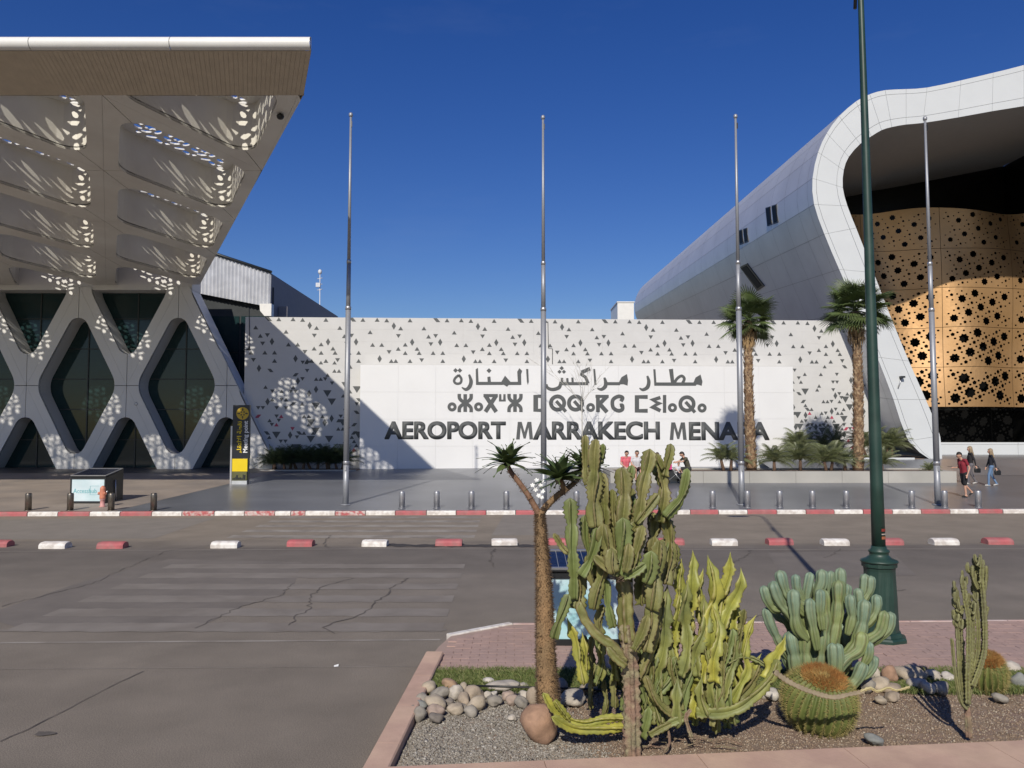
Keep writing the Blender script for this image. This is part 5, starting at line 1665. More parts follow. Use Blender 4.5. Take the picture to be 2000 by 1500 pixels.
def person(base, H, face, J, cloth, hair_m, label, group=None, female=False, long_hair=False, vox=.016, seat=0.0):
    """J: joints in units of body height, local frame: +X is the facing direction, +Y the figure's left, origin on the ground"""
    t = thing('person', label, 'person', base, group)
    Rz = Matrix.Rotation(face, 3, 'Z')
    def W(p): return Vector(base) + Rz @ (Vector(p) * H)
    j = {k: W(v) for k, v in J.items()}
    mats = [M_skin, cloth['top'], cloth['bottom'], cloth['shoe']]
    f = H / 1.75
    sg, ow = [], []
    def a_(p, q, r0, r1, m): sg.append((p, q, r0 * f, r1 * f)); ow.append(m)
    sh = .92 if female else 1.0
    up = (j['chest'] - j['pelvis']).normalized()
    side = (j['shl'] - j['shr']).normalized()
    a_(j['hl'], j['hr'], .105, .105, 2)
    a_(j['pelvis'] + side * .05 * f, j['pelvis'].lerp(j['chest'], .5) + side * .045 * f, .105 * sh, .10 * sh, 1)
    a_(j['pelvis'] - side * .05 * f, j['pelvis'].lerp(j['chest'], .5) - side * .045 * f, .105 * sh, .10 * sh, 1)
    a_(j['pelvis'].lerp(j['chest'], .45) + side * .05 * f, j['chest'] + side * .06 * f, .105 * sh, .115 * sh, 1)
    a_(j['pelvis'].lerp(j['chest'], .45) - side * .05 * f, j['chest'] - side * .06 * f, .105 * sh, .115 * sh, 1)
    a_(j['shl'], j['shr'], .065 * sh, .065 * sh, 1)
    a_(j['neck'], j['head'], .056, .054, 0)
    hd = (j['head'] - j['neck']).normalized()
    fw = (Rz @ Vector(J.get('look', (1, 0, 0)))).normalized()
    hc = j['head'] + hd * .05 * f
    a_(hc - fw * .015 * f + hd * .03 * f, hc - fw * .02 * f + hd * .035 * f, .096, .096, 0)
    a_(hc + fw * .03 * f + hd * .02 * f, hc + fw * .035 * f - hd * .055 * f, .070, .045, 0)
    a_(hc + fw * .095 * f + hd * .005 * f, hc + fw * .112 * f - hd * .025 * f, .010, .014, 0)
    sd = fw.cross(hd).normalized()
    for s in (-1, 1): a_(hc + sd * s * .088 * f + hd * .01 * f, hc + sd * s * .088 * f - hd * .02 * f, .014, .010, 0)
    for s in ('l', 'r'):
        sl = cloth.get('sleeve', .5)
        S, E_, Wr = j['sh' + s], j['el' + s], j['wr' + s]
        if sl >= 1:
            a_(S, E_, .055, .043, 1); a_(E_, Wr, .042, .032, 1)
        else:
            a_(S, S.lerp(E_, .55), .057, .052, 1); a_(S.lerp(E_, .5), E_, .043, .037, 0); a_(E_, Wr, .038, .025, 0)
        hdv = (Wr - E_).normalized()
        palm = Wr + hdv * .085 * f
        a_(Wr, palm, .026, .030, 0)
        pn = side.cross(hdv).normalized() if abs(side.dot(hdv)) < .95 else Vector((0, 0, 1))
        wv = hdv.cross(pn).normalized()
        for q in range(4):
            o_ = pn * (q - 1.5) * .0205 * f
            L1 = (.040, .046, .043, .034)[q] * f
            k1 = palm + hdv * .010 * f + o_ ; k2 = k1 + (hdv + wv * .25).normalized() * L1; k3 = k2 + (hdv + wv * .8).normalized() * L1 * .7
            a_(k1, k2, .0105, .0095, 0); a_(k2, k3, .0095, .008, 0)
        th = Wr + hdv * .03 * f - pn * .03 * f
        a_(th, th + (hdv * .7 - pn * .7).normalized() * .05 * f, .013, .010, 0)
        Hp, K, A, T = j['h' + s], j['kn' + s], j['an' + s], j['to' + s]
        bl = cloth.get('leg', 1.0)
        if bl >= 1:
            a_(Hp, K, .090, .062, 2); a_(K, A, .060, .045, 2)
        else:
            a_(Hp, K.lerp(Hp, .06), .098, .078, 2); a_(K, A, .054, .034, 0); a_(K.lerp(Hp, .15), K, .058, .055, 0)
        fd = (T - A); fd.z = 0; fd = fd.normalized() if fd.length > 1e-4 else fw
        heel = A - fd * .045 * f + Vector((0, 0, -.045 * f))
        a_(heel, T, .040, .034, 3); a_(A, heel, .040, .040, 3 if cloth.get('boot') else (0 if bl < 1 else 2))
    remeshed('body', sg, vox, mats, ow, t)
    # hair and face
    hs_ = [(hc - fw * .03 * f + hd * .055 * f, hc - fw * .035 * f + hd * .045 * f, .096 * f, .098 * f), (hc - fw * .06 * f + hd * .02 * f, hc - fw * .06 * f - hd * .03 * f, .068 * f, .055 * f),
           (hc + fw * .045 * f + hd * .092 * f, hc - fw * .02 * f + hd * .10 * f, .035 * f, .05 * f)]
    if long_hair:
        for s in (-1, 0, 1):
            hs_.append((hc - fw * .05 * f + sd * s * .055 * f + hd * .03 * f, hc - fw * .085 * f + sd * s * .065 * f - hd * .30 * f, .060 * f, .034 * f))
        for s in (-1, 1):
            hs_.append((hc + sd * s * .075 * f + hd * .03 * f, hc + fw * .03 * f + sd * s * .085 * f - hd * .25 * f, .038 * f, .026 * f))
    remeshed('hair', hs_, .014, [hair_m], None, t, 2)
    for s in (-1, 1):
        MB().ell(hc + fw * .094 * f + sd * s * .032 * f + hd * .016 * f, (.012 * f,) * 3, 8, 5).build('eye', M_black_(), t)
    MB().ell(hc + fw * .088 * f - hd * .052 * f, (.012 * f, .022 * f, .006 * f), 8, 5, Rz).build('mouth', mat('lips', (.35, .12, .10), .5), t)
    return t, j
STAND = dict(pelvis=(0, 0, .53), chest=(0, 0, .72), neck=(0, 0, .83), head=(.01, 0, .885), shl=(0, .105, .80), shr=(0, -.105, .80), hl=(0, .045, .51), hr=(0, -.045, .51),
             ell=(-.02, .13, .635), wrl=(.03, .14, .50), elr=(-.02, -.13, .635), wrr=(.03, -.14, .50), knl=(.01, .05, .28), anl=(0, .05, .045), tol=(.09, .055, .018), knr=(.01, -.05, .28), anr=(0, -.05, .045), tor=(.09, -.055, .018))
def pose(**k): d = dict(STAND); d.update(k); return d
WALK1 = pose(chest=(.03, 0, .72), neck=(.055, 0, .825), head=(.085, 0, .875), look=(.85, 0, -.5), shl=(.03, .105, .80), shr=(.03, -.105, .80),
             ell=(-.03, .14, .64), wrl=(.02, .14, .50), elr=(.02, -.13, .64), wrr=(.16, -.10, .635),
             knl=(.02, .045, .28), anl=(.0, .045, .045), tol=(.09, .05, .02), knr=(-.02, -.045, .29), anr=(-.20, -.045, .12), tor=(-.155, -.045, .045))
WALK2 = pose(shl=(0, .085, .80), shr=(0, -.085, .80), ell=(-.06, .105, .64), wrl=(-.085, .12, .50), elr=(.03, -.13, .64), wrr=(.08, -.13, .51), look=(.97, 0, -.2),
             knl=(.07, .045, .29), anl=(.08, .045, .05), tol=(.16, .05, .025), knr=(-.02, -.045, .28), anr=(-.12, -.045, .08), tor=(-.06, -.045, .025))
SIT = pose(pelvis=(0, 0, .06), chest=(.04, 0, .25), neck=(.06, 0, .355), head=(.085, 0, .405), shl=(.045, .11, .325), shr=(.045, -.11, .325), hl=(0, .05, .05), hr=(0, -.05, .05),
           ell=(.06, .14, .18), wrl=(.17, .08, .115), elr=(.06, -.14, .18), wrr=(.17, -.08, .115), knl=(.235, .065, .06), anl=(.235, .06, -.20), tol=(.31, .065, -.232), knr=(.235, -.065, .06), anr=(.24, -.06, -.20), tor=(.315, -.065, -.232))
def cl(name, c): return mat(name, c, .85, var=.08, vscale=8)
M_hb, M_hd, M_hbl = mat('hair_dark', (.02, .014, .01), .6), mat('hair_grey_brown', (.10, .075, .055), .6), mat('hair_blonde', (.27, .20, .12), .6)
M_shoe = cl('shoe_dark', (.02, .02, .02)); M_shoew = cl('shoe_light', (.5, .48, .45))
def gp(px, py): return PL(px, py)
w1 = gp(1884, 971)
m1, j1 = person(w1, 1.70, R(180) + R(8), WALK1, dict(top=cl('maroon_tshirt', (.22, .018, .03)), bottom=cl('black_shorts', (.012, .012, .014)), shoe=M_shoe, sleeve=.5, leg=.5), M_hb,
                'man in a maroon T-shirt and black shorts walking while holding out a phone', 'people walking on the plaza')
ph_ = thing('phone', 'dark phone held out by the walking man in maroon', 'phone', j1['wrr'])
bevelled_box('body', j1['wrr'] + Vector((-.15, -.01, .045)), (.15, .075, .012), .004, M_black_(), ph_, rz=.1)
w2 = gp(1897, 946)
m2, j2 = person(w2, 1.66, R(180) + R(-12), WALK2, dict(top=cl('black_jacket', (.018, .016, .018)), bottom=cl('grey_trousers', (.13, .12, .13)), shoe=M_shoew, sleeve=1), M_hbl,
                'long-haired blonde woman in a dark jacket behind the man in maroon', 'people walking on the plaza', True, True)
w3 = gp(1937, 949.5)
m3, j3 = person(w3, 1.60, R(180) + R(-18), WALK2, dict(top=cl('navy_top', (.012, .014, .022)), bottom=cl('blue_jeans', (.12, .20, .33)), shoe=M_shoew, sleeve=1), M_hbl,
                'blonde woman in a black top and blue jeans at the far right', 'people walking on the plaza', True, True)
def handbag(j, label, s=1.0):
    p = j + Vector((.06, 0, -.22))
    s = .8; t = thing('handbag', label, 'handbag', p)
    bevelled_box('body', p + Vector((0, 0, 0)), (.30 * s, .13, .24 * s), .03, M_black_(), t)
    MB().tube([p + Vector((-.08, 0, .09)), p + Vector((-.08, 0, .17)), p + Vector((-.05, 0, .21)), p + Vector((.05, 0, .17)), p + Vector((.08, 0, .09))], .012, 6).build('handle', M_black_(), t)
handbag(j2['wrl'], 'black handbag carried by the woman behind the man in maroon')
handbag(j3['wrl'], 'black handbag carried by the woman in blue jeans')
def seat(px, label, top, bottom, hair, face=-90, J=SIT, H=1.72, female=False, long_hair=False, leg=1.0, sleeve=.5, dy=.12, dz=0.0):
    Y = yat(P(px, 930, 35).x) + dy
    p = P(px, 921, Y); p = Vector((p.x, Y, pl_z + pth + .03 + dz))
    return person(p, H, R(face), J, dict(top=top, bottom=bottom, shoe=M_shoe, sleeve=sleeve, leg=leg), hair, label, 'people sitting on the planter wall', female, long_hair)
seat(1222, 'heavy-set person in a pink shirt sitting leftmost on the planter wall', cl('pink_shirt', (.60, .13, .16)), cl('sand_trousers', (.50, .40, .34)), M_hb, -80, H=1.76)
seat(1243, 'man in a pale grey polo and dark shorts sitting beside the pink shirt', cl('pale_polo', (.55, .54, .55)), cl('dark_shorts', (.04, .015, .018)), M_hd, -88, leg=.5, H=1.78)
seat(1281, 'person in a dark red top sitting between the two tall cactus stems', cl('dark_red_top', (.16, .02, .03)), cl('pink_trousers', (.5, .30, .28)), M_hd, -75, female=True, long_hair=True, H=1.62)
SIT2 = dict(SIT); SIT2.update(look=(.9, 0, -.35), chest=(.07, 0, .24), neck=(.12, 0, .34), head=(.155, 0, .385), shl=(.10, .11, .315), shr=(.10, -.11, .315), ell=(.20, .12, .24), wrl=(.31, .09, .22), elr=(.20, -.12, .24), wrr=(.31, -.09, .22))
mm4, j4 = seat(1345, 'man in an olive shirt sitting on the wall and leaning towards the child', cl('olive_shirt', (.075, .068, .045)), cl('charcoal_shorts', (.03, .03, .03)), M_hb, 190, SIT2, 1.74)
# child in a stroller
M_pink = cl('pink_fabric', (.62, .03, .20)); M_dkf = cl('dark_stroller_fabric', (.02, .022, .024))
sy = yat(11.5) - .35
sp_ = P(1316, 942, sy); sp_ = Vector((sp_.x, sy, plz(sp_.x, sy)))
st = thing('stroller', 'dark stroller with a bright pink bag hung on it before the planter wall', 'stroller', sp_)
for dx in (-.32, .30):
    for dy in (-.2, .2):
        c = sp_ + Vector((dx, dy, .10))
        mb = MB(); pts = [c + Vector((.10 * math.cos(a), 0, .10 * math.sin(a))) for a in [2 * math.pi * k / 16 for k in range(17)]]
        mb.tube(pts, .018, 6, cap=False); wh_ = mb.build('wheel', M_black_(), st)
MB().tube([sp_ + Vector((-.32, .2, .1)), sp_ + Vector((.1, .2, .45)), sp_ + Vector((-.38, .2, .95))], .016, 6).build('frame', M_alu, st)
MB().tube([sp_ + Vector((-.32, -.2, .1)), sp_ + Vector((.1, -.2, .45)), sp_ + Vector((-.38, -.2, .95))], .016, 6).build('frame', M_alu, st)
MB().tube([sp_ + Vector((.30, -.2, .1)), sp_ + Vector((-.02, -.2, .50))], .016, 6).build('frame', M_alu, st)
MB().prism([(-.32, .28), (.32, .22), (.40, .32), (.05, .40), (-.12, .68), (-.30, .62)], lambda u, v, t: sp_ + Vector((u, t, v)), -.18, .18).build('seat', M_dkf, st)
bg = thing('bag', 'bright pink bag hanging on the stroller handle', 'bag', sp_ + Vector((-.4, 0, .6)))
bevelled_box('body', sp_ + Vector((-.26, -.26, .74)), (.26, .10, .24), .03, M_pink, bg)
MB().tube([sp_ + Vector((-.34, -.26, .84)), sp_ + Vector((-.30, -.24, .96)), sp_ + Vector((-.2, -.26, .84))], .01, 5).build('strap', M_black_(), bg)
CH = dict(SIT); CH.update(anl=(.25, .05, -.10), anr=(.25, -.05, -.10), tol=(.32, .05, -.08), tor=(.32, -.05, -.08), knl=(.2, .05, .05), knr=(.2, -.05, .05), ell=(.06, .12, .2), elr=(.06, -.12, .2))
person(sp_ + Vector((.16, 0, .42)), 1.0, R(-60), CH, dict(top=cl('white_tshirt', (.65, .65, .66)), bottom=cl('dark_leggings', (.03, .03, .04)), shoe=M_shoe, sleeve=.5), M_hb,
       'small dark-haired child in a white T-shirt sitting in the stroller', vox=.012)

# ================================================================== NEAR ISLAND AND PLANTED BED
M_kerbp = mat('pink_concrete_kerb', (0.58, 0.40, 0.29), 0.85, var=0.10, vscale=3, bump=0.15, bscale=60, col2=(0.50, 0.33, 0.25), v2=2.2)
M_paver = mat('pink_paver', (0.42, 0.285, 0.235), 0.85, var=0.10, vscale=5, bump=0.15, col2=(0.38, 0.265, 0.225), v2=1.3)
M_paverj = mat('paver_joint_sand', (0.38, 0.275, 0.225), 0.95, var=0.1)
M_soilb = mat('brown_garden_soil', (0.24, 0.175, 0.12), 0.95, var=0.2, vscale=9, bump=0.6, bscale=50, col2=(0.22, 0.15, 0.11), v2=3)
M_gravb = mat('grey_gravel_base', (0.17, 0.15, 0.125), 0.95, var=0.25, vscale=30, bump=0.6)
SOIL = .10
KZT = .17
# island base
isl = [G(858, 1262, .115), G(880, 1243, .115), G(1002, 1220, .115)]
xr_i = 9.5
yfar = isl[2].y
pts = [isl[0], isl[1], isl[2], Vector((xr_i, yfar + .25, .115)), Vector((xr_i, 8.8, .115)), Vector((-1.02, 8.8, .115))]
M_whitep = mat('pinkish_white_paint', (0.52, 0.42, 0.38), 0.7, var=0.1, vscale=4, col2=(0.40, 0.27, 0.23), v2=2.2)
isle = MB(); isle.prism([(p.x, p.y) for p in pts], lambda u, v, t: Vector((u, v, t)), -.02, .115)
isle = isle.build('island_pavement', M_paverj); isle['kind'] = 'structure'
def inside(x, y, poly):
    c = False; n = len(poly)
    for i in range(n):
        (x1, y1), (x2, y2) = poly[i], poly[(i + 1) % n]
        if (y1 > y) != (y2 > y) and x < (x2 - x1) * (y - y1) / (y2 - y1) + x1: c = not c
    return c
ipoly = [(p.x, p.y) for p in pts]
pav = []
bw, bh = .205, .105
r_ = 0; y = 8.90
while y < yfar + .3:
    x = -1.2 + (bw / 2 if r_ % 2 else 0)
    while x < 9.0:
        if all(inside(x + dx, y + dy, ipoly) or y < 8.85 for dx in (-.1, .1) for dy in (-.05, .05)) and not (y < 8.85 and x < -.95): pav.append((x, y))
        x += bw
    y += bh; r_ += 1
# those that show largest: in the frame and nearest
vis = sorted([p for p in pav if abs(p[0] / p[1]) < .66], key=lambda p: p[1] + (0 if (p[0] < .3 or 4.9 < p[0]) else .35))
near = set(vis[:300])
pme = MB().box((0, 0, 0), (bw - .005, bh - .005, .012)).mesh('paver', M_paver)
rpv = random.Random(5)
for p in near:
    o = link('paver', pme, isle); o.location = (p[0], p[1], .119 + rpv.uniform(-.0015, .0025)); o.rotation_euler = (rpv.uniform(-.01, .01), rpv.uniform(-.01, .01), 0)
mb = MB()
for p in pav:
    if p not in near: mb.box((p[0], p[1], .119 + rpv.uniform(-.0015, .0025)), (bw - .005, bh - .005, .012))
o = mb.build('paver', M_paver, isle, fix=False); o['kind'] = 'stuff'
# painted edge kerbs of the island
ik = thing('island_kerb', None, None, (0, yfar, 0)); ik['kind'] = 'structure'
def kerb_run(a, b, w, h, m, n, parent, name='kerb_block', gap=.008):
    a, b = Vector((a[0], a[1], 0)), Vector((b[0], b[1], 0)); d = (b - a) / n
    nn = Vector((-d.y, d.x, 0)).normalized()
    for i in range(n):
        p, q = a + d * i, a + d * (i + 1); e = d.normalized() * gap / 2
        p, q = p + e, q - e
        c = [p, q, q + nn * w, p + nn * w]
        mb = MB(); bv = .012
        ci = [p + nn * bv, q + nn * bv, q + nn * (w - bv), p + nn * (w - bv)]
        vs = [v + Vector((0, 0, -.04)) for v in c] + [v + Vector((0, 0, h - bv)) for v in c] + [v + Vector((0, 0, h)) for v in ci]
        mb.add(vs, [(0, 1, 5, 4), (1, 2, 6, 5), (2, 3, 7, 6), (3, 0, 4, 7), (4, 5, 9, 8), (5, 6, 10, 9), (6, 7, 11, 10), (7, 4, 8, 11), (8, 9, 10, 11)])
        mb.build(name, m, parent)
kerb_run(isl[1], isl[2], .10, .135, M_white, 2, ik)
kerb_run(isl[2], (xr_i, yfar + .25), .07, .126, M_whitep, 14, ik)
# planted bed soil
gl = [G(758, 1500, SOIL), G(860, 1275, SOIL)]
bed = MB()
N1, N2 = 60, 34
bx_0, bx_1, by_0, by_1 = -1.05, 6.5, 5.9, 8.85
def bedz(x, y):
    z = SOIL + .02 * noise.noise(Vector((x * 1.3, y * 1.3, 0))) + .008 * noise.noise(Vector((x * 7, y * 7, 3)))
    return z - .02
vs = []
for i in range(N1 + 1):
    for k in range(N2 + 1):
        x = bx_0 + (bx_1 - bx_0) * i / N1; y = by_0 + (by_1 - by_0) * k / N2
        vs.append((x, y, bedz(x, y)))
bed.smooth = True
bed.add(vs, [(i * (N2 + 1) + k, (i + 1) * (N2 + 1) + k, (i + 1) * (N2 + 1) + k + 1, i * (N2 + 1) + k + 1) for i in range(N1) for k in range(N2)])
bed = bed.build('garden_soil', M_soilb, fix=False); bed['kind'] = 'structure'
# kerbs of the bed
bk = thing('bed_kerb', None, None, (-1, 7, 0)); bk['kind'] = 'structure'
p0, p1 = G(700, 1512, KZT), G(832, 1272, KZT)
q0 = G(757, 1500, KZT)
dirv = (p1 - p0).normalized()
st_ = p0 - dirv * 1.2
wk = .205
nrm = Vector((dirv.y, -dirv.x, 0))
# run() puts width to the left of a->b, so go from far to near
kerb_run((p1.x, p1.y), (st_.x, st_.y), wk, KZT, M_kerbp, 5, bk, gap=.005)
f0, f1 = G(757, 1497, KZT), G(2000, 1445, KZT)
fd = (f1 - f0); fe = f0 + fd * 1.4; fd = fd.normalized()
off_ = Vector((fd.y, -fd.x, 0)) * .62
kerb_run((f0.x + off_.x - .02, f0.y + off_.y), (fe.x + off_.x, fe.y + off_.y), .62, KZT + .002, M_kerbp, 6, bk, gap=.005)

# gravel chips and soil crumbs
def chips(name, n, region, smin, smax, m, seed, zf, flat=.6):
    rng = np.random.default_rng(seed)
    base = np.array([(1, 0, 0), (-1, 0, 0), (0, 1, 0), (0, -1, 0), (0, 0, 1), (0, 0, -1)], float)
    fc = np.array([(0, 2, 4), (2, 1, 4), (1, 3, 4), (3, 0, 4), (2, 0, 5), (1, 2, 5), (3, 1, 5), (0, 3, 5)])
    pts = []
    while len(pts) < n:
        x = rng.uniform(region[0], region[1], n); y = rng.uniform(region[2], region[3], n)
        for a, b in zip(x, y):
            if region[4](a, b, rng): pts.append((a, b, zf(a, b)))
            if len(pts) >= n: break
    pts = np.array(pts)
    s = rng.uniform(smin, smax, n) * np.where(rng.random(n) < .08, 1.6, 1)
    V = base[None] * (s[:, None, None] * rng.uniform(.6, 1.25, (n, 6, 1)))
    V += rng.normal(0, .15, (n, 6, 3)) * s[:, None, None]
    a, b = rng.uniform(0, 6.28, n), rng.uniform(-.7, .7, n)
    ca, sa, cb, sb = np.cos(a), np.sin(a), np.cos(b), np.sin(b)
    V[:, :, 2] *= flat
    x, y, z = V[:, :, 0].copy(), V[:, :, 1].copy(), V[:, :, 2].copy()
    y2, z2 = y * cb[:, None] - z * sb[:, None], y * sb[:, None] + z * cb[:, None]
    V[:, :, 0] = x * ca[:, None] - y2 * sa[:, None]; V[:, :, 1] = x * sa[:, None] + y2 * ca[:, None]; V[:, :, 2] = z2
    V += pts[:, None, :]; V[:, :, 2] += (s * .25)[:, None]
    F_ = (fc[None] + (np.arange(n) * 6)[:, None, None]).reshape(-1, 3)
    me = bpy.data.meshes.new(name)
    me.vertices.add(n * 6); me.vertices.foreach_set('co', V.reshape(-1))
    me.loops.add(len(F_) * 3); me.loops.foreach_set('vertex_index', F_.reshape(-1))
    me.polygons.add(len(F_)); me.polygons.foreach_set('loop_start', np.arange(len(F_)) * 3); me.polygons.foreach_set('loop_total', np.full(len(F_), 3))
    me.update(); me.validate()
    at_ = me.attributes.new('shade', 'FLOAT', 'POINT'); at_.data.foreach_set('value', np.repeat(rng.random(n), 6))
    me.materials.append(m)
    o = link(name, me); o['kind'] = 'stuff'
    return o
def ramp_by(attr, cols):
    def f(nt, cs, co):
        a = nt.nodes.new('ShaderNodeAttribute'); a.attribute_name = attr
        cr_ = nt.nodes.new('ShaderNodeValToRGB'); nt.links.new(a.outputs['Fac'], cr_.inputs[0])
        el = cr_.color_ramp.elements
        el[0].color = (*cols[0], 1); el[1].color = (*cols[-1], 1)
        for i, c in enumerate(cols[1:-1]): e = el.new((i + 1) / (len(cols) - 1)); e.color = (*c, 1)
        return cr_.outputs[0]
    return f
M_chip = mat('gravel_chip', (.3, .27, .23), .9, extra=ramp_by('shade', [(.15, .135, .11), (.25, .225, .185), (.33, .30, .25), (.21, .18, .14), (.48, .45, .39)]))
M_crumb = mat('soil_crumb', (.3, .2, .15), .95, extra=ramp_by('shade', [(.15, .105, .07), (.28, .20, .135), (.23, .165, .115), (.33, .25, .175), (.46, .40, .31)]))
def left_edge(y): return p0.x + (p1.x - p0.x) * (y - p0.y) / (p1.y - p0.y) + .22
def front_edge(x): return f0.y + (f1.y - f0.y) * (x - f0.x) / (f1.x - f0.x)
def greg(x, y, r):
    if x < left_edge(y) or y < front_edge(x) - .02: return False
    return x < .55 + .45 * math.sin(y * 3.1) * .3 + r.normal(0, .16)
def breg(x, y, r):
    if y < front_edge(x) - .02: return False
    return x > .15 + .3 * r.random()
chips('gravel', 27000, (-1.1, 1.2, 6.0, 8.3, greg), .006, .014, M_chip, 1, bedz)
chips('soil_crumbs', 34000, (0.1, 6.2, 6.0, 8.5, breg), .004, .011, M_crumb, 2, bedz, .7)

# grass strip
def grass(n, seed):
    rng = np.random.default_rng(seed)
    x = rng.uniform(-.86, 6.3, n); y = rng.uniform(8.18, 8.90, n) + rng.normal(0, .035, n)
    keep = (y > 8.14 + .10 * np.sin(x * 2.3) + .06 * np.sin(x * 7.1)) & ~((np.abs(x + .55) < .12) & (y < 8.42)); x, y = x[keep], y[keep]; n = len(x)
    h = rng.uniform(.03, .075, n); a = rng.uniform(0, 6.28, n); w = rng.uniform(.0018, .0035, n); ln = rng.uniform(.2, .9, n) * h
    z = np.full(n, .085)
    V = np.zeros((n, 4, 3))
    dx, dy = np.cos(a), np.sin(a); lx, ly = np.cos(a + 1.57), np.sin(a + 1.57)
    V[:, 0] = np.stack([x - dx * w, y - dy * w, z], 1); V[:, 1] = np.stack([x + dx * w, y + dy * w, z], 1)
    V[:, 2] = np.stack([x + lx * ln * .4 + dx * w * .7, y + ly * ln * .4 + dy * w * .7, z + h * .6], 1); V[:, 3] = np.stack([x + lx * ln, y + ly * ln, z + h], 1)
    b = np.arange(n) * 4
    F_ = np.concatenate([np.stack([b, b + 1, b + 2], 1), np.stack([b, b + 2, b + 3], 1)])
    me = bpy.data.meshes.new('grass')
    me.vertices.add(n * 4); me.vertices.foreach_set('co', V.reshape(-1))
    me.loops.add(len(F_) * 3); me.loops.foreach_set('vertex_index', F_.reshape(-1))
    me.polygons.add(len(F_)); me.polygons.foreach_set('loop_start', np.arange(len(F_)) * 3); me.polygons.foreach_set('loop_total', np.full(len(F_), 3))
    me.update(); me.validate()
    at_ = me.attributes.new('shade', 'FLOAT', 'POINT'); at_.data.foreach_set('value', np.repeat(rng.random(n), 4))
    me.materials.append(mat('grass_blade', (.1, .14, .04), .7, extra=ramp_by('shade', [(.07, .105, .025), (.11, .15, .035), (.15, .18, .05), (.24, .23, .10)])))
    o = link('grass', me); tag(o, 'thin strip of green lawn grass between pink paving and cobbles', 'grass', kind='stuff')
grass(95000, 3)

# ---------------- stones
RC = dict(beige=(.42, .35, .26), grey=(.30, .27, .225), pale=(.48, .43, .36), tan=(.36, .29, .215), orange=(.36, .24, .15), pink=(.39, .30, .24), slate=(.23, .235, .215), dark=(.19, .165, .14), white=(.54, .50, .44), red=(.37, .225, .145))
def rock(cx, cy, hw, hh, c, label, Y=None, group='cobbles edging the planted bed', name='cobble', dz=0, rough=.27):
    foot = G(cx, cy + hh * .75, SOIL)
    Y = Y or foot.y
    k = Y / FPX
    r = Vector((hw * k, (hw * .75 + hh * .25) * k, hh * k * 1.05))
    c0 = P(cx, cy, Y)
    rnd = random.Random(int(cx * 7 + cy)); off = Vector((rnd.uniform(0, 50), rnd.uniform(0, 50), 0))
    bm = bmesh.new(); bmesh.ops.create_icosphere(bm, subdivisions=3, radius=1)
    tilt = Matrix.Rotation(rnd.uniform(-.35, .35), 3, 'Y') @ Matrix.Rotation(rnd.uniform(-.5, .5), 3, 'Z')
    for v in bm.verts:
        n_ = noise.noise(v.co * .9 + off) * rough * 1.6 + noise.noise(v.co * 2.2 + off) * rough * .5
        v.co = v.co * (1 + n_)
        v.co = tilt @ Vector((v.co.x * r.x, v.co.y * r.y, v.co.z * r.z))
    me = bpy.data.meshes.new(name); bm.to_mesh(me); bm.free()
    me.polygons.foreach_set('use_smooth', [True] * len(me.polygons))
    me.materials.append(mat('stone_' + c, RC[c], .85, var=.14, vscale=14, bump=.25, bscale=90, col2=tuple(x * .78 for x in RC[c]), v2=9))
    o = link(name, me); o.location = (c0.x, Y + r.y * .3, max(c0.z, SOIL - .02 + r.z * .35) + dz)
    return tag(o, label, 'stone', group)
def Lc(x, y): return (760 + .2 * x, 1200 + .2 * y)
left_rocks = [(390, 725, 70, 60, 'beige', 'oval beige'), (490, 785, 100, 50, 'grey', 'long grey'), (645, 770, 65, 65, 'pale', 'egg-shaped pale'), (820, 790, 100, 75, 'tan', 'large grey-brown'), (600, 690, 85, 45, 'orange', 'rusty orange'),
              (950, 800, 50, 35, 'pale', 'small pale'), (1110, 705, 145, 50, 'pale', 'long flat pale'), (970, 655, 60, 36, 'white', 'whitish'), (320, 830, 62, 60, 'grey', 'dull grey'), (460, 880, 105, 62, 'beige', 'broad tan'),
              (300, 890, 70, 46, 'slate', 'blue-grey'), (655, 930, 75, 50, 'beige', 'sandy'), (850, 885, 95, 62, 'beige', 'wide buff'), (1030, 850, 70, 50, 'grey', 'flat grey'), (1160, 800, 62, 42, 'pink', 'pinkish'),
              (1205, 845, 62, 50, 'pink', 'rosy brown'), (1320, 790, 52, 40, 'pale', 'cream'), (290, 985, 62, 62, 'grey', 'mossy grey'), (440, 955, 85, 60, 'pink', 'pale pinkish'), (450, 1015, 72, 42, 'dark', 'dark half-buried'),
              (590, 860, 52, 42, 'dark', 'dark brown'), (712, 905, 42, 32, 'grey', 'tiny grey'), (805, 950, 62, 46, 'grey', 'plain grey'), (1290, 865, 62, 52, 'grey', 'round grey'), (1400, 800, 52, 75, 'tan', 'upright brown'), (725, 740, 45, 60, 'beige', 'upright sand-coloured'), (725, 840, 62, 62, 'tan', 'light brown'),
              (1015, 780, 40, 26, 'white', 'small white'), (1320, 700, 60, 26, 'pale', 'thin pale'), (225, 940, 40, 40, 'grey', 'small grey')]
for i, (x, y, a, b, c, w) in enumerate(left_rocks):
    px, py = Lc(x, y)
    where = 'against the left kerb' if x < 340 else ('at the left end of the cobble row' if x < 700 else ('in the middle of the cobble row under the hose' if x < 1080 else 'in the cobble row beside the spiny trunk'))
    rock(px, py, a * .2, b * .2, c, f'{w} cobble {where}')
def Rc(x, y): return (1440 + .3 * x, 1050 + .3 * y)
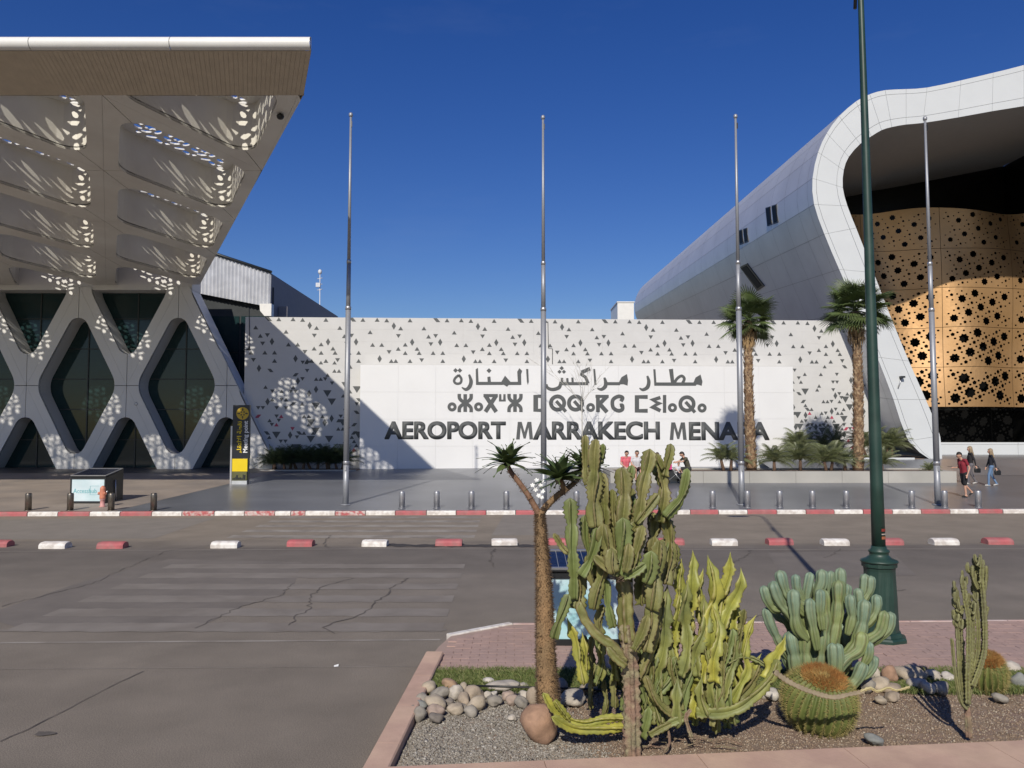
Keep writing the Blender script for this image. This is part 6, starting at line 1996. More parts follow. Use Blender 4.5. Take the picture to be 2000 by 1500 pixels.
right_rocks = [(890, 890, 50, 46, 'pale', 'pale angular'), (930, 955, 72, 45, 'beige', 'flat beige'), (995, 905, 50, 60, 'red', 'reddish brown'), (1130, 900, 98, 52, 'beige', 'large sand-coloured'), (1290, 905, 52, 36, 'pale', 'light oval'),
               (1375, 915, 40, 32, 'white', 'speckled white'), (1330, 985, 62, 42, 'grey', 'grey rounded'), (860, 970, 45, 50, 'grey', 'upright grey'), (1010, 985, 60, 26, 'tan', 'thin tan'), (230, 1025, 45, 38, 'white', 'bright white'), (180, 1005, 42, 42, 'pale', 'off-white'),
               (1255, 985, 50, 36, 'pale', 'buff'), (1015, 1040, 50, 26, 'tan', 'sandy flat'), (935, 1060, 38, 24, 'beige', 'small beige'), (1175, 960, 60, 34, 'pale', 'low pale'), (1790, 850, 60, 34, 'pale', 'long pale'), (1850, 940, 55, 50, 'slate', 'added shadow-dark'), (1720, 1050, 50, 26, 'grey', 'small dull'), (480, 960, 50, 30, 'beige', 'half hidden beige'), (60, 970, 40, 30, 'grey', 'hidden grey')]  # the slate one at the right edge stands in for a cast shadow
for i, (x, y, a, b, c, w) in enumerate(right_rocks):
    px, py = Rc(x, y)
    where = 'left of the golden barrel cactus' if x < 520 else ('between the blue-green cactus and the thin columnar cactus' if x < 1420 else 'near the small barrel cactus at the right edge')
    rock(px, py, a * .3, b * .3, c, f'{w} stone {where}')
rock(1708, 1447, 17, 9, 'slate', 'flat teal-grey slab lying by the front kerb', name='stone')
rock(1058, 1420, 33, 36, 'red', 'big smooth reddish boulder at the foot of the spiny trunk', name='boulder', rough=.24)
rock(1120, 1366, 24, 15, 'pale', 'pale speckled stone behind the low cactus arm', name='stone')
rock(1000, 1402, 9, 5, 'pale', 'small pale pebble on the grey gravel', name='stone')
for i, (x, y) in enumerate(((1090, 1340), (1150, 1345), (1255, 1350), (1300, 1345), (1345, 1352), (1400, 1345), (1440, 1350))):
    rock(x, y, 17, 12, ('grey', 'beige', 'tan', 'pale')[i % 4], ('grey', 'beige', 'tan', 'pale', 'ash grey', 'sandy', 'brown')[i] + ' stone in the shade behind the cactus thicket')
# irrigation hose
M_hose = mat('black_hose', (.012, .012, .012), .5)
hs_ = MB().tube([G(912, 1339, .19) , G(980, 1341, .22), G(1050, 1343, .20), G(1130, 1345, .17), G(1240, 1352, .13), G(1330, 1350, .12)], .011, 8).build('irrigation_hose', M_hose)
tag(recenter(hs_, G(1000, 1342, .2)), 'black irrigation hose lying over the cobbles left of the cactus thicket', 'hose')
hs2 = MB().tube([G(1475, 1347, .12), G(1530, 1346, .12), G(1700, 1330, .14), G(1790, 1322, .16), G(1860, 1320, .15)], .010, 8).build('irrigation_hose', M_hose)
tag(recenter(hs2, G(1600, 1338, .12)), 'black irrigation hose running behind the barrel cactus and blue-green cactus', 'hose')

# ---------------- ribbed stems
SPN = []
def catmull(pts, n):
    ps = [Vector(p) for p in pts]; out = []
    if len(ps) == 2: ps = [ps[0], ps[0].lerp(ps[1], .5), ps[1]]
    for i in range(len(ps) - 1):
        q0, q1, q2, q3 = ps[max(i - 1, 0)], ps[i], ps[i + 1], ps[min(i + 2, len(ps) - 1)]
        for k in range(n):
            t = k / n
            out.append(.5 * ((2 * q1) + (q2 - q0) * t + (2 * q0 - 5 * q1 + 4 * q2 - q3) * t * t + (-q0 + 3 * q1 - 3 * q2 + q3) * t ** 3))
    out.append(ps[-1]); return out
def ribbed(name, path, R0, m, parent, ribs=4, core=.35, sharp=2.0, pinch=.35, seglen=.22, wave=.10, wfreq=40, taper=.85, seed=0, arrow=False, twist=0.0, per=5, tipk=1.3, base_r=1.0, ovate=False, spiny=False, wob=0.0):
    rnd = random.Random(seed)
    raw = catmull(path, 8)
    d = [0]
    for i in range(1, len(raw)): d.append(d[-1] + (raw[i] - raw[i - 1]).length)
    Ltot = d[-1]; step = min(.020, R0 * .38); N = max(8, min(170, int(Ltot / step)))
    pts = []
    j = 0
    for i in range(N + 1):
        s = Ltot * i / N
        while j < len(d) - 2 and d[j + 1] < s: j += 1
        t = (s - d[j]) / max(1e-6, d[j + 1] - d[j]); pts.append(raw[j].lerp(raw[j + 1], max(0, min(1, t))))
    n = ribs * per
    if wob:
        o3 = Vector((rnd.uniform(0, 40), rnd.uniform(0, 40), 0))
        pts = [p + Vector((noise.noise(o3 + Vector((0, 0, i * .07))), noise.noise(o3 + Vector((9, 0, i * .07))), 0)) * R0 * wob * 3 for i, p in enumerate(pts)]
    vs, rim = [], []
    up_ = None; ph = rnd.uniform(0, 6.28); wp = [rnd.uniform(0, 6.28) for _ in range(ribs)]
    off = rnd.uniform(0, seglen); seglen *= rnd.uniform(.8, 1.25)
    for i, p in enumerate(pts):
        s = Ltot * i / N
        dr = (pts[min(i + 1, N)] - pts[max(i - 1, 0)]).normalized()
        if up_ is None: up_ = dr.orthogonal().normalized()
        up_ = (up_ - dr * up_.dot(dr)).normalized(); sd = dr.cross(up_)
        f = s / Ltot
        r = R0 * (base_r + (1 - base_r) * min(1, f * 4)) * (1 + (taper - 1) * f)
        if pinch and seglen:
            q = ((Ltot - s) / seglen) % 1.0       # 0 at the tip end of each joint
            if arrow: env = (1 - pinch) + pinch * (min(1, q / .72) ** 1.1 if q < .72 else max(0, 1 - (q - .72) / .28))
            elif ovate: env = (1 - pinch) + pinch * max(0.0, math.sin(math.pi * min(1, max(0, q)) ** .8)) ** .55
            else: env = 1 - pinch * (abs(2 * q - 1) ** 6)
            if not (arrow is False and s > Ltot - seglen * .5 and q < .5): r *= env
        te = (Ltot - s) / (R0 * tipk)
        if te < 1: r *= math.sqrt(max(0.0, 1 - (1 - te) ** 2)) if not arrow else max(.02, te)
        for k in range(n):
            a = 2 * math.pi * k / n
            w = abs(math.cos(a * ribs / 2)) ** sharp
            tq = (s * wfreq + 0) % 1.0
            ri = int(round(a * ribs / (2 * math.pi))) % ribs
            tq = (s * wfreq + wp[ri]) % 1.0; wv = 1 + wave * w * (1 - 2 * abs(2 * tq - 1) ** .7 if per > 5 else math.sin(6.283 * tq))
            rr = r * (core + (1 - core) * w) * wv
            aa = a + ph + twist * s + (.12 * w * math.sin(s * 14 + wp[ri]))
            dd_ = up_ * math.cos(aa) + sd * math.sin(aa)
            vs.append(p + dd_ * rr)
            if spiny and k % per == 0 and te > 1 and tq < .10: SPN.append((p + dd_ * rr * .985, dd_, dr))
            rim.append(max(0, min(1, (w - (.80 if per < 6 else .90)) * (4.5 if per < 6 else 9))) * rnd.uniform(.5, 1.0))
    fs = [(i * n + k, i * n + (k + 1) % n, (i + 1) * n + (k + 1) % n, (i + 1) * n + k) for i in range(N) for k in range(n)]
    fs.append(tuple(range(n))[::-1]); fs.append(tuple(N * n + k for k in range(n)))
    mb = MB(); mb.smooth = True; mb.add(vs, fs)
    me = mb.mesh(name, m)
    a_ = me.attributes.new('rim', 'FLOAT', 'POINT'); a_.data.foreach_set('value', rim)
    a_ = me.attributes.new('along', 'FLOAT', 'POINT'); a_.data.foreach_set('value', [i / N for i in range(N + 1) for k in range(n)])
    return link(name, me, parent)
def pxpath(pts, Y, dY=0.0, dY2=None):
    n = len(pts) - 1; dY2 = dY if dY2 is None else dY2
    return [P(p[0], p[1], Y + dY + (dY2 - dY) * i / n) for i, p in enumerate(pts)]
def stem_px(name, pts, half, Y, m, parent, dY=0.0, dY2=None, **k):
    return ribbed(name, pxpath(pts, Y, dY, dY2), half * Y / FPX, m, parent, **k)
M_euph = mat('olive_cactus_skin', (0.145, 0.148, 0.042), 0.55, var=0.25, vscale=11, col2=(0.205, 0.19, 0.07), v2=5, extra=attr_mix('rim', (0.17, 0.115, 0.055)), bump=.15, bscale=60)
M_euphg = mat('green_cactus_skin', (0.13, 0.155, 0.045), 0.55, var=0.18, vscale=7, col2=(0.17, 0.21, 0.07), v2=4, extra=attr_mix('rim', (0.17, 0.15, 0.07)))
M_yell = mat('yellow_cactus_skin', (0.36, 0.34, 0.06), 0.5, var=0.22, vscale=12, col2=(0.25, 0.26, 0.055), v2=4, extra=attr_mix('rim', (0.30, 0.25, 0.10)))
M_yelg = mat('yellow_green_cactus_skin', (0.21, 0.22, 0.06), 0.55, var=0.22, vscale=12, col2=(0.15, 0.17, 0.055), v2=4, extra=attr_mix('rim', (0.24, 0.20, 0.10)))
M_wood = mat('woody_cactus_trunk', (0.25, 0.16, 0.11), 0.9, var=0.3, vscale=16, bump=.7, bscale=45, col2=(0.22, 0.19, 0.11), v2=8)
YC = 6.62
cb = P(1235, 1476, YC)
cac = thing('candelabra_cactus', 'tall many-stemmed olive candelabra cactus on a single woody trunk', 'cactus', (cb.x, YC, SOIL))
kt = dict(ribs=6, core=.66, sharp=2.2, pinch=.10, seglen=.2, wave=.20, wfreq=34, taper=.9, per=7, tipk=.2, spiny=True)
stem_px('trunk', [(1236, 1482), (1234, 1420), (1233, 1340), (1228, 1262), (1222, 1215)], 19, YC, M_wood, cac, seed=1, **kt)
stem_px('stem', [(1228, 1250), (1222, 1200), (1222, 1160), (1214, 1120)], 18, YC, M_euph, cac, seed=2, ribs=5, core=.5, sharp=1.6, pinch=.12, taper=.85, tipk=.5)
E1 = dict(ribs=4, core=.20, sharp=4.0, pinch=.52, seglen=.25, wave=.20, wfreq=26, taper=.95, per=10, spiny=True, wob=.12, ovate=True, twist=1.4)
mains = [
    ([(1163, 1030), (1161, 968), (1160, 919), (1161, 879), (1162, 857)], 14, -.05), ([(1152, 945), (1146, 920), (1143, 880), (1142, 849)], 8.5, .02), ([(1172, 905), (1176, 885), (1178, 866)], 6.5, .0),
    ([(1180, 1045), (1180, 985), (1176, 950), (1174, 922)], 14, .05), ([(1215, 1100), (1217, 1031), (1219, 975), (1216, 912)], 15, -.1), ([(1225, 940), (1232, 925), (1236, 908)], 9, -.05),
    ([(1238, 1040), (1250, 985), (1257, 930), (1266, 876)], 13.5, -.12), ([(1290, 1020), (1296, 968), (1291, 930), (1286, 905)], 12, .05), ([(1281, 925), (1280, 905), (1281, 885)], 7, .06),
    ([(1298, 930), (1302, 905), (1307, 888), (1309, 866)], 8, .02), ([(1296, 915), (1288, 900), (1283, 886)], 6, .02), ([(1300, 1010), (1316, 992), (1331, 972), (1339, 945), (1343, 914)], 9.5, -.02),
    ([(1243, 1022), (1264, 996), (1288, 964)], 9, -.16), ([(1236, 1034), (1246, 1010), (1256, 984)], 10, -.1),
    ([(1126, 1170), (1122, 1130), (1118, 1084), (1116, 1030), (1112, 972)], 12, -.05), ([(1128, 1190), (1132, 1150), (1125, 1110)], 13, -.02),
    ([(1110, 1080), (1098, 1068), (1088, 1052), (1080, 1042)], 5.5, .0), ([(1135, 1125), (1150, 1100), (1162, 1068), (1166, 1030)], 11, -.14), ([(1158, 1190), (1162, 1160), (1172, 1120), (1175, 1075)], 11, -.1),
    ([(1210, 1122), (1192, 1085), (1182, 1050), (1178, 1022)], 14, -.16), ([(1214, 1125), (1218, 1080), (1217, 1035), (1214, 1010)], 14, -.2), ([(1222, 1125), (1242, 1085), (1252, 1050), (1256, 1025)], 12, -.18),
    ([(1272, 1190), (1280, 1150), (1286, 1100), (1287, 1055)], 14, -.12), ([(1262, 1140), (1270, 1110), (1272, 1075)], 13, -.18), ([(1300, 1140), (1308, 1095), (1306, 1050), (1298, 1005)], 13, .12),
    ([(1205, 1120), (1190, 1110), (1172, 1095), (1160, 1085)], 9, -.22), ([(1218, 1128), (1240, 1118), (1262, 1100)], 9, -.22), ([(1200, 1118), (1194, 1100), (1196, 1070)], 10, -.26), ([(1220, 1118), (1228, 1090), (1230, 1060)], 10, -.26),
    ([(1196, 1225), (1190, 1190), (1186, 1155), (1184, 1130)], 9, -.05), ([(1262, 1272), (1266, 1240), (1272, 1205), (1268, 1180)], 11, -.1), ([(1240, 1270), (1258, 1235), (1266, 1200)], 11, -.15),
    ([(1082, 1246), (1092, 1212), (1104, 1180), (1112, 1160)], 8.5, -.1), ([(1176, 1240), (1168, 1210), (1178, 1180)], 8, .05),
    ([(1180, 1012), (1168, 1000), (1162, 985)], 10, .12), ([(1230, 1110), (1236, 1060), (1240, 1010), (1236, 970)], 13, .1), ([(1200, 1110), (1202, 1050), (1198, 1000), (1196, 955)], 12, .14), ([(1270, 1090), (1276, 1040), (1276, 1000)], 12, .16),
    ([(1170, 1120), (1150, 1080), (1142, 1040), (1140, 1005)], 10, .18), ([(1310, 1130), (1318, 1090), (1316, 1060)], 10, .18), ([(1252, 1180), (1250, 1150), (1256, 1110)], 12, .1), ([(1190, 1090), (1170, 1060), (1160, 1030)], 12, .1)]
for i, (pts, h, dy) in enumerate(mains):
    stem_px('stem', pts, h * 1.32, YC, (M_euph, M_euph, M_euphg)[i % 3], cac, dy, seed=10 + i, **E1)
rg = random.Random(77)
for i in range(12):
    x = rg.uniform(1150, 1310); yb0 = rg.uniform(1040, 1170); L_ = rg.uniform(70, 130)
    xx = x + (x - 1222) * .18 + rg.uniform(-8, 8)
    stem_px('stem', [(1222 + (x - 1222) * .75, yb0), (x, yb0 - L_ * .5), (xx, yb0 - L_)], rg.uniform(11, 15), YC, (M_euph, M_euphg)[i % 2], cac, rg.uniform(.1, .35), seed=900 + i, **E1)
stem_px('branch', [(1218, 1292), (1196, 1262), (1164, 1238), (1140, 1205), (1128, 1172)], 13, YC, M_euph, cac, -.05, seed=80, ribs=4, core=.5, sharp=1.6, pinch=.15, seglen=.2, wave=.10, wfreq=40, taper=.85)
stem_px('branch', [(1222, 1300), (1200, 1282), (1185, 1262)], 10, YC, M_euph, cac, -.12, seed=81, ribs=4, core=.45, pinch=.2, wave=.1)
stem_px('branch', [(1248, 1325), (1262, 1290), (1276, 1250), (1282, 1200), (1282, 1150)], 12, YC, M_euph, cac, .06, seed=82, ribs=4, core=.45, sharp=1.6, pinch=.2, wave=.1)
spt = MB(); r5 = random.Random(6)
for (p_, d_, a_) in SPN:
    for sg in (-1, 1):
        e_ = (d_ + a_.cross(d_) * sg * .6 + a_ * r5.uniform(-.2, .4)).normalized() * r5.uniform(.008, .014)
        spt.add([p_ - a_ * .0022, p_ + a_ * .0022, p_ + e_], [(0, 1, 2)])
o = spt.build('spines', mat('brown_spine', (.13, .08, .045), .7), cac, fix=False); o['kind'] = 'stuff'
# brown dead tufts at the hub
hub = MB(); rh = random.Random(2); hc_ = P(1210, 1132, YC - .22)
for k in range(60):
    a = rh.uniform(0, 6.28); e_ = rh.uniform(-.3, .5); d_ = Vector((math.cos(a), math.sin(a), e_)); l = rh.uniform(.03, .09)
    s_ = Vector((-d_.y, d_.x, 0)) * .006; c_ = hc_ + Vector((rh.uniform(-.05, .05), 0, rh.uniform(-.02, .02)))
    hub.add([c_ - s_, c_ + s_, c_ + d_ * l], [(0, 1, 2)])
o = hub.build('dry_tuft', M_wood, cac, fix=False); o['kind'] = 'stuff'

yb_ = thing('yellow_cactus_bush', 'yellow-green winged cactus bush with arrow-shaped joints right of the tall candelabra cactus', 'cactus', (P(1340, 1410, 6.85).x, 6.85, SOIL))
YB_ = 6.85
AR = dict(ribs=3, core=.10, sharp=3.2, pinch=.48, seglen=.17, wave=.16, wfreq=24, taper=1.0, arrow=True, per=10, tipk=2.2, twist=2.2, wob=.25)
ar = [([(1350, 1400), (1355, 1340), (1350, 1270), (1345, 1200), (1350, 1130), (1354, 1074)], 15, 0), ([(1370, 1330), (1385, 1260), (1390, 1200), (1392, 1140), (1387, 1084)], 17, -.06), ([(1380, 1320), (1395, 1250), (1408, 1190), (1420, 1130), (1428, 1077)], 16, .04),
      ([(1400, 1270), (1420, 1210), (1436, 1160), (1446, 1108)], 14, -.02), ([(1315, 1370), (1310, 1290), (1320, 1210), (1330, 1150), (1326, 1090)], 14, .08), ([(1300, 1410), (1290, 1340), (1288, 1270), (1298, 1200), (1304, 1140)], 15, -.06),
      ([(1370, 1300), (1372, 1230), (1368, 1160), (1372, 1110)], 15, .12), ([(1405, 1250), (1402, 1190), (1404, 1130)], 14, .1), ([(1430, 1230), (1432, 1180), (1440, 1140)], 12, .1), ([(1335, 1320), (1338, 1250), (1334, 1190), (1338, 1130)], 14, -.12),
      ([(1390, 1330), (1398, 1280), (1402, 1230), (1398, 1180)], 14, -.14), ([(1360, 1320), (1362, 1270), (1372, 1220), (1376, 1160)], 14, -.1), ([(1430, 1372), (1455, 1310), (1450, 1280), (1464, 1240), (1480, 1200)], 10, 0),
      ([(1436, 1340), (1424, 1290), (1416, 1250), (1412, 1228)], 9, .05), ([(1505, 1325), (1516, 1290), (1526, 1262), (1530, 1238)], 16, -.08), ([(1412, 1400), (1404, 1350), (1400, 1300)], 10, -.1), ([(1265, 1330), (1268, 1270), (1276, 1215)], 12, .15),
      ([(1145, 1335), (1138, 1300), (1126, 1250), (1108, 1205)], 11, -.1), ([(1150, 1310), (1146, 1270), (1138, 1235)], 9, .0), ([(1320, 1420), (1326, 1370), (1332, 1320)], 12, -.16), ([(1288, 1430), (1278, 1385), (1272, 1340)], 12, -.1),
      ([(1380, 1400), (1372, 1360), (1376, 1320)], 11, -.14), ([(1445, 1330), (1440, 1290), (1432, 1262)], 9, .1), ([(1470, 1330), (1474, 1300), (1488, 1275)], 8, .05), ([(1200, 1330), (1196, 1290), (1188, 1262)], 10, .2), ([(1170, 1330), (1172, 1290), (1180, 1240)], 10, .25)]
for i, (pts, h, dy) in enumerate(ar):
    stem_px('stem', pts, h * 1.25, YB_, (M_yell, M_yelg)[(i in (5, 9, 11, 15, 16, 19, 20, 21, 24, 25)) * 1], yb_, dy, seed=200 + i, **AR)
# older grey green stems filling the thicket
OLD = dict(ribs=3, core=.14, sharp=3.2, pinch=.45, seglen=.16, wave=.18, wfreq=26, taper=.9, per=10, twist=3.0, wob=.3, ovate=True)
rf = random.Random(33)
for i in range(62):
    x = rf.uniform(1250, 1440); yb0 = rf.uniform(1345, 1430); L_ = rf.uniform(70, 170)
    xx = x + rf.uniform(-48, 48)
    stem_px('old_stem', [(x, yb0), ((x + xx) / 2 + rf.uniform(-8, 8), yb0 - L_ * .5), (xx, yb0 - L_)], rf.uniform(8, 13), YB_, (M_euphg, M_yelg, M_euph)[i % 3], yb_, rf.uniform(-.1, .35), seed=300 + i, **OLD)
for i in range(12):
    x = rf.uniform(1130, 1250); yb0 = rf.uniform(1330, 1400); L_ = rf.uniform(60, 130)
    stem_px('old_stem', [(x, yb0), (x + rf.uniform(-8, 8), yb0 - L_ * .5), (x + rf.uniform(-20, 10), yb0 - L_)], rf.uniform(7, 11), YB_, (M_euphg, M_euph)[i % 2], yb_, rf.uniform(.25, .5), seed=360 + i, **OLD)
LOW = dict(ribs=3, core=.18, sharp=3.0, pinch=.3, seglen=.16, wave=.18, wfreq=22, taper=.9, per=10, twist=1.5, wob=.15)
for i, (pts, h, m, dy, d2) in enumerate([
    ([(1222, 1402), (1180, 1404), (1140, 1412), (1100, 1402), (1078, 1382), (1064, 1352)], 10, M_yell, .0, -.15), ([(1222, 1420), (1175, 1424), (1130, 1424), (1098, 1414), (1078, 1400)], 11, M_yell, -.02, -.25), ([(1110, 1404), (1095, 1385), (1082, 1368)], 8, M_yell, -.1, -.2),
    ([(1362, 1392), (1410, 1392), (1450, 1378), (1484, 1350), (1508, 1318), (1520, 1288)], 13, M_yelg, -.1, -.15), ([(1330, 1402), (1300, 1390), (1276, 1360), (1262, 1320)], 10, M_euph, -.15, -.25), ([(1420, 1296), (1445, 1282), (1468, 1284)], 6, M_yelg, -.05, .0),
    ([(1256, 1440), (1262, 1410), (1266, 1380)], 11, M_euphg, -.1, -.1), ([(1300, 1418), (1318, 1410), (1340, 1402)], 9, M_yelg, -.2, -.2), ([(1460, 1282), (1480, 1290), (1500, 1302), (1512, 1306)], 6, M_yelg, .0, -.05),
    ([(1268, 1436), (1290, 1424), (1312, 1412)], 9, M_euph, -.25, -.2), ([(1352, 1440), (1346, 1420), (1340, 1400), (1350, 1385)], 5, M_wood, -.2, -.2), ([(1300, 1466), (1308, 1450), (1306, 1425)], 3, M_wood, -.25, -.2)]):
    stem_px('low_stem', pts, h, YB_, m, yb_, dy, d2, seed=400 + i, **LOW)
dry = thing('dead_cactus_arm', 'dry yellowish twisted stem arching over the golden barrel cactus', 'dead branch', (P(1620, 1345, 6.5).x, 6.5, .3))
stem_px('stem', [(1512, 1312), (1540, 1332), (1580, 1350), (1626, 1362), (1660, 1356), (1690, 1350)], 6.5, 6.45, mat('dry_cactus_skin', (.25, .20, .13), .8, var=.2, vscale=10, extra=attr_mix('rim', (.22, .15, .08))), dry, seed=500, ribs=3, core=.3, pinch=.25, seglen=.15, wave=.2, wfreq=30, taper=.7)
stem_px('stem', [(1680, 1351), (1700, 1344), (1715, 1350), (1735, 1343), (1752, 1348), (1778, 1341)], 3.6, 6.45, mat('dry_pale_skin', (.52, .44, .22), .8, var=.2, vscale=10), dry, seed=501, ribs=3, core=.3, pinch=.3, seglen=.1, wave=.2, wfreq=30, taper=.7)

# ---------------- blue-green cactus
M_blue = mat('blue_green_cactus_skin', (0.155, 0.225, 0.155), 0.55, var=0.12, vscale=6, col2=(0.175, 0.235, 0.13), v2=3, extra=attr_mix('rim', (0.15, 0.19, 0.11)))
def blue_extra(nt, cs, co):
    a = nt.nodes.new('ShaderNodeAttribute'); a.attribute_name = 'along'
    r = nt.nodes.new('ShaderNodeMapRange'); r.inputs['From Min'].default_value = .35; r.inputs['From Max'].default_value = .85; nt.links.new(a.outputs['Fac'], r.inputs[0])
    mx = nt.nodes.new('ShaderNodeMix'); mx.data_type = 'RGBA'; nt.links.new(r.outputs[0], mx.inputs[0]); mx.inputs[6].default_value = (.165, .20, .075, 1); nt.links.new(cs, mx.inputs[7])
    return attr_mix('rim', (0.15, 0.16, 0.08))(nt, mx.outputs[2], co)
M_blue2 = mat('blue_tipped_cactus_skin', (0.165, 0.24, 0.175), 0.6, var=0.12, vscale=6, col2=(0.19, 0.25, 0.16), v2=5, extra=blue_extra)
M_blueg = mat('yellowish_lower_skin', (0.21, 0.25, 0.095), 0.6, var=0.15, vscale=7, col2=(0.16, 0.21, 0.11), v2=4, extra=attr_mix('rim', (0.15, 0.13, 0.06)))
YM_ = 8.0
bb = P(1605, 1345, YM_)
blu = thing('blue_green_cactus', 'bushy blue-green cactus with dozens of smooth rounded upright fingers', 'cactus', (bb.x, YM_, SOIL))
BK = dict(ribs=6, core=.76, sharp=1.2, pinch=.28, seglen=.24, wave=.03, wfreq=40, taper=1.12, per=6, tipk=1.1, base_r=.7, ovate=True)
bs_ = [
    ([(1600, 1345), (1592, 1296), (1586, 1255), (1570, 1212), (1562, 1172)], 12, 1, 0), ([(1575, 1345), (1560, 1320), (1551, 1275), (1542, 1232)], 14, 0, -.05), ([(1570, 1335), (1545, 1290), (1520, 1250), (1503, 1215), (1495, 1186)], 9, 0, .05),
    ([(1570, 1240), (1545, 1200), (1524, 1176), (1509, 1134)], 12, 0, -.05), ([(1530, 1190), (1510, 1188), (1497, 1168), (1491, 1143)], 9, 0, .0), ([(1572, 1200), (1548, 1172), (1533, 1152), (1522, 1113)], 10, 0, -.08),
    ([(1578, 1250), (1556, 1225), (1551, 1180), (1549, 1150)], 11, 0, -.14), ([(1578, 1210), (1567, 1170), (1556, 1148), (1554, 1121)], 8, 0, .1), ([(1600, 1330), (1606, 1270), (1611, 1212), (1606, 1150)], 11, 1, -.06), ([(1596, 1200), (1598, 1160), (1605, 1138), (1605, 1111)], 10.5, 0, .08),
    ([(1626, 1200), (1622, 1160), (1622, 1140), (1623, 1114)], 9, 0, .14), ([(1640, 1200), (1644, 1160), (1642, 1140), (1641, 1108)], 10, 0, .1), ([(1605, 1335), (1622, 1280), (1634, 1210), (1638, 1150), (1637, 1132)], 11, 1, -.02), ([(1596, 1270), (1588, 1225), (1582, 1190), (1583, 1168)], 9, 0, -.18),
    ([(1606, 1230), (1602, 1196), (1602, 1172), (1602, 1150)], 8.5, 0, -.2), ([(1640, 1290), (1668, 1262), (1684, 1220), (1689, 1170)], 11.5, 0, -.08), ([(1655, 1240), (1664, 1205), (1661, 1180), (1660, 1160)], 9, 0, -.14), ([(1664, 1220), (1678, 1190), (1677, 1165), (1674, 1148)], 8.5, 0, -.02),
    ([(1670, 1200), (1684, 1168), (1688, 1145), (1690, 1120)], 8.5, 0, .06), ([(1672, 1190), (1692, 1164), (1700, 1148), (1701, 1124)], 8, 0, .02), ([(1682, 1230), (1704, 1206), (1712, 1184), (1711, 1160)], 9, 0, .02), ([(1610, 1340), (1645, 1292), (1676, 1268), (1684, 1232)], 12, 1, -.12),
    ([(1660, 1275), (1692, 1252), (1719, 1232), (1728, 1192)], 10, 1, -.04), ([(1690, 1262), (1722, 1242), (1737, 1222), (1739, 1194)], 9, 0, .02), ([(1622, 1345), (1627, 1308), (1625, 1255)], 9, 0, -.22), ([(1632, 1340), (1640, 1300), (1636, 1256)], 8, 0, -.16), ([(1640, 1350), (1672, 1328), (1688, 1292)], 11, 0, -.14),
    ([(1684, 1300), (1696, 1280), (1697, 1252)], 8.5, 0, -.14), ([(1600, 1240), (1578, 1190), (1576, 1160), (1583, 1117)], 8.5, 0, .12), ([(1600, 1340), (1580, 1310), (1572, 1270), (1576, 1230)], 11, 1, -.1), ([(1605, 1335), (1612, 1300), (1620, 1262), (1614, 1230)], 10, 1, .1),
    ([(1625, 1230), (1640, 1190), (1652, 1162), (1655, 1140)], 8.5, 0, .12), ([(1560, 1320), (1540, 1296), (1530, 1262)], 9, 0, .1), ([(1640, 1260), (1650, 1220), (1668, 1190)], 9, 0, .15), ([(1608, 1330), (1590, 1280), (1592, 1240)], 12, 0, .15), ([(1640, 1330), (1652, 1290), (1650, 1240), (1642, 1215)], 11, 0, .14),
    ([(1545, 1240), (1536, 1215), (1520, 1205), (1512, 1190)], 7, 0, .18), ([(1590, 1170), (1592, 1150), (1590, 1135)], 7.5, 0, .2), ([(1660, 1330), (1690, 1320), (1706, 1300), (1708, 1280)], 8, 0, .05)]
for i, (pts, h, g_, dy) in enumerate(bs_):
    stem_px('stem', pts, h * 1.05, YM_, M_blueg if g_ else M_blue2, blu, dy, seed=600 + i, **BK)

# ---------------- thin columnar cactus
M_thin = mat('thin_column_skin', (0.185, 0.185, 0.07), 0.6, var=0.2, vscale=9, col2=(0.17, 0.17, 0.08), v2=6, extra=attr_mix('rim', (0.10, 0.075, 0.04)))
YT = 6.95
tn = thing('thin_column_cactus', 'cluster of thin dry ribbed columns with lumpy tops before the small barrel cactus', 'cactus', (P(1892, 1436, YT).x, YT, SOIL))
TK = dict(ribs=5, core=.5, sharp=1.4, pinch=.32, seglen=.08, wave=.2, wfreq=70, taper=.9, per=4)
stem_px('trunk', [(1893, 1440), (1891, 1410), (1888, 1378)], 7, YT, M_wood, tn, seed=700, ribs=5, core=.7, pinch=.1, wave=.1, taper=.8, tipk=.2)
tl_ = [([(1889, 1385), (1876, 1368), (1865, 1312), (1860, 1256), (1857, 1246)], 3.2), ([(1886, 1379), (1875, 1326), (1871, 1256), (1868, 1194), (1868, 1150)], 4.2), ([(1889, 1376), (1882, 1312), (1877, 1228), (1875, 1190)], 4.2), ([(1890, 1374), (1890, 1312), (1892, 1217), (1885, 1172), (1882, 1133)], 5),
       ([(1892, 1362), (1900, 1320), (1910, 1270), (1909, 1200), (1900, 1130), (1892, 1117)], 4.2), ([(1893, 1351), (1907, 1312), (1921, 1264), (1918, 1186), (1910, 1130), (1907, 1087)], 4.2), ([(1900, 1340), (1916, 1298), (1924, 1256), (1921, 1172), (1917, 1130), (1919, 1092)], 4.8),
       ([(1888, 1380), (1895, 1320), (1900, 1250), (1898, 1180)], 5), ([(1921, 1160), (1926, 1130), (1926, 1104)], 4), ([(1910, 1150), (1900, 1125), (1899, 1105)], 4), ([(1875, 1230), (1864, 1210), (1862, 1190)], 3.5), ([(1922, 1250), (1924, 1215), (1928, 1190), (1932, 1186)], 3), ([(1882, 1150), (1878, 1138), (1880, 1122)], 3.5),
       ([(1916, 1130), (1911, 1105), (1913, 1092)], 3.5), ([(1885, 1330), (1878, 1290), (1882, 1250)], 3.6)]
for i, (pts, h) in enumerate(tl_):
    stem_px('stem', pts, h * 1.15, YT, M_thin, tn, (i % 3 - 1) * .05, seed=710 + i, **TK)

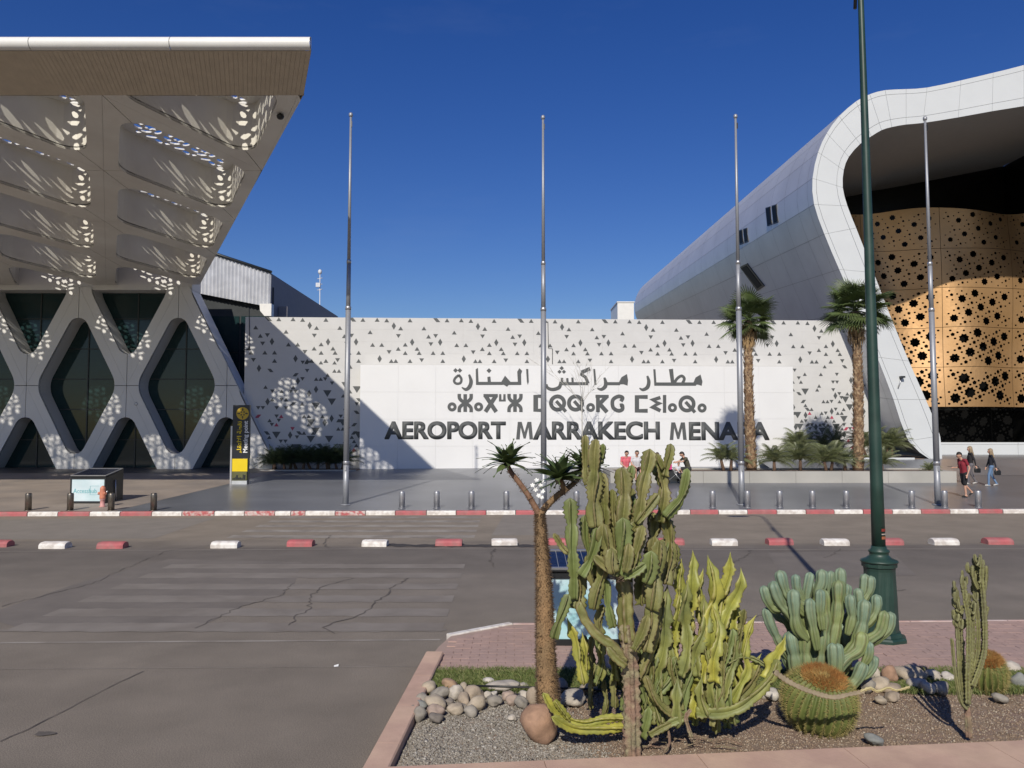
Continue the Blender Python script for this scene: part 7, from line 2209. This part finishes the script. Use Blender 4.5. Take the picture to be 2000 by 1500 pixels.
rk2 = random.Random(8)
for i in range(60):
    pts, h = tl_[rk2.randrange(1, 8)]
    pa_ = catmull([(p[0], p[1], 0) for p in pts], 6); q = pa_[int(len(pa_) * rk2.uniform(.62, .98))]
    dx = rk2.choice((-1, 1)) * rk2.uniform(2, 6)
    stem_px('offset_shoot', [(q.x, q.y), (q.x + dx, q.y - rk2.uniform(3, 8)), (q.x + dx * 1.2, q.y - rk2.uniform(12, 24))], rk2.uniform(2.6, 4.2), YT, M_thin, tn, rk2.uniform(-.06, .04), seed=760 + i, **TK)

# ---------------- barrel cacti
M_barrel = mat('barrel_cactus_skin', (0.095, 0.12, 0.028), 0.65, var=0.2, vscale=10, col2=(0.13, 0.145, 0.035), v2=4, extra=attr_mix('rim', (0.24, 0.24, 0.07)))
M_spiney = mat('yellow_spine', (0.30, 0.25, 0.09), 0.6, var=.2, vscale=20)
M_spineo = mat('orange_crown_spine', (0.42, 0.20, 0.06), 0.6, var=.25, vscale=15, col2=(0.50, 0.30, 0.10), v2=9)
M_crown = mat('woolly_crown', (0.62, 0.46, 0.17), 0.9, var=.2, vscale=25, bump=.5)
def barrel(c, rx, rz, tilt, label, ribs, seed, crownf):
    t = thing('barrel_cactus', label, 'cactus', c)
    rnd = random.Random(seed)
    M = tilt.to_matrix().to_4x4() if hasattr(tilt, 'to_matrix') else tilt
    cen = Vector((c[0], c[1], c[2] + rz * .96))
    n = ribs * 6; m = 34; vs, rim = [], []
    def surf(u, th):
        w = abs(math.cos(u * ribs / 2)) ** 1.3
        r = math.sin(th) ** .8 * rx * (.88 + .12 * w * min(1, math.sin(th) * 1.6)); z = math.cos(th) * rz
        if th < .5: z -= (.5 - th) * rz * .12
        return cen + (M @ Vector((r * math.cos(u), r * math.sin(u), z))), w
    for i in range(m + 1):
        th = .02 + (math.pi - .04) * i / m
        for k in range(n):
            p, w = surf(2 * math.pi * k / n, th); vs.append(p); rim.append(max(0, (w - .8) * 4) * .8)
    mb = MB(); mb.smooth = True; mb.add(vs, [(i * n + k, (i + 1) * n + k, (i + 1) * n + (k + 1) % n, i * n + (k + 1) % n) for i in range(m) for k in range(n)])
    me = mb.mesh('body', M_barrel); a_ = me.attributes.new('rim', 'FLOAT', 'POINT'); a_.data.foreach_set('value', rim); link('body', me, t)
    sp = MB(); so = MB()
    for r_ in range(ribs):
        u = 2 * math.pi * r_ / ribs
        th = .12
        while th < 2.75:
            p, w = surf(u, th); d0 = (p - cen).normalized()
            cr_ = th < crownf
            for q in range(7 if cr_ else 6):
                d = (d0 + Vector((rnd.uniform(-.7, .7), rnd.uniform(-.7, .7), rnd.uniform(-.7, .7)))).normalized()
                L_ = rnd.uniform(.025, .055) if not cr_ else rnd.uniform(.03, .065)
                s_ = d.orthogonal().normalized() * .0022
                e2 = d.cross(s_).normalized() * .0022
                (so if cr_ else sp).add([p - s_, p + s_, p + e2, p + d * L_], [(0, 1, 3), (1, 2, 3), (2, 0, 3)])
            th += .065 if cr_ else .085
    for k in range(1500):
        u, th = rnd.uniform(0, 6.28), rnd.uniform(.05, 1) ** .5 * crownf
        p, w = surf(u, th); d = ((p - cen).normalized() + Vector((rnd.uniform(-.6, .6),) * 1 + (rnd.uniform(-.6, .6), rnd.uniform(-.3, .6)))).normalized()
        s_ = d.orthogonal().normalized() * .0028; e2 = d.cross(s_).normalized() * .0028
        so.add([p - s_, p + s_, p + e2, p + d * rnd.uniform(.03, .06)], [(0, 1, 3), (1, 2, 3), (2, 0, 3)])
    o = sp.build('spines', M_spiney, t, fix=False); o['kind'] = 'stuff'
    o = so.build('crown_spines', M_spineo, t, fix=False); o['kind'] = 'stuff'
    wl = MB()
    for k in range(500):
        u, th = rnd.uniform(0, 6.28), rnd.uniform(0, 1) * crownf * .40 + .02
        p, w = surf(u, th); d = ((p - cen).normalized() * 1.5 + Vector((rnd.uniform(-.6, .6), rnd.uniform(-.6, .6), 0))).normalized(); s_ = d.orthogonal().normalized() * .006
        wl.add([p - s_, p + s_, p + d * rnd.uniform(.02, .05)], [(0, 1, 2)])
    o = wl.build('woolly_crown', M_crown, t, fix=False); o['kind'] = 'stuff'
    return t
q = G(1614, 1432, SOIL)
barrel((q.x, q.y + .15, SOIL - .03), .318, .27, Matrix.Rotation(R(20), 4, 'X') @ Matrix.Rotation(R(4), 4, 'Y'), 'large golden barrel cactus with an orange-brown spiny crown below the dry stem', 28, 1, .56)
q = G(1936, 1352, SOIL)
barrel((q.x, q.y + .05, SOIL - .02), .175, .20, Matrix.Rotation(R(16), 4, 'X') @ Matrix.Rotation(R(-10), 4, 'Y'), 'small barrel cactus with a rusty crown behind the thin columnar cactus', 20, 2, .8)

# ---------------- forked spiny trunk with leaf rosettes
M_pach = mat('spiny_brown_bark', (0.27, 0.165, 0.08), 0.8, var=0.25, vscale=16, bump=.5, bscale=50, col2=(0.20, 0.13, 0.065), v2=8)
M_pleaf = mat('strap_leaf', (0.065, 0.10, 0.035), 0.42, var=0.2, vscale=6, col2=(0.095, 0.125, 0.045), v2=5)
YPc = 7.35
pb_ = P(1072, 1398, YPc)
pach = thing('spiny_trunk_succulent', 'tall spiny brown trunk forking into three arms with strappy leaf rosettes', 'succulent tree', (pb_.x, YPc, SOIL))
tp = pxpath([(1073, 1402), (1070, 1350), (1066, 1280), (1064, 1200), (1061, 1120), (1057, 1050), (1054, 1003)], YPc)
tpc = catmull(tp, 8)
def rtp(f):
    xs_, ys_ = [0, .15, .35, .55, .75, .9, 1.0], [19.5, 21, 18.5, 16, 12.5, 9.5, 7.5]
    return float(np.interp(f, xs_, ys_)) * YPc / FPX
N = len(tpc)
MB().tube(tpc, [rtp(i / (N - 1)) * (1 + .03 * math.sin(i * 2.1)) for i in range(N)], 24).build('trunk', M_pach, pach)
arms = [([(1054, 1008), (1046, 992), (1030, 965), (1012, 940), (998, 922), (990, 905)], 4.8, (990, 896), .275, 0.0), ([(1055, 1006), (1068, 988), (1086, 970), (1100, 958), (1098, 944), (1092, 934)], 5.2, (1092, 926), .32, -.12), ([(1098, 962), (1116, 948), (1132, 932), (1140, 915)], 4.0, (1141, 906), .28, .12)]
spm = MB(); rs = random.Random(12)
def spines_on(pts, rf_, n, lm):
    for k in range(n):
        f = rs.random(); i = min(len(pts) - 2, int(f * (len(pts) - 1))); p = pts[i].lerp(pts[i + 1], f * (len(pts) - 1) - i)
        ax_ = (pts[i + 1] - pts[i]).normalized(); o1 = ax_.orthogonal().normalized(); o2 = ax_.cross(o1)
        a = rs.uniform(0, 6.28); d = (o1 * math.cos(a) + o2 * math.sin(a)); r_ = rf_(f)
        b = p + d * r_ * .96; d2 = (d + ax_ * rs.uniform(-.3, .5)).normalized()
        s_ = ax_ * .0034; s2 = d2.cross(ax_).normalized() * .0034
        spm.add([b - s_, b + s_, b + s2, b + d2 * rs.uniform(.012, .028) * lm], [(0, 1, 3), (1, 2, 3), (2, 0, 3)])
spines_on(tpc, rtp, 5200, 1.25)
def strap_leaf():
    mb = MB(); n = 8; vs = []
    for i in range(n + 1):
        s = i / n; w = .075 * (math.sin(min(1, s * 1.15 + .12) * math.pi) ** .7 if s < .95 else .25) * .95 + .004
        z = .10 * math.sin(s * 2.6) - .22 * s * s
        vs += [(s, -w, z + .018), (s, 0, z), (s, w, z + .018)]
    fs = []
    for i in range(n): fs += [(i * 3, (i + 1) * 3, (i + 1) * 3 + 1, i * 3 + 1), (i * 3 + 1, (i + 1) * 3 + 1, (i + 1) * 3 + 2, i * 3 + 2)]
    mb.smooth = True; mb.add(vs, fs); return mb.mesh('leaf', M_pleaf)
SL = strap_leaf()
for k, (pts, h, ce, LL, dy) in enumerate(arms):
    pp = catmull(pxpath(pts, YPc, 0 if k < 2 else arms[1][4] * .7, dy), 6)
    rr_ = [h * YPc / FPX * (1.35 - .45 * i / (len(pp) - 1)) for i in range(len(pp))]
    MB().tube(pp, rr_, 12).build('branch', mat('reddish_branch_bark', (.20, .11, .065), .75, var=.25, vscale=18, bump=.4) if k == 0 else M_pach, pach)
    spines_on(pp, lambda f: rr_[0], 160, .8)
    top = pp[-1]
    nl = 44
    for i in range(nl):
        f = (i + .5) / nl
        el = R(80) - R(98) * f ** .9 + rs.uniform(-.1, .1)
        az = i * 2.39996 + rs.uniform(-.2, .2)
        s = LL * rs.uniform(.82, 1.1) * (1.0 if f > .2 else .7)
        o = link('leaf', SL, pach)
        o.matrix_local = Matrix.Translation(top - Vector((pb_.x, YPc, SOIL)) + Vector((0, 0, .02 - .03 * f))) @ Matrix.Rotation(az, 4, 'Z') @ Matrix.Rotation(-el, 4, 'Y') @ Matrix.Rotation(rs.uniform(-.5, .5), 4, 'X') @ Matrix.Diagonal((s * 1.0, s * 1.7, s * .75, 1))
o = spm.build('spines', mat('dark_spine', (.10, .065, .04), .6), pach, fix=False); o['kind'] = 'stuff'
# white flowers
M_petal = mat('white_petal', (.78, .78, .74), .5)
fl = MB(); 
for k in range(5):
    a = 2 * math.pi * k / 5; d = Vector((math.cos(a), math.sin(a), .25)); s_ = Vector((-d.y, d.x, 0))
    fl.add([(0, 0, 0), tuple(d * .5 + s_ * .38), tuple(d * 1.0 + s_ * .2), tuple(d * 1.0 - s_ * .25), tuple(d * .55 - s_ * .3)], [(0, 1, 2, 3, 4)])
FLM = fl.mesh('flower', M_petal)
for i, (x, y) in enumerate(((1048, 938), (1056, 948), (1046, 956), (1060, 960), (1052, 968), (1040, 948), (1062, 940), (1058, 972))):
    o = link('flower', FLM, pach); c_ = P(x, y, YPc - .24 + .02 * (i % 3))
    o.matrix_local = Matrix.Translation(c_ - Vector((pb_.x, YPc, SOIL))) @ Matrix.Rotation(R(70) + rs.uniform(-.5, .5), 4, 'X') @ Matrix.Rotation(rs.uniform(0, 6), 4, 'Z') @ Matrix.Scale(.021, 4)
st_ = MB().tube([P(1078, 944, YPc - .15), P(1066, 950, YPc - .2), P(1054, 954, YPc - .23)], .006, 6).build('flower_stalk', M_pleaf, pach)
# sprawling fragments and dark tangle behind the bushes
tw = thing('dry_twig', 'thin dry brown twigs lying at the foot of the cactus thicket', 'twigs', (P(1300, 1440, 6.5).x, 6.5, SOIL))
for i in range(10):
    x, y = rs.uniform(1240, 1400), rs.uniform(1425, 1462); a = rs.uniform(-.6, .6)
    g0 = G(x, y, SOIL + .015); MB().tube([g0, g0 + Vector((.1 * math.cos(a), .1 * math.sin(a), rs.uniform(.01, .05))), g0 + Vector((.2 * math.cos(a + .3), .2 * math.sin(a), .01))], .005, 5).build('twig', M_wood, tw)
